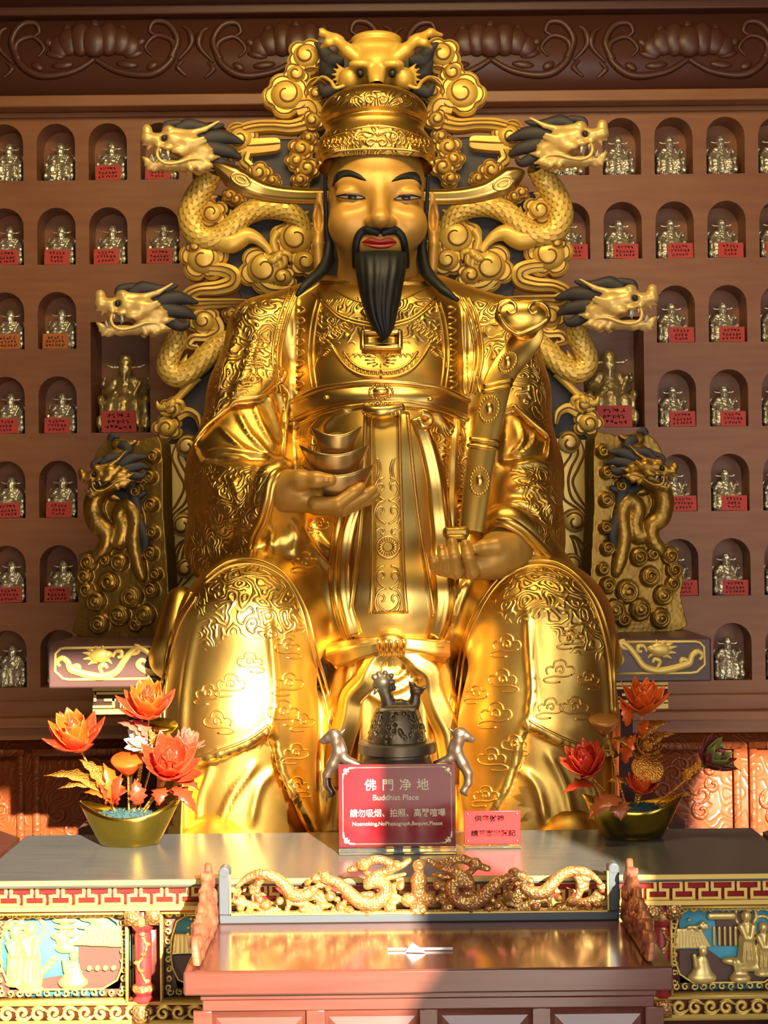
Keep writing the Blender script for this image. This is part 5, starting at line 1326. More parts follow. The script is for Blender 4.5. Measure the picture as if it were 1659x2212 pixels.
def build_throne():
    Yb = 5.93
    z1 = W(829, 1384, Yb)[2]; z0 = W(829, 1480, Yb)[2]
    xa = W(104, 1420, Yb)[0]; xb = W(1537, 1420, Yb)[0]; xc = (xa + xb)/2; wd = xb - xa
    T = thing('throne', 'wide dark throne seat with golden scrollwork beneath the giant statue', 'throne', (xc, 6.5, 0))
    yb = 6.86
    m = MB(); m.box((xc, (Yb + yb)/2, (z0 + z1)/2), (wd, yb - Yb, z1 - z0)); o = m.build('seat_slab', M['throne_wood'], T, bevel=0.008)
    zk = W(829, 1537, 6.05)[2]; m = MB(); hw = (W(1440, 1500, 6.05)[0] - W(197, 1500, 6.05)[0])/2
    m.box((xc, (6.06 + yb)/2, (z0 + zk)/2), (hw*2, yb - 6.06, z0 - zk)); nk = m.build('fret_course', M['throne_wood'], T)
    zp = 0.86; m = MB(); hs = hw - 0.13
    m.box((xc, (6.12 + yb)/2, (zk + zp)/2), (hs*2, yb - 6.12, zk - zp)); m.build('waist', M['throne_wood'], T)
    m = MB(); m.box((xc, (6.0 + yb)/2, zp - 0.06), (hw*2 + 0.1, yb - 6.0, 0.13)); fk = m.build('foot_course', M['throne_wood'], T)
    m = MB(); sxl = W(330, 1810, 5.4)[0]; sxr = W(1330, 1810, 5.4)[0]
    zt = W(830, 1815, 5.7)[2]
    yp0 = 5.265; m.box(((sxl + sxr)/2, (yp0 + yb)/2, (zt - 0.003)/2), (sxr - sxl, yb - yp0, zt - 0.003)); m.build('plinth', M['throne_wood'], T)
    # fret: gold bars and stepped key
    g = MB(); H = z0 - zk; y = 6.06
    for zz, h in ((z0 - H*0.10, H*0.20), (zk + H*0.09, H*0.17)): g.box((xc, y - 0.004, zz), (hw*2, 0.016, h))
    n = 10; p = hw*2/n
    for i in range(n):
        x = xc - hw + p*i; a = zk + H*0.26; bz = z0 - H*0.28; t = H*0.085
        def hb(xa_, xb_, z): g.box((x + p*(xa_ + xb_)/2, y - 0.004, z), (p*(xb_ - xa_), 0.014, t))
        def vb(x_, za, zb_): g.box((x + p*x_, y - 0.004, (za + zb_)/2), (t, 0.014, zb_ - za + t))
        hb(0.03, 0.60, bz); hb(0.20, 0.40, (a + bz)/2); hb(0.0, 0.35, a); vb(0.36, a, (a + bz)/2); vb(0.04, (a+bz)/2, bz); vb(0.60, (a+bz)/2, bz)
        hb(0.60, 0.80, (a + bz)/2); hb(0.5, 1.0, a); vb(0.5, a, (a+bz)/2*0.98 + a*0.02); vb(0.80, (a+bz)/2, bz); hb(0.80, 1.0, bz)
    g.build('gold_fret', M['pale_gold'], nk, smooth=False)
    g = MB()
    for i in range(20):
        x = xc - hw + (i + 0.5)*hw/10
        g.box((x, 5.997, zp - 0.01), (hw/10*0.7, 0.012, 0.018)); g.box((x - hw/40, 5.997, zp - 0.045), (0.02, 0.012, 0.05)); g.box((x, 5.997, zp - 0.085), (hw/10, 0.012, 0.018))
    g.build('gold_fret', M['pale_gold'], fk, smooth=False)
    # gold border and running dragon scroll on the slab ends
    for s in (-1, 1):
        g = MB(); y = Yb - 0.002
        X = lambda px_, py_: (lambda v: np.array((v[0] if s < 0 else 2*xc - v[0], y, v[2])))(W(px_, py_, Yb))
        def T_(pts, r, n=6): g.tube([X(a, b) for a, b in catmull(np.array(pts, float), n)], np.atleast_1d(r), 8, flat=0.55)
        T_([(344, 1398), (140, 1400), (130, 1402), (120, 1412), (119, 1450), (128, 1458), (136, 1466), (150, 1468), (344, 1466)], 0.0055, 1)
        T_([(130, 1440), (124, 1430), (134, 1422), (146, 1430), (152, 1446), (168, 1452), (190, 1458), (220, 1462), (250, 1452), (268, 1428), (284, 1408), (298, 1400), (318, 1408), (330, 1424)], [0.006, 0.012, 0.014, 0.016, 0.014, 0.012, 0.01])
        T_([(150, 1444), (166, 1438), (170, 1446), (160, 1450)], [0.008, 0.012, 0.006]); T_([(280, 1414), (296, 1410), (300, 1398), (290, 1394)], [0.006, 0.012, 0.006])
        T_([(244, 1420), (250, 1408), (262, 1408), (262, 1418), (254, 1420)], [0.005, 0.01, 0.006]); T_([(326, 1424), (338, 1450), (325, 1452), (308, 1446), (298, 1436), (306, 1426), (316, 1430)], [0.01, 0.014, 0.012, 0.008])
        T_([(222, 1456), (216, 1442), (226, 1436), (232, 1444)], [0.006, 0.012, 0.006])
        for a, b in (((204, 1418), (178, 1410)), ((206, 1412), (186, 1402)), ((212, 1408), (204, 1396)), ((222, 1406), (222, 1394)), ((228, 1424), (242, 1434)), ((210, 1428), (190, 1436)), ((206, 1424), (180, 1424))):
            T_([a, ((a[0]+b[0])/2, (a[1]+b[1])/2 - 2), b], [0.012, 0.008, 0.002])
        c = X(216, 1416); g.ball(c, (0.042, 0.016, 0.028), 14, 8); c = X(232, 1414); g.ball(c, (0.022, 0.014, 0.016), 12, 8)
        g.build('gold_scroll', M['pale_gold'], o)
    # carved dragon arm panels standing on the slab
    out = [(222, 958), (250, 945), (300, 952), (330, 946), (358, 958), (362, 1100), (362, 1376), (170, 1380), (160, 1340), (168, 1300), (160, 1262), (175, 1232), (168, 1200), (190, 1190), (214, 1180), (228, 1130), (205, 1110), (188, 1070), (196, 1020), (205, 985)]
    Ya = 6.3
    O = np.array([(W(a, b, Ya)[0], W(a, b, Ya)[2]) for a, b in out]); O[:, 1] = np.maximum(O[:, 1], z1 + 0.003)
    S = SDF((O[:,0].min() - .03, Ya - .14, O[:,1].min() - .02), (O[:,0].max() + .03, Ya + .14, O[:,1].max() + .03), 0.0048)
    S.poly(catmull(O, 3, True), Ya - 0.02, Ya + 0.10, 0.01)
    u = Ya/FPX
    def R3(pts, rad, k=0.008, d=-0.03): S.chain([W(a, b, Ya + d) for a, b in catmull(np.array(pts, float), 4)], np.array(rad)*u, k)
    R3([(262, 990), (244, 1020), (232, 1044), (214, 1066), (204, 1095), (214, 1130), (236, 1150), (232, 1180), (216, 1200)], [22, 26, 26, 20, 20, 21, 16, 15, 14], 0.012, -0.05)
    R3([(238, 1150), (262, 1170), (272, 1140), (262, 1110), (282, 1090), (300, 1120), (296, 1170), (306, 1220), (316, 1250)], [14, 16, 16, 15, 15, 15, 16, 14, 8], 0.01, -0.035)
    spirals = MB()
    for a, b, r in ((262, 1215, 20), (238, 1258, 22), (208, 1300, 22), (290, 1290, 26), (262, 1330, 24), (215, 1350, 22), (320, 1330, 24), (335, 1275, 18), (190, 1215, 20), (182, 1245, 18), (186, 1275, 16), (334, 1195, 16), (338, 1150, 14), (335, 1090, 16), (332, 1030, 15), (340, 985, 15), (310, 1030, 14), (300, 1060, 13), (230, 1210, 14), (345, 1240, 14), (300, 1350, 16)):
        S.ell(W(a, b, Ya - 0.035), (r*u, 0.035, r*u), 0.006)
        sp = spiral2(a, b, r*0.92, 1.5, a*0.1, 1, 26, 0.25); spirals.tube([W(x, y, Ya - 0.035 - 0.036*math.sqrt(max(0.05, 1 - ((x-a)**2 + (y-b)**2)/r**2))) for x, y in sp], [0.003, 0.0055, 0.003], 5)
        for j, (rr_, tt) in enumerate(((0.74, 0.010), (0.42, 0.012))):
            ring = [(a + r*rr_*math.cos(t), b + r*rr_*math.sin(t)) for t in np.linspace(0.3, 2*PI, 14)]
            S.chain([W(x, y, Ya - 0.060 - 0.006*j) for x, y in ring], [0.0065], 0.003, 's')
    for bx, by, tx, ty in ((255, 960, 300, 952), (258, 1000, 300, 990), (262, 1040, 298, 1050), (235, 1060, 262, 1075)): R3([(bx, by), ((bx+tx)/2, (by+ty)/2 + 4), (tx, ty)], [10, 8, 3])
    v, f = S.mesh(1)
    mn = MB()
    for pts, rr_ in (([(262, 958), (280, 972), (272, 1010), (296, 1030)], [9, 16, 14, 3]), ([(300, 1005), (290, 1040), (298, 1080), (312, 1110)], [8, 14, 14, 4]), ([(256, 1060), (280, 1072), (308, 1068), (326, 1062)], [7, 11, 10, 3]), ([(284, 1110), (308, 1130), (322, 1170), (312, 1200)], [8, 13, 12, 4]), ([(240, 950), (246, 940), (262, 944)], [6, 8, 3])):
        mn.tube([W(a, b, Ya - 0.04) for a, b in catmull(np.array(pts, float), 6)], np.array(rr_)*u, 12, 0.7)
    cth, sth = math.cos(-0.20), math.sin(-0.20); piv = np.array((W(360, 1200, Ya)[0], Ya + 0.06))
    def RT(V):
        V = np.array(V, float); x, y = V[:, 0] - piv[0], V[:, 1] - piv[1]
        V[:, 0], V[:, 1] = piv[0] + x*cth - y*sth, piv[1] + x*sth + y*cth
        return V
    for fl in (0, 1):
        X = (lambda V: np.stack([2*xc - V[:, 0], V[:, 1], V[:, 2]], 1)) if fl else (lambda V: V)
        pm = MB(); pm.add(X(RT(v)), f); pm.add(X(RT(np.concatenate(spirals.V))), spirals.F); a = pm.build('arm_panel', M['old_gold'], T)
        mesh_obj('dark_mane', X(RT(np.concatenate(mn.V))), mn.F, M['slate'], a)
        place_head(HEAD, W(286, 1022, Ya - 0.10), 0.66, False, T, 0.30, 0.35, post=lambda V: X(RT(V)), m=M['old_gold'])
M['throne_wood'] = mat('dark_throne_wood', (0.105, 0.05, 0.045), 0, 0.35, [('noise', 20, 0.06, 0.003)])
build_throne()
# ================================================================== altar table and offering table in front
YA = 4.6                                     # altar front
ZA = W(829, 1893, YA)[2]                     # altar top
_zz = (2.0 - ZA)
def on_plane(px_, py_, z):
    d = ray(px_, py_); t = (z - CAM[2])/d[2]; return CAM + d*t
YAB = on_plane(300, 1803, ZA)[1]             # its back edge
def altar_table():
    xl = on_plane(40, 1819, ZA)[0]; xr = on_plane(1648, 1806, ZA)[0]; xc = (xl + xr)/2; wd = xr - xl
    T = thing('altar_table', 'long dark-topped altar table with gold key-fret apron and carved painted panels', 'table', (xc, (YA + YAB)/2, 0))
    fz = lambda y: W(829, y, YA)[2]
    m = MB(); m.box((xc, (YA + YAB)/2 + 0.0, ZA - 0.012), (wd, YAB - YA + 0.02, 0.024)); m.build('table_top', M['tabletop'], T, bevel=0.004)
    z1, z2 = ZA - 0.024, fz(1960)
    m = MB(); m.box((xc, (YA + YAB)/2, (z1 + z2)/2), (wd - 0.02, YAB - YA - 0.03, z1 - z2)); ap = m.build('apron', M['red_paint'], T)
    g = MB(); y0 = YA + 0.012
    g.box((xc, y0 - 0.010, fz(1899)), (wd - 0.01, 0.03, 0.014)); g.box((xc, y0 - 0.006, fz(1907)), (wd - 0.012, 0.02, 0.008)); g.box((xc, y0 - 0.010, fz(1955)), (wd - 0.01, 0.03, 0.013))
    a, b = fz(1949), fz(1911); p = 56*YA/FPX; t = 0.0092; n = int(wd/p) + 1
    for i in range(-1, n):
        x = xl + p*(i + 0.35)
        P = [(0.10, 1), (0.90, 1), (0.90, 0.5), (0.62, 0.5), (0.62, 0), (1.38, 0), (1.38, 0.5), (1.10, 0.5), (1.10, 1)]
        for kq, ((u0, v0), (u1, v1)) in enumerate(zip(P[:-1], P[1:])):
            xa, xb = x + p*min(u0, u1) - t/2, x + p*max(u0, u1) + t/2
            za, zb = a + (b-a)*min(v0, v1) - t/2, a + (b-a)*max(v0, v1) + t/2
            if xa > xl + 0.01 and xb < xr - 0.01: g.box(((xa+xb)/2, y0 + 0.001 + (kq % 2)*0.0009, (za+zb)/2), (xb - xa, 0.012, zb - za))
    g.build('gold_key_fret', M['pale_gold'], ap, smooth=False)
    # core behind the panels, legs, lower rail
    zr = fz(2164); zq = fz(2206)
    m = MB(); m.box((xc, (YA + YAB)/2 + 0.08, (z2 + 0.25)/2), (wd - 0.10, YAB - YA - 0.20, z2 - 0.25)); m.build('carcass', M['wood_red'], T)
    m = MB(); m.box((xc, (YA + YAB)/2, (zr + zq)/2), (wd - 0.03, YAB - YA - 0.04, zr - zq)); rail = m.build('lower_rail', M['wood_red'], T)
    g = MB()
    g.box((xc, YA + 0.014, zr), (wd - 0.03, 0.02, 0.008)); g.box((xc, YA + 0.014, zq), (wd - 0.03, 0.024, 0.016))
    i = 0; x = xl + 0.05
    while x < xr - 0.05:
        zc = (zr + zq)/2; r = 0.021; h = 1 if i % 2 else -1
        sp = spiral2(x, zc - h*0.002, r, 1.2, 0.6*h, h, 18, 0.25); g.tube([(q[0], YA + 0.012, q[1]) for q in sp], [0.004, 0.0075, 0.006], 6)
        g.tube([(x - 0.02, YA + 0.012, zc + h*0.014), (x + 0.002, YA + 0.010, zc + h*0.024), (x + 0.028, YA + 0.012, zc + h*0.006)], [0.003, 0.007, 0.003], 6); x += 0.047; i += 1
    g.build('gold_scrolls', M['pale_gold'], rail)
    for x in (xl + 0.06, xr - 0.06):
        for y in (YA + 0.06, YAB - 0.06):
            m = MB(); m.box((x, y, zq/2), (0.09, 0.09, zq)); m.build('leg', M['wood_red'], T, bevel=0.006)
    # turned posts between the panels
    X = lambda px_: W(px_, 2060, YA)[0]
    for px_ in (306, 1432):
        x = X(px_); y = YA + 0.03
        m = MB(); m.box((x + 0.012, y + 0.06, (z2 + zr)/2), (0.10, 0.06, z2 - zr)); po = m.build('post', M['wood_red'], T)
        m = MB(); m.lathe((x, y, zr), [(0.030, 0.0), (0.034, 0.006), (0.022, 0.018), (0.034, 0.036), (0.030, 0.048), (0.024, 0.055), (0.026, 0.20), (0.022, 0.21), (0.034, 0.225), (0.036, 0.236), (0.030, 0.252), (0.020, z2 - zr - 0.001)], 16); m.build('column', M['red_paint'], po, smooth='sharp')
        g = MB()
        for k, (dx, zz) in enumerate(((-0.028, z2 - 0.024), (0.034, z2 - 0.022))):
            g.box((x + dx, YA + 0.002, zz), (0.044, 0.02, 0.044)); 
        g.box((x - 0.002, YA + 0.0, (zr + zq)/2), (0.05, 0.02, 0.05))
        g.lathe((x, y, zr + 0.222), [(0.020, 0), (0.039, 0.012), (0.041, 0.024), (0.024, 0.045)], 8); g.lathe((x, y, zr + 0.026), [(0.024, 0), (0.037, 0.01), (0.034, 0.022), (0.020, 0.03)], 8)
        q = [(0.012, zr + 0.06), (0.0, zr + 0.09), (-0.012, zr + 0.115), (0.004, zr + 0.14), (0.014, zr + 0.17), (0.002, zr + 0.2)]
        g.tube([(x + a_, y - 0.026, b_) for a_, b_ in catmull(np.array(q), 5)], 0.005, 6)
        for a_, b_ in q: g.ball((x + a_*1.2, y - 0.027, b_ + 0.008), (0.011, 0.006, 0.007), 8, 6)
        g.build('gilt_ornament', M['gilt_orange'], po)
    # painted relief panels
    yp = YA + 0.075
    def panel(xa, xb, kind):
        za, zb = zr + 0.004, z2 - 0.012
        m = MB(); m.box(((xa+xb)/2, yp + 0.01, (za+zb)/2), (xb - xa, 0.02, zb - za)); pn = m.build('picture_panel', M['sky'], T)
        g = MB(); f = 0.006
        for z in (za, zb): g.box(((xa+xb)/2, YA + 0.03, z), (xb - xa, 0.05, f))
        for x in (xa, xb): g.box((x, YA + 0.03, (za+zb)/2), (f, 0.05, zb - za))
        w, h = xb - xa, zb - za
        rr = random.Random(int(xa*1000) + 5)
        for k in range(int(w/0.028)):                                   # scroll border
            for z, s in ((za + 0.016, 1), (zb - 0.014, -1)):
                x = xa + 0.02 + k*0.028; sp = spiral2(x, z, 0.011, 1.1, rr.uniform(0, 6), 1 if k % 2 else -1, 14, 0.3); g.tube([(q[0], yp - 0.022, q[1]) for q in sp], [0.002, 0.0042, 0.003], 5)
        for k in range(int(h/0.028)):
            for x in (xa + 0.016, xb - 0.016):
                z = za + 0.03 + k*0.028; sp = spiral2(x, z, 0.010, 1.1, rr.uniform(0, 6), 1 if k % 2 else -1, 14, 0.3); g.tube([(q[0], yp - 0.022, q[1]) for q in sp], [0.002, 0.0042, 0.003], 5)
        B_ = [(0.06, 0.86), (0.10, 0.93), (0.16, 0.95)]
        oct_ = [(0.15, 0.93), (0.085, 0.86), (0.052, 0.66), (0.046, 0.5), (0.055, 0.34), (0.09, 0.20), (0.2, 0.10), (0.8, 0.10), (0.91, 0.20), (0.945, 0.34), (0.954, 0.5), (0.948, 0.66), (0.915, 0.86), (0.85, 0.93)]
        g.tube([(xa + u*w, yp - 0.02, za + v*h) for u, v in oct_ + oct_[:1]], 0.0035, 6)
        g.build('scroll_frame', M['pale_gold'], pn)
        # dark corners and ground
        d = MB(); y = yp - 0.003
        def poly(pts, mb, y_=y, th=0.008): plate(mb, [(xa + u*w, za + v*h) for u, v in pts], y_, y_ + th, 0.001)
        for s in (0, 1):
            k = (lambda u: 1 - u) if s else (lambda u: u)
            poly([(k(0.0), 1), (k(0.15), 0.93), (k(0.085), 0.86), (k(0.052), 0.66), (k(0.0), 0.62)], d); poly([(k(0), 0), (k(0), 0.40), (k(0.055), 0.34), (k(0.09), 0.20), (k(0.2), 0.10), (k(0.2), 0.0)], d)
        poly([(0.1, 0.08), (0.92, 0.08), (0.95, 0.30), (0.78, 0.34), (0.62, 0.27), (0.40, 0.22), (0.2, 0.16), (0.1, 0.2)] if kind == 'l' else [(0.08, 0.08), (0.92, 0.08), (0.92, 0.16), (0.66, 0.20), (0.50, 0.30), (0.34, 0.46), (0.05, 0.46), (0.06, 0.25)], d)
        poly([(0.62, 0.30), (0.945, 0.30), (0.945, 0.62), (0.62, 0.62)] if kind == 'l' else [(0.42, 0.50), (0.72, 0.50), (0.72, 0.88), (0.40, 0.88)], d, y - 0.004)
        d.build('dark_ground', M['paint_brown'], pn, smooth=False)
        # gilded figures, roofs and clouds in relief
        lo = np.array((xa, yp - 0.045, za)); hi = np.array((xb, yp + 0.01, zb)); S = SDF(lo, hi, 0.0032)
        pt = lambda u, v, dd=0.0: np.array((xa + u*w, yp - dd, za + v*h))
        def monk(u, v, s, halo=True, kneel=False):
            c = lambda du, dv, dd=0.012: np.array((xa + u*w + du*s, yp - dd, za + v*h + dv*s))
            if kneel:
                S.cone(c(0, 0.015), c(0, 0.05), 0.034*s, 0.022*s, 0.01, sy=0.5); S.ell(c(0, 0.0), (0.048*s, 0.022, 0.022*s), 0.008); S.ell(c(0.004, 0.085), (0.015*s, 0.014, 0.018*s), 0.004); S.cone(c(-0.02, 0.04, 0.02), c(-0.026, 0.075, 0.024), 0.010*s, 0.007*s, 0.004)
            else:
                S.chain([c(0, 0.0), c(0.0, 0.06), c(0, 0.10)], [0.030*s, 0.024*s, 0.02*s], 0.008, sy=0.6); S.ell(c(0, 0.135), (0.016*s, 0.016, 0.02*s), 0.004)
                S.cone(c(0.018, 0.105, 0.02), c(0.01, 0.07, 0.026), 0.011*s, 0.009*s, 0.004); S.cone(c(-0.018, 0.105, 0.02), c(-0.004, 0.07, 0.026), 0.011*s, 0.009*s, 0.004)
                for k in range(3): S.cone(c(-0.016 + 0.014*k, 0.005, 0.03), c(-0.010 + 0.01*k, 0.06, 0.028), 0.004*s, 0.003*s, 0.003)
                S.ell(c(0, -0.022, 0.01), (0.034*s, 0.018, 0.011*s), 0.004)
            if halo:
                ring = [c(0.032*math.cos(t), 0.135 + 0.036*math.sin(t), 0.004) for t in np.linspace(0, 2*PI, 16)]; S.chain(ring, [0.006*s], 0.003)
        if kind == 'l':
            monk(0.267, 0.19, 1.18); monk(0.15, 0.24, 0.98); monk(0.58, 0.17, 0.95, False, True)
            S.poly([tuple(pt(*q)[[0, 2]]) for q in ((0.57, 0.60), (0.95, 0.57), (0.95, 0.78), (0.68, 0.79), (0.63, 0.68))], yp - 0.02, yp - 0.002, 0.003)
            for k in range(12): S.cone(pt(0.66 + 0.024*k, 0.79, 0.021), pt(0.60 + 0.030*k, 0.60, 0.021), 0.0016, 0.0022, 0.002)
            S.cone(pt(0.63, 0.80, 0.015), pt(0.95, 0.80, 0.015), 0.005, 0.005, 0.003); S.ell(pt(0.78, 0.86, 0.01), (0.03, 0.012, 0.02), 0.004)
            for u, v, rx, rz in ((0.52, 0.80, 0.034, 0.008), (0.52, 0.88, 0.04, 0.012), (0.50, 0.66, 0.02, 0.03), (0.46, 0.70, 0.02, 0.012), (0.56, 0.72, 0.02, 0.012), (0.52, 0.56, 0.032, 0.016), (0.16, 0.80, 0.05, 0.008), (0.70, 0.90, 0.03, 0.012)): S.ell(pt(u, v, 0.008), (rx, 0.014, rz), 0.004)
            for k in range(5): S.ell(pt(0.32 + 0.03*k, 0.24 + 0.05*k, 0.006), (0.014, 0.012, 0.009), 0.004)
            for k in range(4): S.ell(pt(0.70 + 0.06*k, 0.33, 0.012), (0.009, 0.01, 0.009), 0.002)
            for k in range(5): S.cone(pt(0.48 + 0.012*k, 0.12, 0.008), pt(0.46 + 0.02*k, 0.17, 0.010), 0.003, 0.001, 0.002)
        else:
            monk(0.28, 0.15, 0.95, False, True); monk(0.66, 0.34, 1.0); monk(0.80, 0.26, 0.9); monk(0.60, 0.14, 0.7, False, True)
            S.poly([tuple(pt(*q)[[0, 2]]) for q in ((0.05, 0.48), (0.36, 0.50), (0.28, 0.70), (0.07, 0.72))], yp - 0.02, yp - 0.002, 0.003)
            for k in range(9): S.cone(pt(0.08 + 0.022*k, 0.71, 0.021), pt(0.065 + 0.030*k, 0.50, 0.021), 0.0012, 0.0018, 0.002, 's')
            for k in range(5): S.cone(pt(0.385 + 0.045*k, 0.52, 0.014), pt(0.385 + 0.045*k, 0.72, 0.014), 0.005, 0.005, 0.003)
            S.box(pt(0.45, 0.85, 0.014), (0.045, 0.008, 0.012), 0.004)
            for k in range(14): S.ell(pt(0.15 + rr.uniform(0, 0.18), 0.70 + rr.uniform(0, 0.2), 0.016), (0.007, 0.008, 0.006), 0.003)
            for k in range(5): S.ell(pt(0.52 + 0.05*k, 0.34 - 0.02*k, 0.010), (0.026, 0.014, 0.012), 0.006)
        v, f = S.mesh(1)
        if len(v): mesh_obj('gilded_relief', v, f, M['relief_gold'], pn)
    panel(xl + 0.05, X(272), 'l'); panel(X(347), X(700), 'r'); panel(X(1452), xr - 0.05, 'r')
    panel(X(720), X(1060), 'l'); panel(X(1080), X(1412), 'l')
    return T
M['gilt_orange'] = mat('gilt_over_red', (0.78, 0.50, 0.17), 0.7, 0.35, [('voro', 130, 0.6, 0.006)], var=(26, 0.5, (0.52, 0.20, 0.07)))
M['relief_gold'] = mat('relief_gold', (0.80, 0.60, 0.22), 0.55, 0.35, [('noise', 80, 0.15, 0.002)])
altar_table()

YO = 4.0
ZO = W(925, 2094, YO)[2]
def offering_table():
    xl, xr = W(396, 2120, YO)[0], W(1455, 2100, YO)[0]; xc = (xl + xr)/2
    yb = 4.56
    T = thing('offering_table', 'red-brown offering table with a low openwork dragon rail on three sides', 'table', (xc, (YO + yb)/2, 0))
    th = W(925, 2094, YO)[2] - W(925, 2147, YO)[2]
    m = MB(); m.box((xc, (YO + yb)/2, ZO - th/2), (xr - xl, yb - YO, th)); m.build('table_top', M['wood_red'], T, bevel=0.006)
    y1 = YO + 0.045; a, b = xl + 0.045, xr - 0.045; zt = ZO - th
    m = MB(); m.box((xc, (y1 + yb - 0.03)/2, (zt + 0.05)/2), (b - a, yb - 0.03 - y1, zt - 0.05)); cab = m.build('cabinet', M['wood_red'], T)
    m = MB()
    m.box((xc, y1 - 0.006, zt - 0.010), (b - a + 0.01, 0.02, 0.020)); m.box((xc, y1 - 0.004, zt - 0.036), (b - a, 0.012, 0.03))
    n = 4; ww = (b - a)/n
    for i in range(n + 1): m.box((a + ww*i, y1 - 0.004, zt/2), (0.05, 0.012, zt - 0.10))
    m.build('stiles', M['wood_red'], cab, bevel=0.003)
    for i in range(n):
        m = MB(); cx = a + ww*(i + 0.5); zc = zt - 0.06 - 0.2; V = []
        hw, hh = ww/2 - 0.035, 0.19
        P = [(cx - hw, y1 - 0.001, zc - hh), (cx + hw, y1 - 0.001, zc - hh), (cx + hw, y1 - 0.001, zc + hh), (cx - hw, y1 - 0.001, zc + hh), (cx - hw + 0.03, y1 - 0.012, zc - hh + 0.03), (cx + hw - 0.03, y1 - 0.012, zc - hh + 0.03), (cx + hw - 0.03, y1 - 0.012, zc + hh - 0.03), (cx - hw + 0.03, y1 - 0.012, zc + hh - 0.03)]
        m.add(P, [(4, 5, 6, 7), (0, 1, 5, 4), (1, 2, 6, 5), (2, 3, 7, 6), (3, 0, 4, 7)]); m.build('raised_panel', M['wood_red'], cab, smooth=False)
    for x in (a + 0.04, b - 0.04):
        for y in (y1 + 0.04, yb - 0.07):
            m = MB(); m.box((x, y, 0.025), (0.07, 0.07, 0.05)); m.build('foot', M['wood_red'], T)
    # back rail: slate-blue frame, red-gold openwork
    yr = 4.49; X = lambda px_: W(px_, 1990, yr)[0]; Z = lambda py_: W(905, py_, yr)[2]
    xa, xb = X(474), X(1338)
    m = MB(); hz = Z(1972) - ZO
    m.box(((xa + xb)/2, yr + 0.02, ZO + hz/2), (xb - xa, 0.05, hz))
    for x in (xa + 0.015, xb - 0.015): m.box((x, yr + 0.0195, (ZO + hz + Z(1880))/2), (0.032, 0.052, Z(1880) - ZO - hz)); m.tube([(x, yr - 0.007, Z(1880)), (x, yr + 0.046, Z(1880))], 0.0165, 12)
    bf = m.build('back_rail', M['slate_blue'], T, bevel=0.004)
    m = MB(); m.box(((xa + xb)/2, yr - 0.004, ZO + hz + 0.002), (xb - xa - 0.06, 0.012, 0.005))
    for s, x in ((1, xa + 0.033), (-1, xb - 0.033)): m.box((x, yr - 0.004, (ZO + hz + Z(1885))/2), (0.005, 0.012, Z(1885) - ZO - hz))
    m.build('gilt_edge', M['pale_gold'], bf, smooth=False)
    lo = np.array((xa + 0.02, yr - 0.03, ZO + hz - 0.01)); hi = np.array((xb - 0.02, yr + 0.05, Z(1845)))
    S = SDF(lo, hi, 0.0032); u = yr/FPX
    cxp = 905
    def C(dx, y, d=0.0): return np.array((W(cxp, y, yr)[0] + dx*u, yr + 0.012 + d, W(cxp, y, yr)[2]))
    def ch(P, R_, k=0.004, d=0.0):
        for s in (-1, 1): S.chain([C(s*a_, b_, d) for a_, b_ in catmull(np.array(P, float), 5)], np.array(R_)*u, k)
    # paired dragons, clouds, vase in the middle
    ch([(392, 1912), (365, 1890), (335, 1884), (305, 1895), (285, 1915), (268, 1930), (245, 1930), (225, 1918)], [4, 8, 10, 11, 12, 13, 12, 8], 0.004, -0.012)
    ch([(332, 1886), (350, 1915), (342, 1945), (330, 1968)], [9, 8, 7, 4]); ch([(300, 1900), (280, 1942), (286, 1968)], [8, 7, 4])
    ch([(205, 1893), (175, 1905), (152, 1925), (128, 1945), (100, 1950), (78, 1938), (70, 1915), (90, 1905), (112, 1912)], [7, 11, 13, 15, 16, 15, 13, 11, 8], 0.004, -0.014)
    ch([(112, 1905), (90, 1890), (62, 1880), (40, 1872)], [9, 10, 8, 3], 0.004, -0.01); ch([(150, 1920), (160, 1950), (190, 1968)], [8, 6, 3]); ch([(78, 1945), (50, 1938), (30, 1952)], [8, 6, 4])
    ch([(150, 1880), (120, 1870), (95, 1858), (70, 1862), (45, 1874), (20, 1860)], [6, 8, 9, 9, 7, 5]); ch([(120, 1880), (100, 1892), (60, 1896), (30, 1890)], [6, 7, 6, 4])
    ch([(400, 1945), (370, 1950), (340, 1958), (300, 1966)], [5, 7, 7, 5]); ch([(270, 1950), (240, 1955), (215, 1966)], [5, 7, 4]); ch([(260, 1968), (220, 1962), (190, 1955)], [5, 6, 4]); ch([(250, 1942), (215, 1938), (180, 1940)], [4, 6, 3])
    for a_, b_, r in ((222, 1896, 12), (205, 1890, 14), (120, 1868, 15), (112, 1966, 13), (62, 1962, 14), (22, 1945, 17), (8, 1968, 12), (384, 1958, 9), (330, 1952, 13), (190, 1935, 11), (150, 1966, 11), (170, 1958, 10), (250, 1962, 9), (300, 1944, 9), (48, 1868, 10), (365, 1966, 9), (195, 1918, 8), (40, 1915, 9), (240, 1905, 8), (395, 1928, 6)):
        for s in (-1, 1):
            S.ell(C(s*a_, b_, -0.006), (r*u, 0.020, r*u*0.92), 0.003); S.chain([C(s*(a_ + r*0.55*math.cos(t)), b_ + r*0.5*math.sin(t), -0.024) for t in np.linspace(0.4, 5.6, 10)], [1.6*u], 0.002, 's')
    rq = random.Random(8)
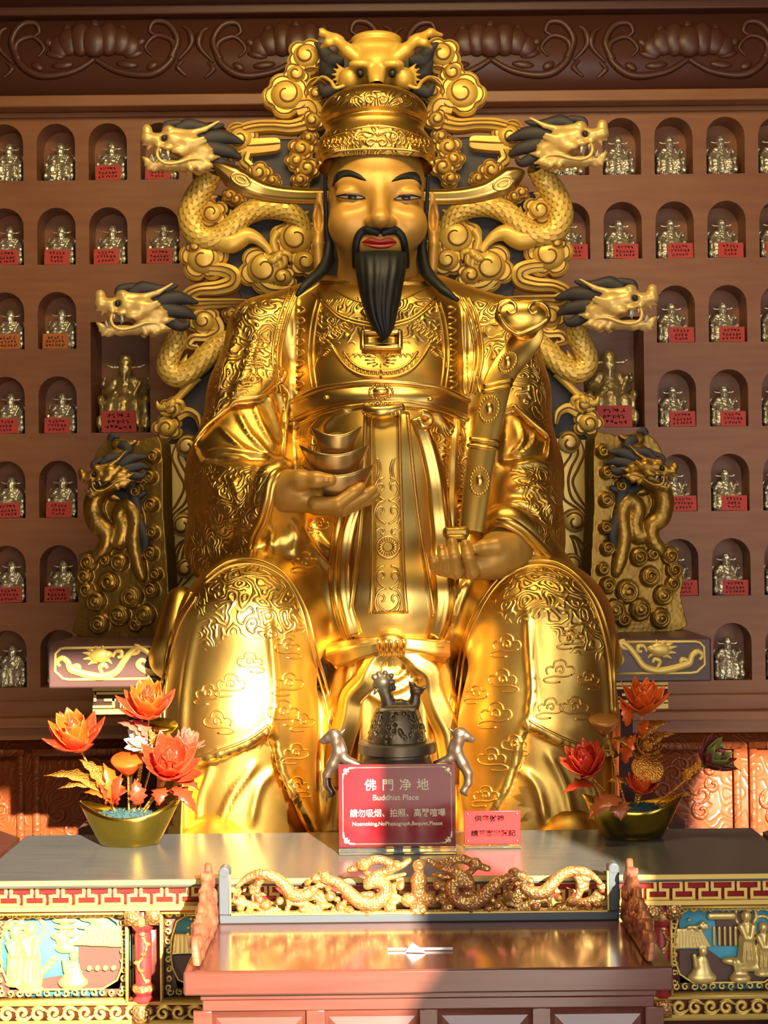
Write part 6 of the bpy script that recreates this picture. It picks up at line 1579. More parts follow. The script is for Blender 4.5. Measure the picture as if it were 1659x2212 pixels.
    for k in range(34):
        a_, b_, r = rq.uniform(14, 405), rq.uniform(1908, 1968), rq.uniform(6, 10)
        if b_ < 1935 and 120 < a_ < 170: continue
        for s in (-1, 1):
            S.ell(C(s*a_, b_, 0.004), (r*u*1.3, 0.014, r*u*0.8), 0.003); S.chain([C(s*(a_ + r*0.6*math.cos(t)), b_ + r*0.42*math.sin(t), -0.010) for t in np.linspace(0.4, 5.6, 9)], [1.5*u], 0.002, 's')
    S.chain([C(0, 1962), C(0, 1930), C(0, 1905), C(0, 1888), C(0, 1872)], np.array([10, 16, 18, 10, 14])*u, 0.004)
    S.box(C(0, 1970), (0.54, 0.012, 0.004), 0.003, 0.002)
    v, f = S.mesh(1); mesh_obj('openwork_dragons', v, f, M['gilt_orange'], T)
    # side rails leaning outward, wavy-topped
    for s in (-1, 1):
        xs = xa if s < 0 else xb
        L = yr - (YO + 0.03)
        S = SDF((-0.02, -0.06, -0.01), (L + 0.02, 0.06, 0.21), 0.004)
        out = [(0, 0)]
        hs = [0.05 + 0.115*i/48 + 0.014*abs(math.sin(i*0.5)) for i in range(49)]
        prof = [(L*i/(len(hs) - 1), h) for i, h in enumerate(hs)]
        S.poly(np.array([(0, 0)] + prof + [(L, 0)]), -0.008, 0.012, 0.003)
        rr = random.Random(3)
        for k in range(46):
            x = rr.uniform(0.03, L - 0.02); hm = np.interp(x, [q[0] for q in prof], [q[1] for q in prof]); z = rr.uniform(0.02, hm - 0.012); r = rr.uniform(0.008, 0.018)
            for dd in (-0.010, 0.014): S.chain([(a_, dd, b_) for a_, b_ in spiral2(x, z, r, 1.0, rr.uniform(0, 6), 1, 9, 0.3)], [0.005], 0.003)
        v, f = S.mesh(1)
        # local: x along depth from the front, y thickness, z up -> world, leaning out by a tenth
        Vw = np.stack([xs + s*(0.012 + v[:, 1] + v[:, 2]*0.12 - 0.004), YO + 0.03 + v[:, 0], ZO + v[:, 2] + 0.004], 1)
        mesh_obj('side_rail', Vw, f, M['gilt_red'], T)
    return T
M['gilt_red'] = mat('worn_gilt_red', (0.50, 0.20, 0.10), 0.4, 0.4, var=(18, 0.5, (0.30, 0.06, 0.04)))
offering_table()
def side_tables():
    for s, lab in ((-1, 'plain red-brown side table just showing at the left end of the altar'), (1, 'plain red-brown side table just showing at the right end of the altar')):
        z = ZA - 0.004
        if s < 0: a, b, c = on_plane(47, 1812, z), on_plane(-90, 1762, z), on_plane(-60, 1905, z)
        else: a, b, c = on_plane(1643, 1800, z), on_plane(1780, 1752, z), on_plane(1760, 1890, z)
        d = a + (b - a) + (c - a); off = np.array((s*0.012, 0.02, 0))
        P = [a + off, b + off, d + off, c + off]
        T = thing('side_table', lab, 'table', (np.mean([p[0] for p in P]), np.mean([p[1] for p in P]), 0), None)
        m = MB(); n = 4; V = [(p[0], p[1], z) for p in P] + [(p[0], p[1], z - 0.04) for p in P]
        m.add(V, [(0, 1, 2, 3), (7, 6, 5, 4)] + [(i, i+4, (i+1) % 4 + 4, (i+1) % 4) for i in range(4)]); m.build('table_top', M['wood_red'], T, smooth=False)
        ctr = np.mean(P, axis=0)
        for p in P:
            q = p + (ctr - p)*0.12; m = MB(); m.box((q[0], q[1], (z - 0.04)/2), (0.05, 0.05, z - 0.04)); m.build('leg', M['wood_red'], T)
side_tables()
# ================================================================== figurines and cards in the niches
def figurine_meshes():
    """a seated official on a throne, about 0.2 m tall, base at the origin, facing -y"""
    S = SDF((-0.08, -0.07, -0.004), (0.08, 0.06, 0.215), 0.0042)
    S.cone((0, 0, 0.112), (0, 0, 0.138), 0.032, 0.024, 0.010); S.ell((0, 0, 0.09), (0.040, 0.034, 0.045), 0.012)
    for s in (-1, 1):
        S.chain([(s*0.030, 0, 0.140), (s*0.048, -0.004, 0.108), (s*0.030, -0.036, 0.092)], [0.014, 0.016, 0.012], 0.008)
        S.chain([(s*0.022, -0.01, 0.075), (s*0.034, -0.04, 0.070), (s*0.036, -0.046, 0.012)], [0.024, 0.022, 0.026], 0.010)
        S.ell((s*0.034, -0.058, 0.008), (0.014, 0.016, 0.008), 0.004)
    S.cone((0, -0.034, 0.09), (0, -0.046, 0.02), 0.014, 0.02, 0.008)
    S.ell((0, -0.004, 0.168), (0.022, 0.021, 0.022), 0.003); S.cone((0, -0.018, 0.158), (0, -0.026, 0.140), 0.007, 0.002, 0.003)
    S.ell((0, 0, 0.189), (0.0225, 0.022, 0.015), 0.003); S.ell((0, 0.002, 0.201), (0.019, 0.019, 0.011), 0.002)
    S.ell((-0.022, -0.05, 0.105), (0.013, 0.010, 0.010), 0.004); S.chain([(0.026, -0.046, 0.088), (0.046, -0.03, 0.135)], [0.006, 0.008], 0.003)
    S.box((0, 0, -0.05), (0.2, 0.2, 0.05), 0.001, 0, 's'); fv, ff = S.mesh(1)
    T = SDF((-0.09, -0.06, -0.004), (0.09, 0.06, 0.17), 0.0045)
    T.box((0, 0.0, 0.026), (0.062, 0.048, 0.026), 0.004, 0.004); T.box((0, 0.044, 0.07), (0.044, 0.008, 0.055), 0.006, 0.006)
    for s in (-1, 1):
        T.box((s*0.060, -0.002, 0.058), (0.010, 0.04, 0.03), 0.004, 0.004); T.ell((s*0.064, -0.038, 0.088), (0.012, 0.014, 0.014), 0.004); T.ell((s*0.066, -0.046, 0.03), (0.012, 0.012, 0.02), 0.004)
        T.chain([(s*0.055, 0.03, 0.12), (s*0.070, 0.02, 0.135), (s*0.062, 0.01, 0.15)], [0.008, 0.008, 0.005], 0.004); T.ell((s*0.056, -0.05, 0.01), (0.014, 0.012, 0.012), 0.004)
    T.box((0, 0, -0.05), (0.2, 0.2, 0.05), 0.001, 0, 's'); tv, tf = T.mesh(1)
    W_ = MB()
    for s in (-1, 1): W_.tube(catmull(np.array([(s*0.018, 0.0, 0.178), (s*0.030, 0, 0.178), (s*0.041, 0, 0.180), (s*0.051, 0, 0.185)]), 4), [0.003, 0.0032, 0.0042, 0.0008], 8, 0.6)
    return (fv, ff), (tv, tf), W_
FIG = figurine_meshes()
def mesh_only(name, V, F, m):
    o = mesh_obj(name, V, F, m); me = o.data; bpy.data.objects.remove(o); return me
ORD = ['top', 'second', 'third', 'fourth', 'fifth', 'sixth', 'lowest']
def niches():
    (fv, ff), (tv, tf), Wn = FIG
    wl = len(Wn.V[0]); fl = [f for f in Wn.F if max(f) < wl]
    def wings(k): return [('hat_wing', mesh_only('hat_wing', np.array(v)*k, fl, M['fig'] if k < 2 else M['fig_gold'])) for v in Wn.V]
    FS = np.array((1.78, 1.95, 1.95))
    small = [('body', mesh_only('body', fv, ff, M['fig'])), ('throne_seat', mesh_only('throne_seat', tv, tf, M['fig']))] + wings(1.0)
    big = [('body', mesh_only('body', fv*FS, ff, M['fig_gold'])), ('throne_seat', mesh_only('throne_seat', tv*FS, tf, M['fig_gold']))] + wings(1.95)
    def card_mesh(w, h, seed, m):
        rr = random.Random(seed); V = []; F = []; MI = []; b = MB()
        b.box((0, 0, h/2), (w, 0.003, h)); MI += [0]*6
        for li in range(3):
            z = h*(0.76 - 0.26*li); n = rr.choice((4, 5, 6)) if li else 5; cw = w*0.78/6
            for c in range(n):
                x0 = -cw*n/2 + cw*c
                for k in range(5):
                    x = x0 + rr.uniform(0.1, 0.7)*cw; zz = z + rr.uniform(-0.35, 0.35)*cw
                    if k % 2: b.box((x, -0.0017, zz), (cw*rr.uniform(0.3, 0.7), 0.0008, cw*0.13))
                    else: b.box((x, -0.0017, zz), (cw*0.13, 0.0008, cw*rr.uniform(0.3, 0.7)))
                    MI += [1]*6
        o = mesh_obj('card', np.concatenate(b.V), b.F, None, smooth=False, mats=[m, M['ink']], midx=MI); me = o.data; bpy.data.objects.remove(o); return me
    cw, chh = 55*YW/FPX, 33*YW/FPX
    reds = [card_mesh(cw, chh, k, M['card_red']) for k in range(3)]; oran = card_mesh(cw, chh, 9, M['card_orange']); wide = card_mesh(76*YW/FPX, 47*YW/FPX, 5, M['card_red'])
    for n in NICHES:
        kind, r, sd, c, x, z, w, h = n
        side = 'left' if sd == 'l' else 'right'
        edge = {'l': ('niche cut by the picture edge', 'second niche in from the edge', 'third niche in from the edge', 'fourth niche in from the edge', 'niche half hidden behind the dragon screen'),
                'r': ('niche cut by the picture edge', 'second niche in from the edge', 'third niche in from the edge', 'fourth niche in from the edge', 'niche half hidden behind the dragon screen')}[sd][c]
        if kind == 'rect':
            t = thing('figurine', 'large golden seated figurine in the tall square niche %s of the screen' % side, 'figurine', (x, YW + 0.165, z + 0.0005), 'large figurines beside the screen')
            parts = big
        else:
            has = not ((r == 0 and not (sd == 'l' and c >= 2)) or r == 6)
            t = thing('figurine', 'small brass seated figurine, %s row %s of statue, %s' % (ORD[r], side, edge), 'figurine', (x + (0.006 if sd == 'l' else -0.006) , YW + 0.085, z + 0.0005), 'small brass figurines in the arched niches')
            parts = small
        for nm, me in parts:
            o = bpy.data.objects.new(nm, me); COL.objects.link(o); o.parent = t
        if kind == 'rect':
            o = bpy.data.objects.new('card', wide); COL.objects.link(o); o.location = (x + (-0.01 if sd == 'l' else 0.0), YW + 0.004, z + 0.002)
            tag(o, 'large red paper card before the big golden figurine %s of the screen' % side, 'card', 'red cards in the niches')
        elif has:
            orange = (sd == 'l' and r == 2)
            o = bpy.data.objects.new('card', oran if orange else reds[(r*2 + c) % 3]); COL.objects.link(o)
            dx = (-0.012 + 0.006*((r + c) % 3)) if sd == 'l' else (0.014 + 0.008*((r*3 + c) % 3))
            if c == 0: dx += 0.01 if sd == 'l' else -0.01
            o.location = (x + dx, YW + 0.008, z + 0.002); o.rotation_euler = (-0.10, 0.02*((r*5 + c*3) % 5 - 2)*0.6, 0)
            tag(o, '%s paper card, %s row %s of statue, %s' % ('orange' if orange else 'red', ORD[r], side, edge), 'card', 'cards standing in the arched niches')
niches()

# ================================================================== on the altar
def text_mesh(name, s, size, at, m, parent, weight=0.0, ext=0.0006, sx=1.0):
    cu = bpy.data.curves.new('txt', 'FONT'); cu.body = s; cu.size = size; cu.align_x = 'CENTER'; cu.align_y = 'CENTER'; cu.extrude = ext; cu.offset = weight
    o = bpy.data.objects.new('txt', cu); COL.objects.link(o)
    bpy.context.view_layer.update()
    me = bpy.data.meshes.new_from_object(o.evaluated_get(bpy.context.evaluated_depsgraph_get()))
    bpy.data.objects.remove(o); bpy.data.curves.remove(cu)
    V = np.array([v.co[:] for v in me.vertices]).reshape(-1, 3); F = [tuple(p.vertices) for p in me.polygons]; bpy.data.meshes.remove(me)
    if not len(V): return None
    P = np.stack([V[:, 0]*sx, -V[:, 2], V[:, 1]], 1) + np.asarray(at)
    return mesh_obj(name, P, F, m, parent, smooth=False)
def notice():
    c = on_plane(859, 1844, ZA); Y = c[1]; u = Y/FPX; w = 252*u; h = 192*u
    T = thing('notice_sign', 'framed red notice in a clear stand with gold lettering in front of the censer', 'sign', (c[0], Y, ZA))
    zb = ZA + 14*u; hb = h - 14*u; zc = zb + hb/2; x = c[0]
    m = MB(); m.box((x, Y + 0.006, zb + hb/2), (w, 0.006, hb)); bd = m.build('board', M['sign_red'], T, bevel=0.0015)
    m = MB(); m.box((x, Y + 0.03, ZA + 0.004), (w*1.0, 0.085, 0.007)); m.box((x, Y + 0.001, ZA + 0.011), (w*1.0, 0.02, 0.016)); m.build('clear_foot', M['acrylic'], T, bevel=0.002)
    g = MB(); y = Y + 0.0022; iw, ih = w/2 - 9*u, hb/2 - 7*u
    for s in (-1, 1):
        g.box((x, y, zc + s*ih), (iw*2 - 34*u, 0.0012, 1.6*u)); g.box((x + s*iw, y, zc), (1.6*u, 0.0012, ih*2 - 34*u))
        for t in (-1, 1):
            X = lambda a, b: (x + s*(iw - a*u), y, zc + t*(ih - b*u))
            g.tube([X(26, 0), X(14, 1), X(10, 5), X(14, 8), X(6, 6), X(8, 14), X(5, 10), X(1, 14), X(0, 26)], [1.6*u, 2.6*u, 3*u, 2*u, 4*u, 2*u, 3*u, 2.6*u, 1.6*u], 6, 0.3); g.ball(X(6, 6), (5*u, 0.0012, 5*u), 10, 6)
    g.build('gold_border', M['sign_gold'], bd)
    tz = lambda py_: zb + hb - (py_ - 1649)*u
    for i, ch_ in enumerate('佛門净地'): text_mesh('lettering', ch_, 27*u, (x + (-57 + 37.5*i)*u, y, tz(1695)), M['sign_ink'], bd, 0.0002)
    text_mesh('lettering', 'Buddhist Place', 17*u, (x - 3*u, y, tz(1721)), M['sign_ink'], bd, 0.0001)
    text_mesh('lettering', '請勿吸烟、拍照、高聲喧嘩', 18.5*u, (x + 1*u, y, tz(1755)), M['sign_ink'], bd, 0.0002, sx=0.93)
    text_mesh('lettering', 'Nosmoking,NoPhotograph,Bequiet,Please', 12*u, (x, y, tz(1777)), M['sign_ink'], bd, 0.0001, sx=0.96)
    c = on_plane(1064, 1832, ZA); Y = c[1]; u = Y/FPX; w = 122*u; h = 78*u
    T = thing('small_sign', 'small bright red plate with black characters standing right of the framed notice', 'sign', (c[0], Y, ZA))
    m = MB(); m.box((c[0], Y + 0.004, ZA + h/2 + 5*u), (w, 0.006, h - 6*u)); bd = m.build('plate', M['bright_red'], T, bevel=0.002)
    m = MB(); m.box((c[0], Y + 0.02, ZA + 0.004), (w, 0.06, 0.006)); m.build('clear_foot', M['acrylic'], T, bevel=0.002)
    text_mesh('lettering', '供奉財神', 14*u, (c[0] - 6*u, Y, ZA + 63*u), M['ink'], bd, 0.0004, sx=1.15)
    text_mesh('lettering', '請至客堂登記', 14*u, (c[0] + 2*u, Y, ZA + 31*u), M['ink'], bd, 0.0004, sx=1.15)
    for a in (-1, 1):
        for b in (-1, 1): g = MB(); g.ball((c[0] + a*(w/2 - 8*u), Y + 0.0, ZA + h/2 + 5*u + b*(h/2 - 10*u)), (2.6*u, 0.002, 2.6*u), 10, 6); g.build('stud', M['bronze_light'], bd)
notice()

def censer():
    Yc = 5.085; u = Yc/FPX; c = np.array((W(859, 1700, Yc)[0], Yc, ZA))
    T = thing('incense_burner', 'dark bronze censer with pierced lid and two upright dragon handles behind the notice', 'censer', c)
    zr = W(859, 1625, Yc)[2] - ZA; zr2 = W(859, 1601, Yc)[2] - ZA; R_ = 84*u
    m = MB(); m.lathe(c, [(0.0, 0.05), (R_*0.5, 0.052), (R_*0.82, 0.09), (R_*0.90, 0.14), (R_*0.88, zr - 0.03), (R_*0.84, zr - 0.012), (R_*0.9, zr)], 40); m.build('bowl', M['bronze'], T)
    for a in (0.5, 2.6, 4.71):
        m = MB(); p = c + np.array((math.cos(a)*R_*0.5, math.sin(a)*R_*0.5, 0)); m.tube([p + [0, 0, 0.0], p + [0, 0, 0.03], p*1.0 + [0, 0, 0.075]], [0.018, 0.014, 0.022], 12); m.build('leg', M['bronze'], T)
    m = MB(); m.lathe(c, [(R_*0.9, zr), (R_*1.0, zr + 0.002), (R_*1.0, zr2 - 0.004), (R_*0.95, zr2), (R_*0.76, zr2 + 0.001)], 40); m.build('rim', M['bronze'], T, smooth='sharp')
    zt = W(859, 1530, Yc)[2] - ZA
    S = SDF(c + [-0.12, -0.12, zr2 - 0.006], c + [0.12, 0.12, zt + 0.02], 0.0034)
    H = zt - zr2
    for i in range(6):
        z = zr2 + H*i/6; r0 = np.interp(i, [0, 1, 3, 4.5, 6], [64, 61, 55, 48, 40])*u; r1 = np.interp(i+1, [0, 1, 3, 4.5, 6], [64, 61, 55, 48, 40])*u
        S.cone(c + [0, 0, z], c + [0, 0, z + H/6], r0, r1, 0.004)
    S.box(c + [0, 0, zr2 - 0.09], (0.2, 0.2, 0.09), 0.001, 0, 's'); S.box(c + [0, 0, zt + 0.09], (0.2, 0.2, 0.09), 0.001, 0, 's')
    rr = random.Random(11)
    for k in range(150):
        a = rr.uniform(0, 2*PI); f = rr.uniform(0.06, 0.94); r = np.interp(f*6, [0, 1, 3, 4.5, 6], [64, 61, 55, 48, 40])*u
        p = c + [r*math.cos(a), r*math.sin(a), zr2 + f*H]
        if k % 3 == 0: S.ell(p, (0.008, 0.008, 0.006), 0.004)
        else: S.ell(p, (0.006, 0.006, 0.008), 0.002, 's')
    v, f = S.mesh(1); mesh_obj('pierced_lid', v, f, M['bronze'], T)
    S = SDF(c + [-0.10, -0.08, zt - 0.01], c + [0.12, 0.08, zt + 0.15], 0.0036); K = lambda px_, py_, d=0.0: W(px_, py_, Yc + d)
    S.chain([K(845, 1545), K(838, 1515), K(830, 1488), K(826, 1478)], [0.026, 0.022, 0.021, 0.024], 0.01); S.ell(K(826, 1474), (0.030, 0.028, 0.026), 0.008)
    for px_, py_ in ((808, 1462), (818, 1456), (832, 1454), (845, 1460), (848, 1474), (810, 1480), (850, 1486)): S.ell(K(px_, py_), (0.010, 0.016, 0.010), 0.004)
    S.chain([K(812, 1492, -0.02), K(808, 1500, -0.02)], [0.008, 0.004], 0.004)
    S.chain([K(845, 1535), K(865, 1525), K(885, 1528)], [0.026, 0.022, 0.02], 0.01)
    S.chain([K(890, 1540), K(896, 1515), K(898, 1495), K(892, 1482)], [0.022, 0.018, 0.016, 0.012], 0.008); S.ell(K(900, 1492), (0.024, 0.022, 0.014), 0.006); S.chain([K(900, 1495), K(918, 1484)], [0.012, 0.007], 0.005); S.cone(K(888, 1480), K(884, 1472), 0.008, 0.003, 0.003)
    S.box(c + [0, 0, zt + 0.0], (0.062, 0.055, 0.008), 0.005, 0.004)
    v, f = S.mesh(1); mesh_obj('lion_finial', v, f, M['bronze'], T)
    for s in (-1, 1):
        S = SDF(c + [min(s*0.06, s*0.27), -0.06, 0.10], c + [max(s*0.06, s*0.27), 0.06, 0.40], 0.0036)
        P = lambda dx, y, d=0.0: np.array((c[0] + s*dx*u, Yc + d, W(859, y, Yc)[2]))
        S.chain([P(84, 1652), P(112, 1640), P(128, 1622), P(132, 1600), P(134, 1588)], np.array([9, 10, 12, 13, 14])*u, 0.006)
        S.chain([P(134, 1588), P(150, 1592), P(164, 1598)], np.array([14, 10, 5])*u, 0.004); S.ell(P(138, 1582), (14*u, 0.018, 9*u), 0.005); S.cone(P(152, 1600), P(162, 1604), 5*u, 3*u, 0.003)
        S.chain([P(128, 1625), P(140, 1650), P(152, 1672), P(152, 1692), P(142, 1710), P(150, 1722)], np.array([13, 13, 10, 9, 8, 2])*u, 0.006)
        S.cone(P(126, 1588), P(112, 1574), 6*u, 2*u, 0.003); S.chain([P(122, 1600), P(116, 1620), P(112, 1636)], np.array([8, 8, 6])*u, 0.004)
        for d in (-1, 1): S.ell(P(140, 1588, d*0.016), (0.006, 0.005, 0.005), 0.002)
        v, f = S.mesh(1); mesh_obj('dragon_handle', v, f, M['bronze_light'], T)
censer()

# ------------------------------------------------------------------ lotus arrangements in ingot-shaped bowls
def petal(L, w, curl, n=7, m=5):
    """a cupped pointed petal growing along +x from the origin, curling up (+z)"""
    V = []; F = []
    for i in range(n):
        t = i/(n-1); ww = w*math.sin(PI*min(1, t*0.93 + 0.07)**0.8)**0.8*(1 - 0.15*t) if i < n-1 else w*0.04
        a = curl*t; x = L*(math.sin(a)/max(curl, 1e-3) if curl > 1e-3 else t); z = L*((1 - math.cos(a))/max(curl, 1e-3))
        for j in range(m):
            q = (j/(m-1) - 0.5)*2; V.append((x, ww*q, z + 0.30*ww*q*q))
    for i in range(n-1):
        for j in range(m-1): F.append((i*m+j, i*m+j+1, (i+1)*m+j+1, (i+1)*m+j))
    return np.array(V), F
def rot_to(axis):
    return np.array(Vector(axis).to_track_quat('Z', 'X').to_matrix())
def solid(o, t=0.0018):
    md = o.modifiers.new('thickness', 'SOLIDIFY'); md.thickness = t; md.offset = 0; return o
def lotus(parent, at, r, axis, rnd_, mats, open_=1.0):
    at = np.asarray(at, float); Rm = rot_to(axis); m = [MB(), MB()]
    for ring, (n, tilt, L, w) in enumerate(((6, 0.14, 0.80, 0.28), (8, 0.42, 0.92, 0.28), (10, 0.80*open_, 1.0, 0.27), (10, 1.22*open_, 1.02, 0.25))):
        for k in range(n):
            V, F = petal(r*L*rnd_.uniform(0.9, 1.08), r*w, 0.75)
            th = PI/2 - tilt*rnd_.uniform(0.85, 1.15); c, s = math.cos(th), math.sin(th)
            V = np.stack([V[:, 0]*c + V[:, 2]*-s*-1*0 - V[:, 2]*s, V[:, 1], V[:, 0]*s + V[:, 2]*c], 1)
            az = 2*PI*(k + 0.5*(ring % 2))/n + rnd_.uniform(-0.1, 0.1); c, s = math.cos(az), math.sin(az)
            V = np.stack([V[:, 0]*c - V[:, 1]*s, V[:, 0]*s + V[:, 1]*c, V[:, 2]], 1)
            m[0 if ring in (1, 3) else 1].add(V @ Rm.T + at, F)
    b = MB(); b.ball(at + Rm @ np.array((0, 0, r*0.12)), r*0.2, 10, 6); o = b.build('flower', mats[1], parent)
    solid(m[0].build('outer_petals', mats[0], o)); solid(m[1].build('inner_petals', mats[1], o))
    return o
def leaf(mb, at, tip, w, up=(0, -0.5, 1), serr=0.25, n=10):
    at = np.asarray(at, float); tip = np.asarray(tip, float); d = tip - at; L = np.linalg.norm(d); t = d/L
    u = np.asarray(up, float); u = u - t*(u @ t); u /= np.linalg.norm(u); s = np.cross(t, u); V = []; F = []
    for i in range(n):
        q = i/(n-1); ww = w*math.sin(PI*q**0.8)*(1 + serr*(1 if i % 2 else -1)) if 0 < i < n-1 else 0.001
        c = at + d*q + u*(0.18*L*math.sin(PI*q))
        for j in (-1, 0, 1): V.append(c + s*ww*j + u*abs(j)*ww*0.25)
    for i in range(n-1):
        for j in (0, 1): F.append((i*3+j, i*3+j+1, (i+1)*3+j+1, (i+1)*3+j))
    mb.add(V, F)
def arrangement(bowl_px, side, flowers, pods, leaves, lab):
    cx, by, hw_px, top = bowl_px
    c = on_plane(cx, by, ZA); Y = c[1] + 0.085; u = Y/FPX; c = np.array((W(cx, by, Y)[0], Y, ZA))
    T = thing('lotus_arrangement', lab, 'flowers', c, 'ingot bowls of artificial lotus')
    hh = (by - top)*u
    V, F = boat(hw_px*u*0.94, hw_px*u*0.60, hh*0.72, hh*0.30, 56, deck=0.80); m = MB(); m.add(V + c, F); m.build('bowl', M['bowl'], T)
    rr = random.Random(21 + (side > 0))
    m = MB(); zt = c[2] + hh*0.64
    m.ball((c[0], c[1], zt), (hw_px*u*0.72, hw_px*u*0.42, hh*0.12), 20, 8)
    for k in range(900):
        a = rr.uniform(0, 2*PI); q = math.sqrt(rr.random()); p = np.array((c[0] + math.cos(a)*q*hw_px*u*0.78, c[1] + math.sin(a)*q*hw_px*u*0.45, zt + hh*0.10*(1 - q*q) + rr.uniform(-0.002, 0.006)))
        d = np.array((rr.uniform(-1, 1), rr.uniform(-1, 1), rr.uniform(0, 0.8)))*0.010; m.tube([p, p + d*0.6 + [0, 0, 0.003], p + d], [0.0012, 0.0009], 3, cap=False)
    mo = m.build('moss', M['moss'], T); mo['kind'] = 'stuff'
    root = np.array((c[0], c[1], zt))
    def stem(p, m_, bend=0.3, r=0.0035):
        p = np.asarray(p, float); b = root + (p - root)*np.array((0.22, 0.3, 0)); mid = (b + p)/2 + np.array(((p[0] - b[0])*bend*0.3, 0, (p[2]-b[2])*0.08)); s = MB(); s.tube(catmull([b, mid, p], 6), r, 8); s.build('stem', m_, T)
    for px_, py_, r, dy, axis, mt in flowers:
        p = W(px_, py_, Y + dy); lotus(T, p, 1.4*r*(Y + dy)/FPX, axis, rr, mt); stem(p, M['leaf_gold'])
    for px_, py_, r, dy, axis, mt in pods:
        p = W(px_, py_, Y + dy); R_ = r*(Y + dy)/FPX; Rm = rot_to(axis)
        Vp, Fp = lathe_mesh([(0.12*R_, -1.0*R_), (0.5*R_, -0.55*R_), (0.92*R_, 0.0), (1.0*R_, 0.16*R_), (0.92*R_, 0.24*R_), (0.0, 0.20*R_)], 20)
        m = MB(); m.add(Vp @ Rm.T + p, Fp); m.build('seed_pod', mt, T); stem(p, M['leaf_gold'])
    for pts, w, mt in leaves:
        m = MB(); leaf(m, W(pts[0], pts[1], Y + pts[4]), W(pts[2] + 0.15*(pts[2]-pts[0]), pts[3] + 0.15*(pts[3]-pts[1]), Y + pts[5]), w*u*1.25); solid(m.build('leaf', mt, T), 0.0012)
R_, O_, G_ = M['petal'], M['petal_orange'], M['leaf_gold']
arrangement((280, 1835, 106, 1742), -1,
    [(172, 1618, 66, 0.0, (-0.15, -0.55, 1), (R_, O_)), (322, 1548, 62, 0.02, (0.05, -0.55, 1), (R_, O_)), (364, 1672, 66, -0.05, (0.15, -0.75, 0.8), (R_, R_)), (402, 1618, 34, 0.0, (0.3, -0.2, 1), (M['petal_rose'], M['petal_rose'])), (308, 1608, 34, 0.03, (-0.1, -0.9, 0.6), (M['pale_blossom'], M['pale_blossom']))],
    [(276, 1645, 37, -0.02, (0.0, -0.35, 1), O_), (350, 1570, 34, 0.06, (0.1, -0.3, 1), M['bowl'])],
    [((232, 1722, 112, 1682, 0, -0.02), 15, G_), ((240, 1718, 140, 1706, 0, -0.04), 14, G_), ((236, 1724, 178, 1650, 0, 0.0), 16, G_), ((232, 1722, 202, 1668, 0, -0.02), 14, G_), ((248, 1738, 226, 1660, 0, -0.03), 17, O_), ((240, 1736, 190, 1715, -0.02, -0.06), 16, O_), ((252, 1740, 262, 1680, -0.02, -0.04), 14, R_), ((230, 1738, 215, 1700, -0.03, -0.06), 16, R_), ((245, 1742, 275, 1712, -0.03, -0.06), 15, R_),
     ((318, 1600, 262, 1566, 0, 0), 13, M['petal_rose']), ((322, 1600, 290, 1560, 0, 0.0), 12, M['petal_rose']), ((330, 1612, 322, 1580, 0, -0.02), 10, G_), ((372, 1700, 412, 1745, -0.06, -0.1), 14, R_), ((350, 1700, 345, 1735, -0.06, -0.1), 13, R_), ((385, 1690, 424, 1705, -0.06, -0.1), 12, R_), ((300, 1740, 292, 1690, -0.02, -0.02), 14, R_), ((330, 1610, 352, 1590, 0, 0.02), 8, G_), ((365, 1705, 418, 1752, -0.05, -0.08), 11, R_)],
    'gold ingot-shaped bowl of bright red lotus flowers at the sunlit end of the altar')
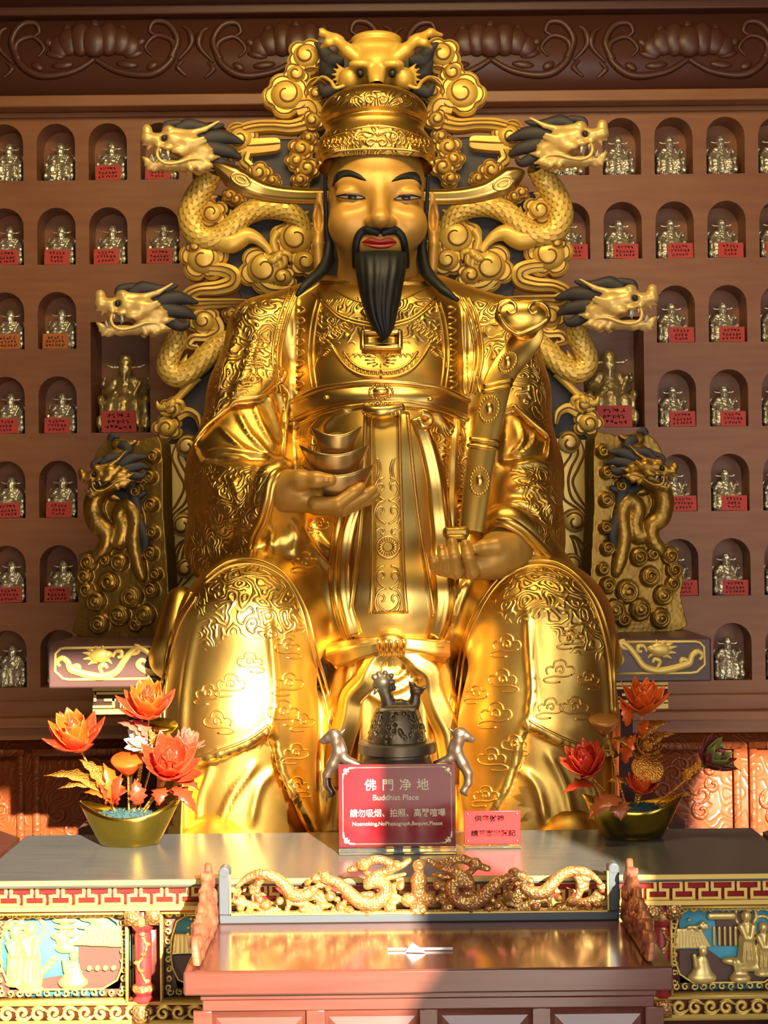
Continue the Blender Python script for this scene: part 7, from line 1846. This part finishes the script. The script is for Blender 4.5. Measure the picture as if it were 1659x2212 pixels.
arrangement((1368, 1820, 106, 1728), 1,
    [(1272, 1672, 54, -0.02, (-0.3, -0.55, 0.9), (R_, R_)), (1388, 1540, 56, 0.02, (0.1, -0.2, 1), (O_, O_)), (1522, 1652, 48, 0.0, (0.7, -0.5, 0.7), (M['petal_dark'], M['petal_green'])), (1390, 1625, 40, 0.03, (0.1, -0.9, 0.5), (G_, G_)), (1385, 1712, 40, -0.03, (0, -0.5, 1), (R_, O_))],
    [(1305, 1560, 33, 0.0, (0.0, -0.30, 1), M['pod_brown']), (1398, 1664, 36, -0.04, (0.1, -0.8, 0.7), G_)],
    [((1380, 1600, 1440, 1565, 0, 0), 12, G_), ((1395, 1620, 1450, 1590, 0, -0.02), 13, G_), ((1370, 1630, 1325, 1600, 0, -0.02), 13, G_), ((1360, 1700, 1318, 1690, 0, -0.03), 11, G_), ((1385, 1590, 1400, 1560, 0, 0), 10, O_), ((1350, 1650, 1372, 1592, 0, 0), 12, O_), ((1355, 1570, 1340, 1520, 0, 0), 12, O_), ((1300, 1745, 1285, 1700, -0.08, -0.1), 10, M['pod_brown']), ((1345, 1725, 1280, 1765, -0.10, -0.14), 20, M['petal_brown']), ((1330, 1728, 1340, 1768, -0.10, -0.14), 18, M['petal_brown']), ((1290, 1700, 1225, 1712, -0.02, -0.05), 14, R_), ((1480, 1690, 1500, 1660, 0, 0), 10, G_), ((1490, 1680, 1528, 1650, 0, -0.01), 9, G_), ((1520, 1660, 1590, 1665, 0, 0), 8, M['petal_green']), ((1440, 1735, 1500, 1722, 0, 0), 5, G_)],
    'gold ingot-shaped bowl of dusky lotus flowers at the shaded end of the altar')
def paper():
    p = on_plane(905, 2058, ZO); u = p[1]/FPX; z = ZO + 0.002
    T = thing('folded_paper', 'small folded white paper tent with a thin strip lying on the offering table', 'paper', (p[0], p[1], z))
    m = MB(); a = np.array((p[0] - 30*u, p[1], z)); b = np.array((p[0] + 16*u, p[1] - 0.01, z)); t = np.array((p[0] - 14*u, p[1] + 0.005, z + 20*u)); c = np.array((p[0] - 8*u, p[1] + 0.045, z))
    m.add([a, b, t, c], [(0, 1, 2), (1, 3, 2), (3, 0, 2), (0, 3, 1)]); m.build('tent', M['paper'], T, smooth=False)
    m = MB(); m.box((p[0] + 0.004, p[1] + 0.02, z + 0.003), (140*u, 0.004, 0.006)); m.build('strip', M['paper'], T, smooth=False)
paper()
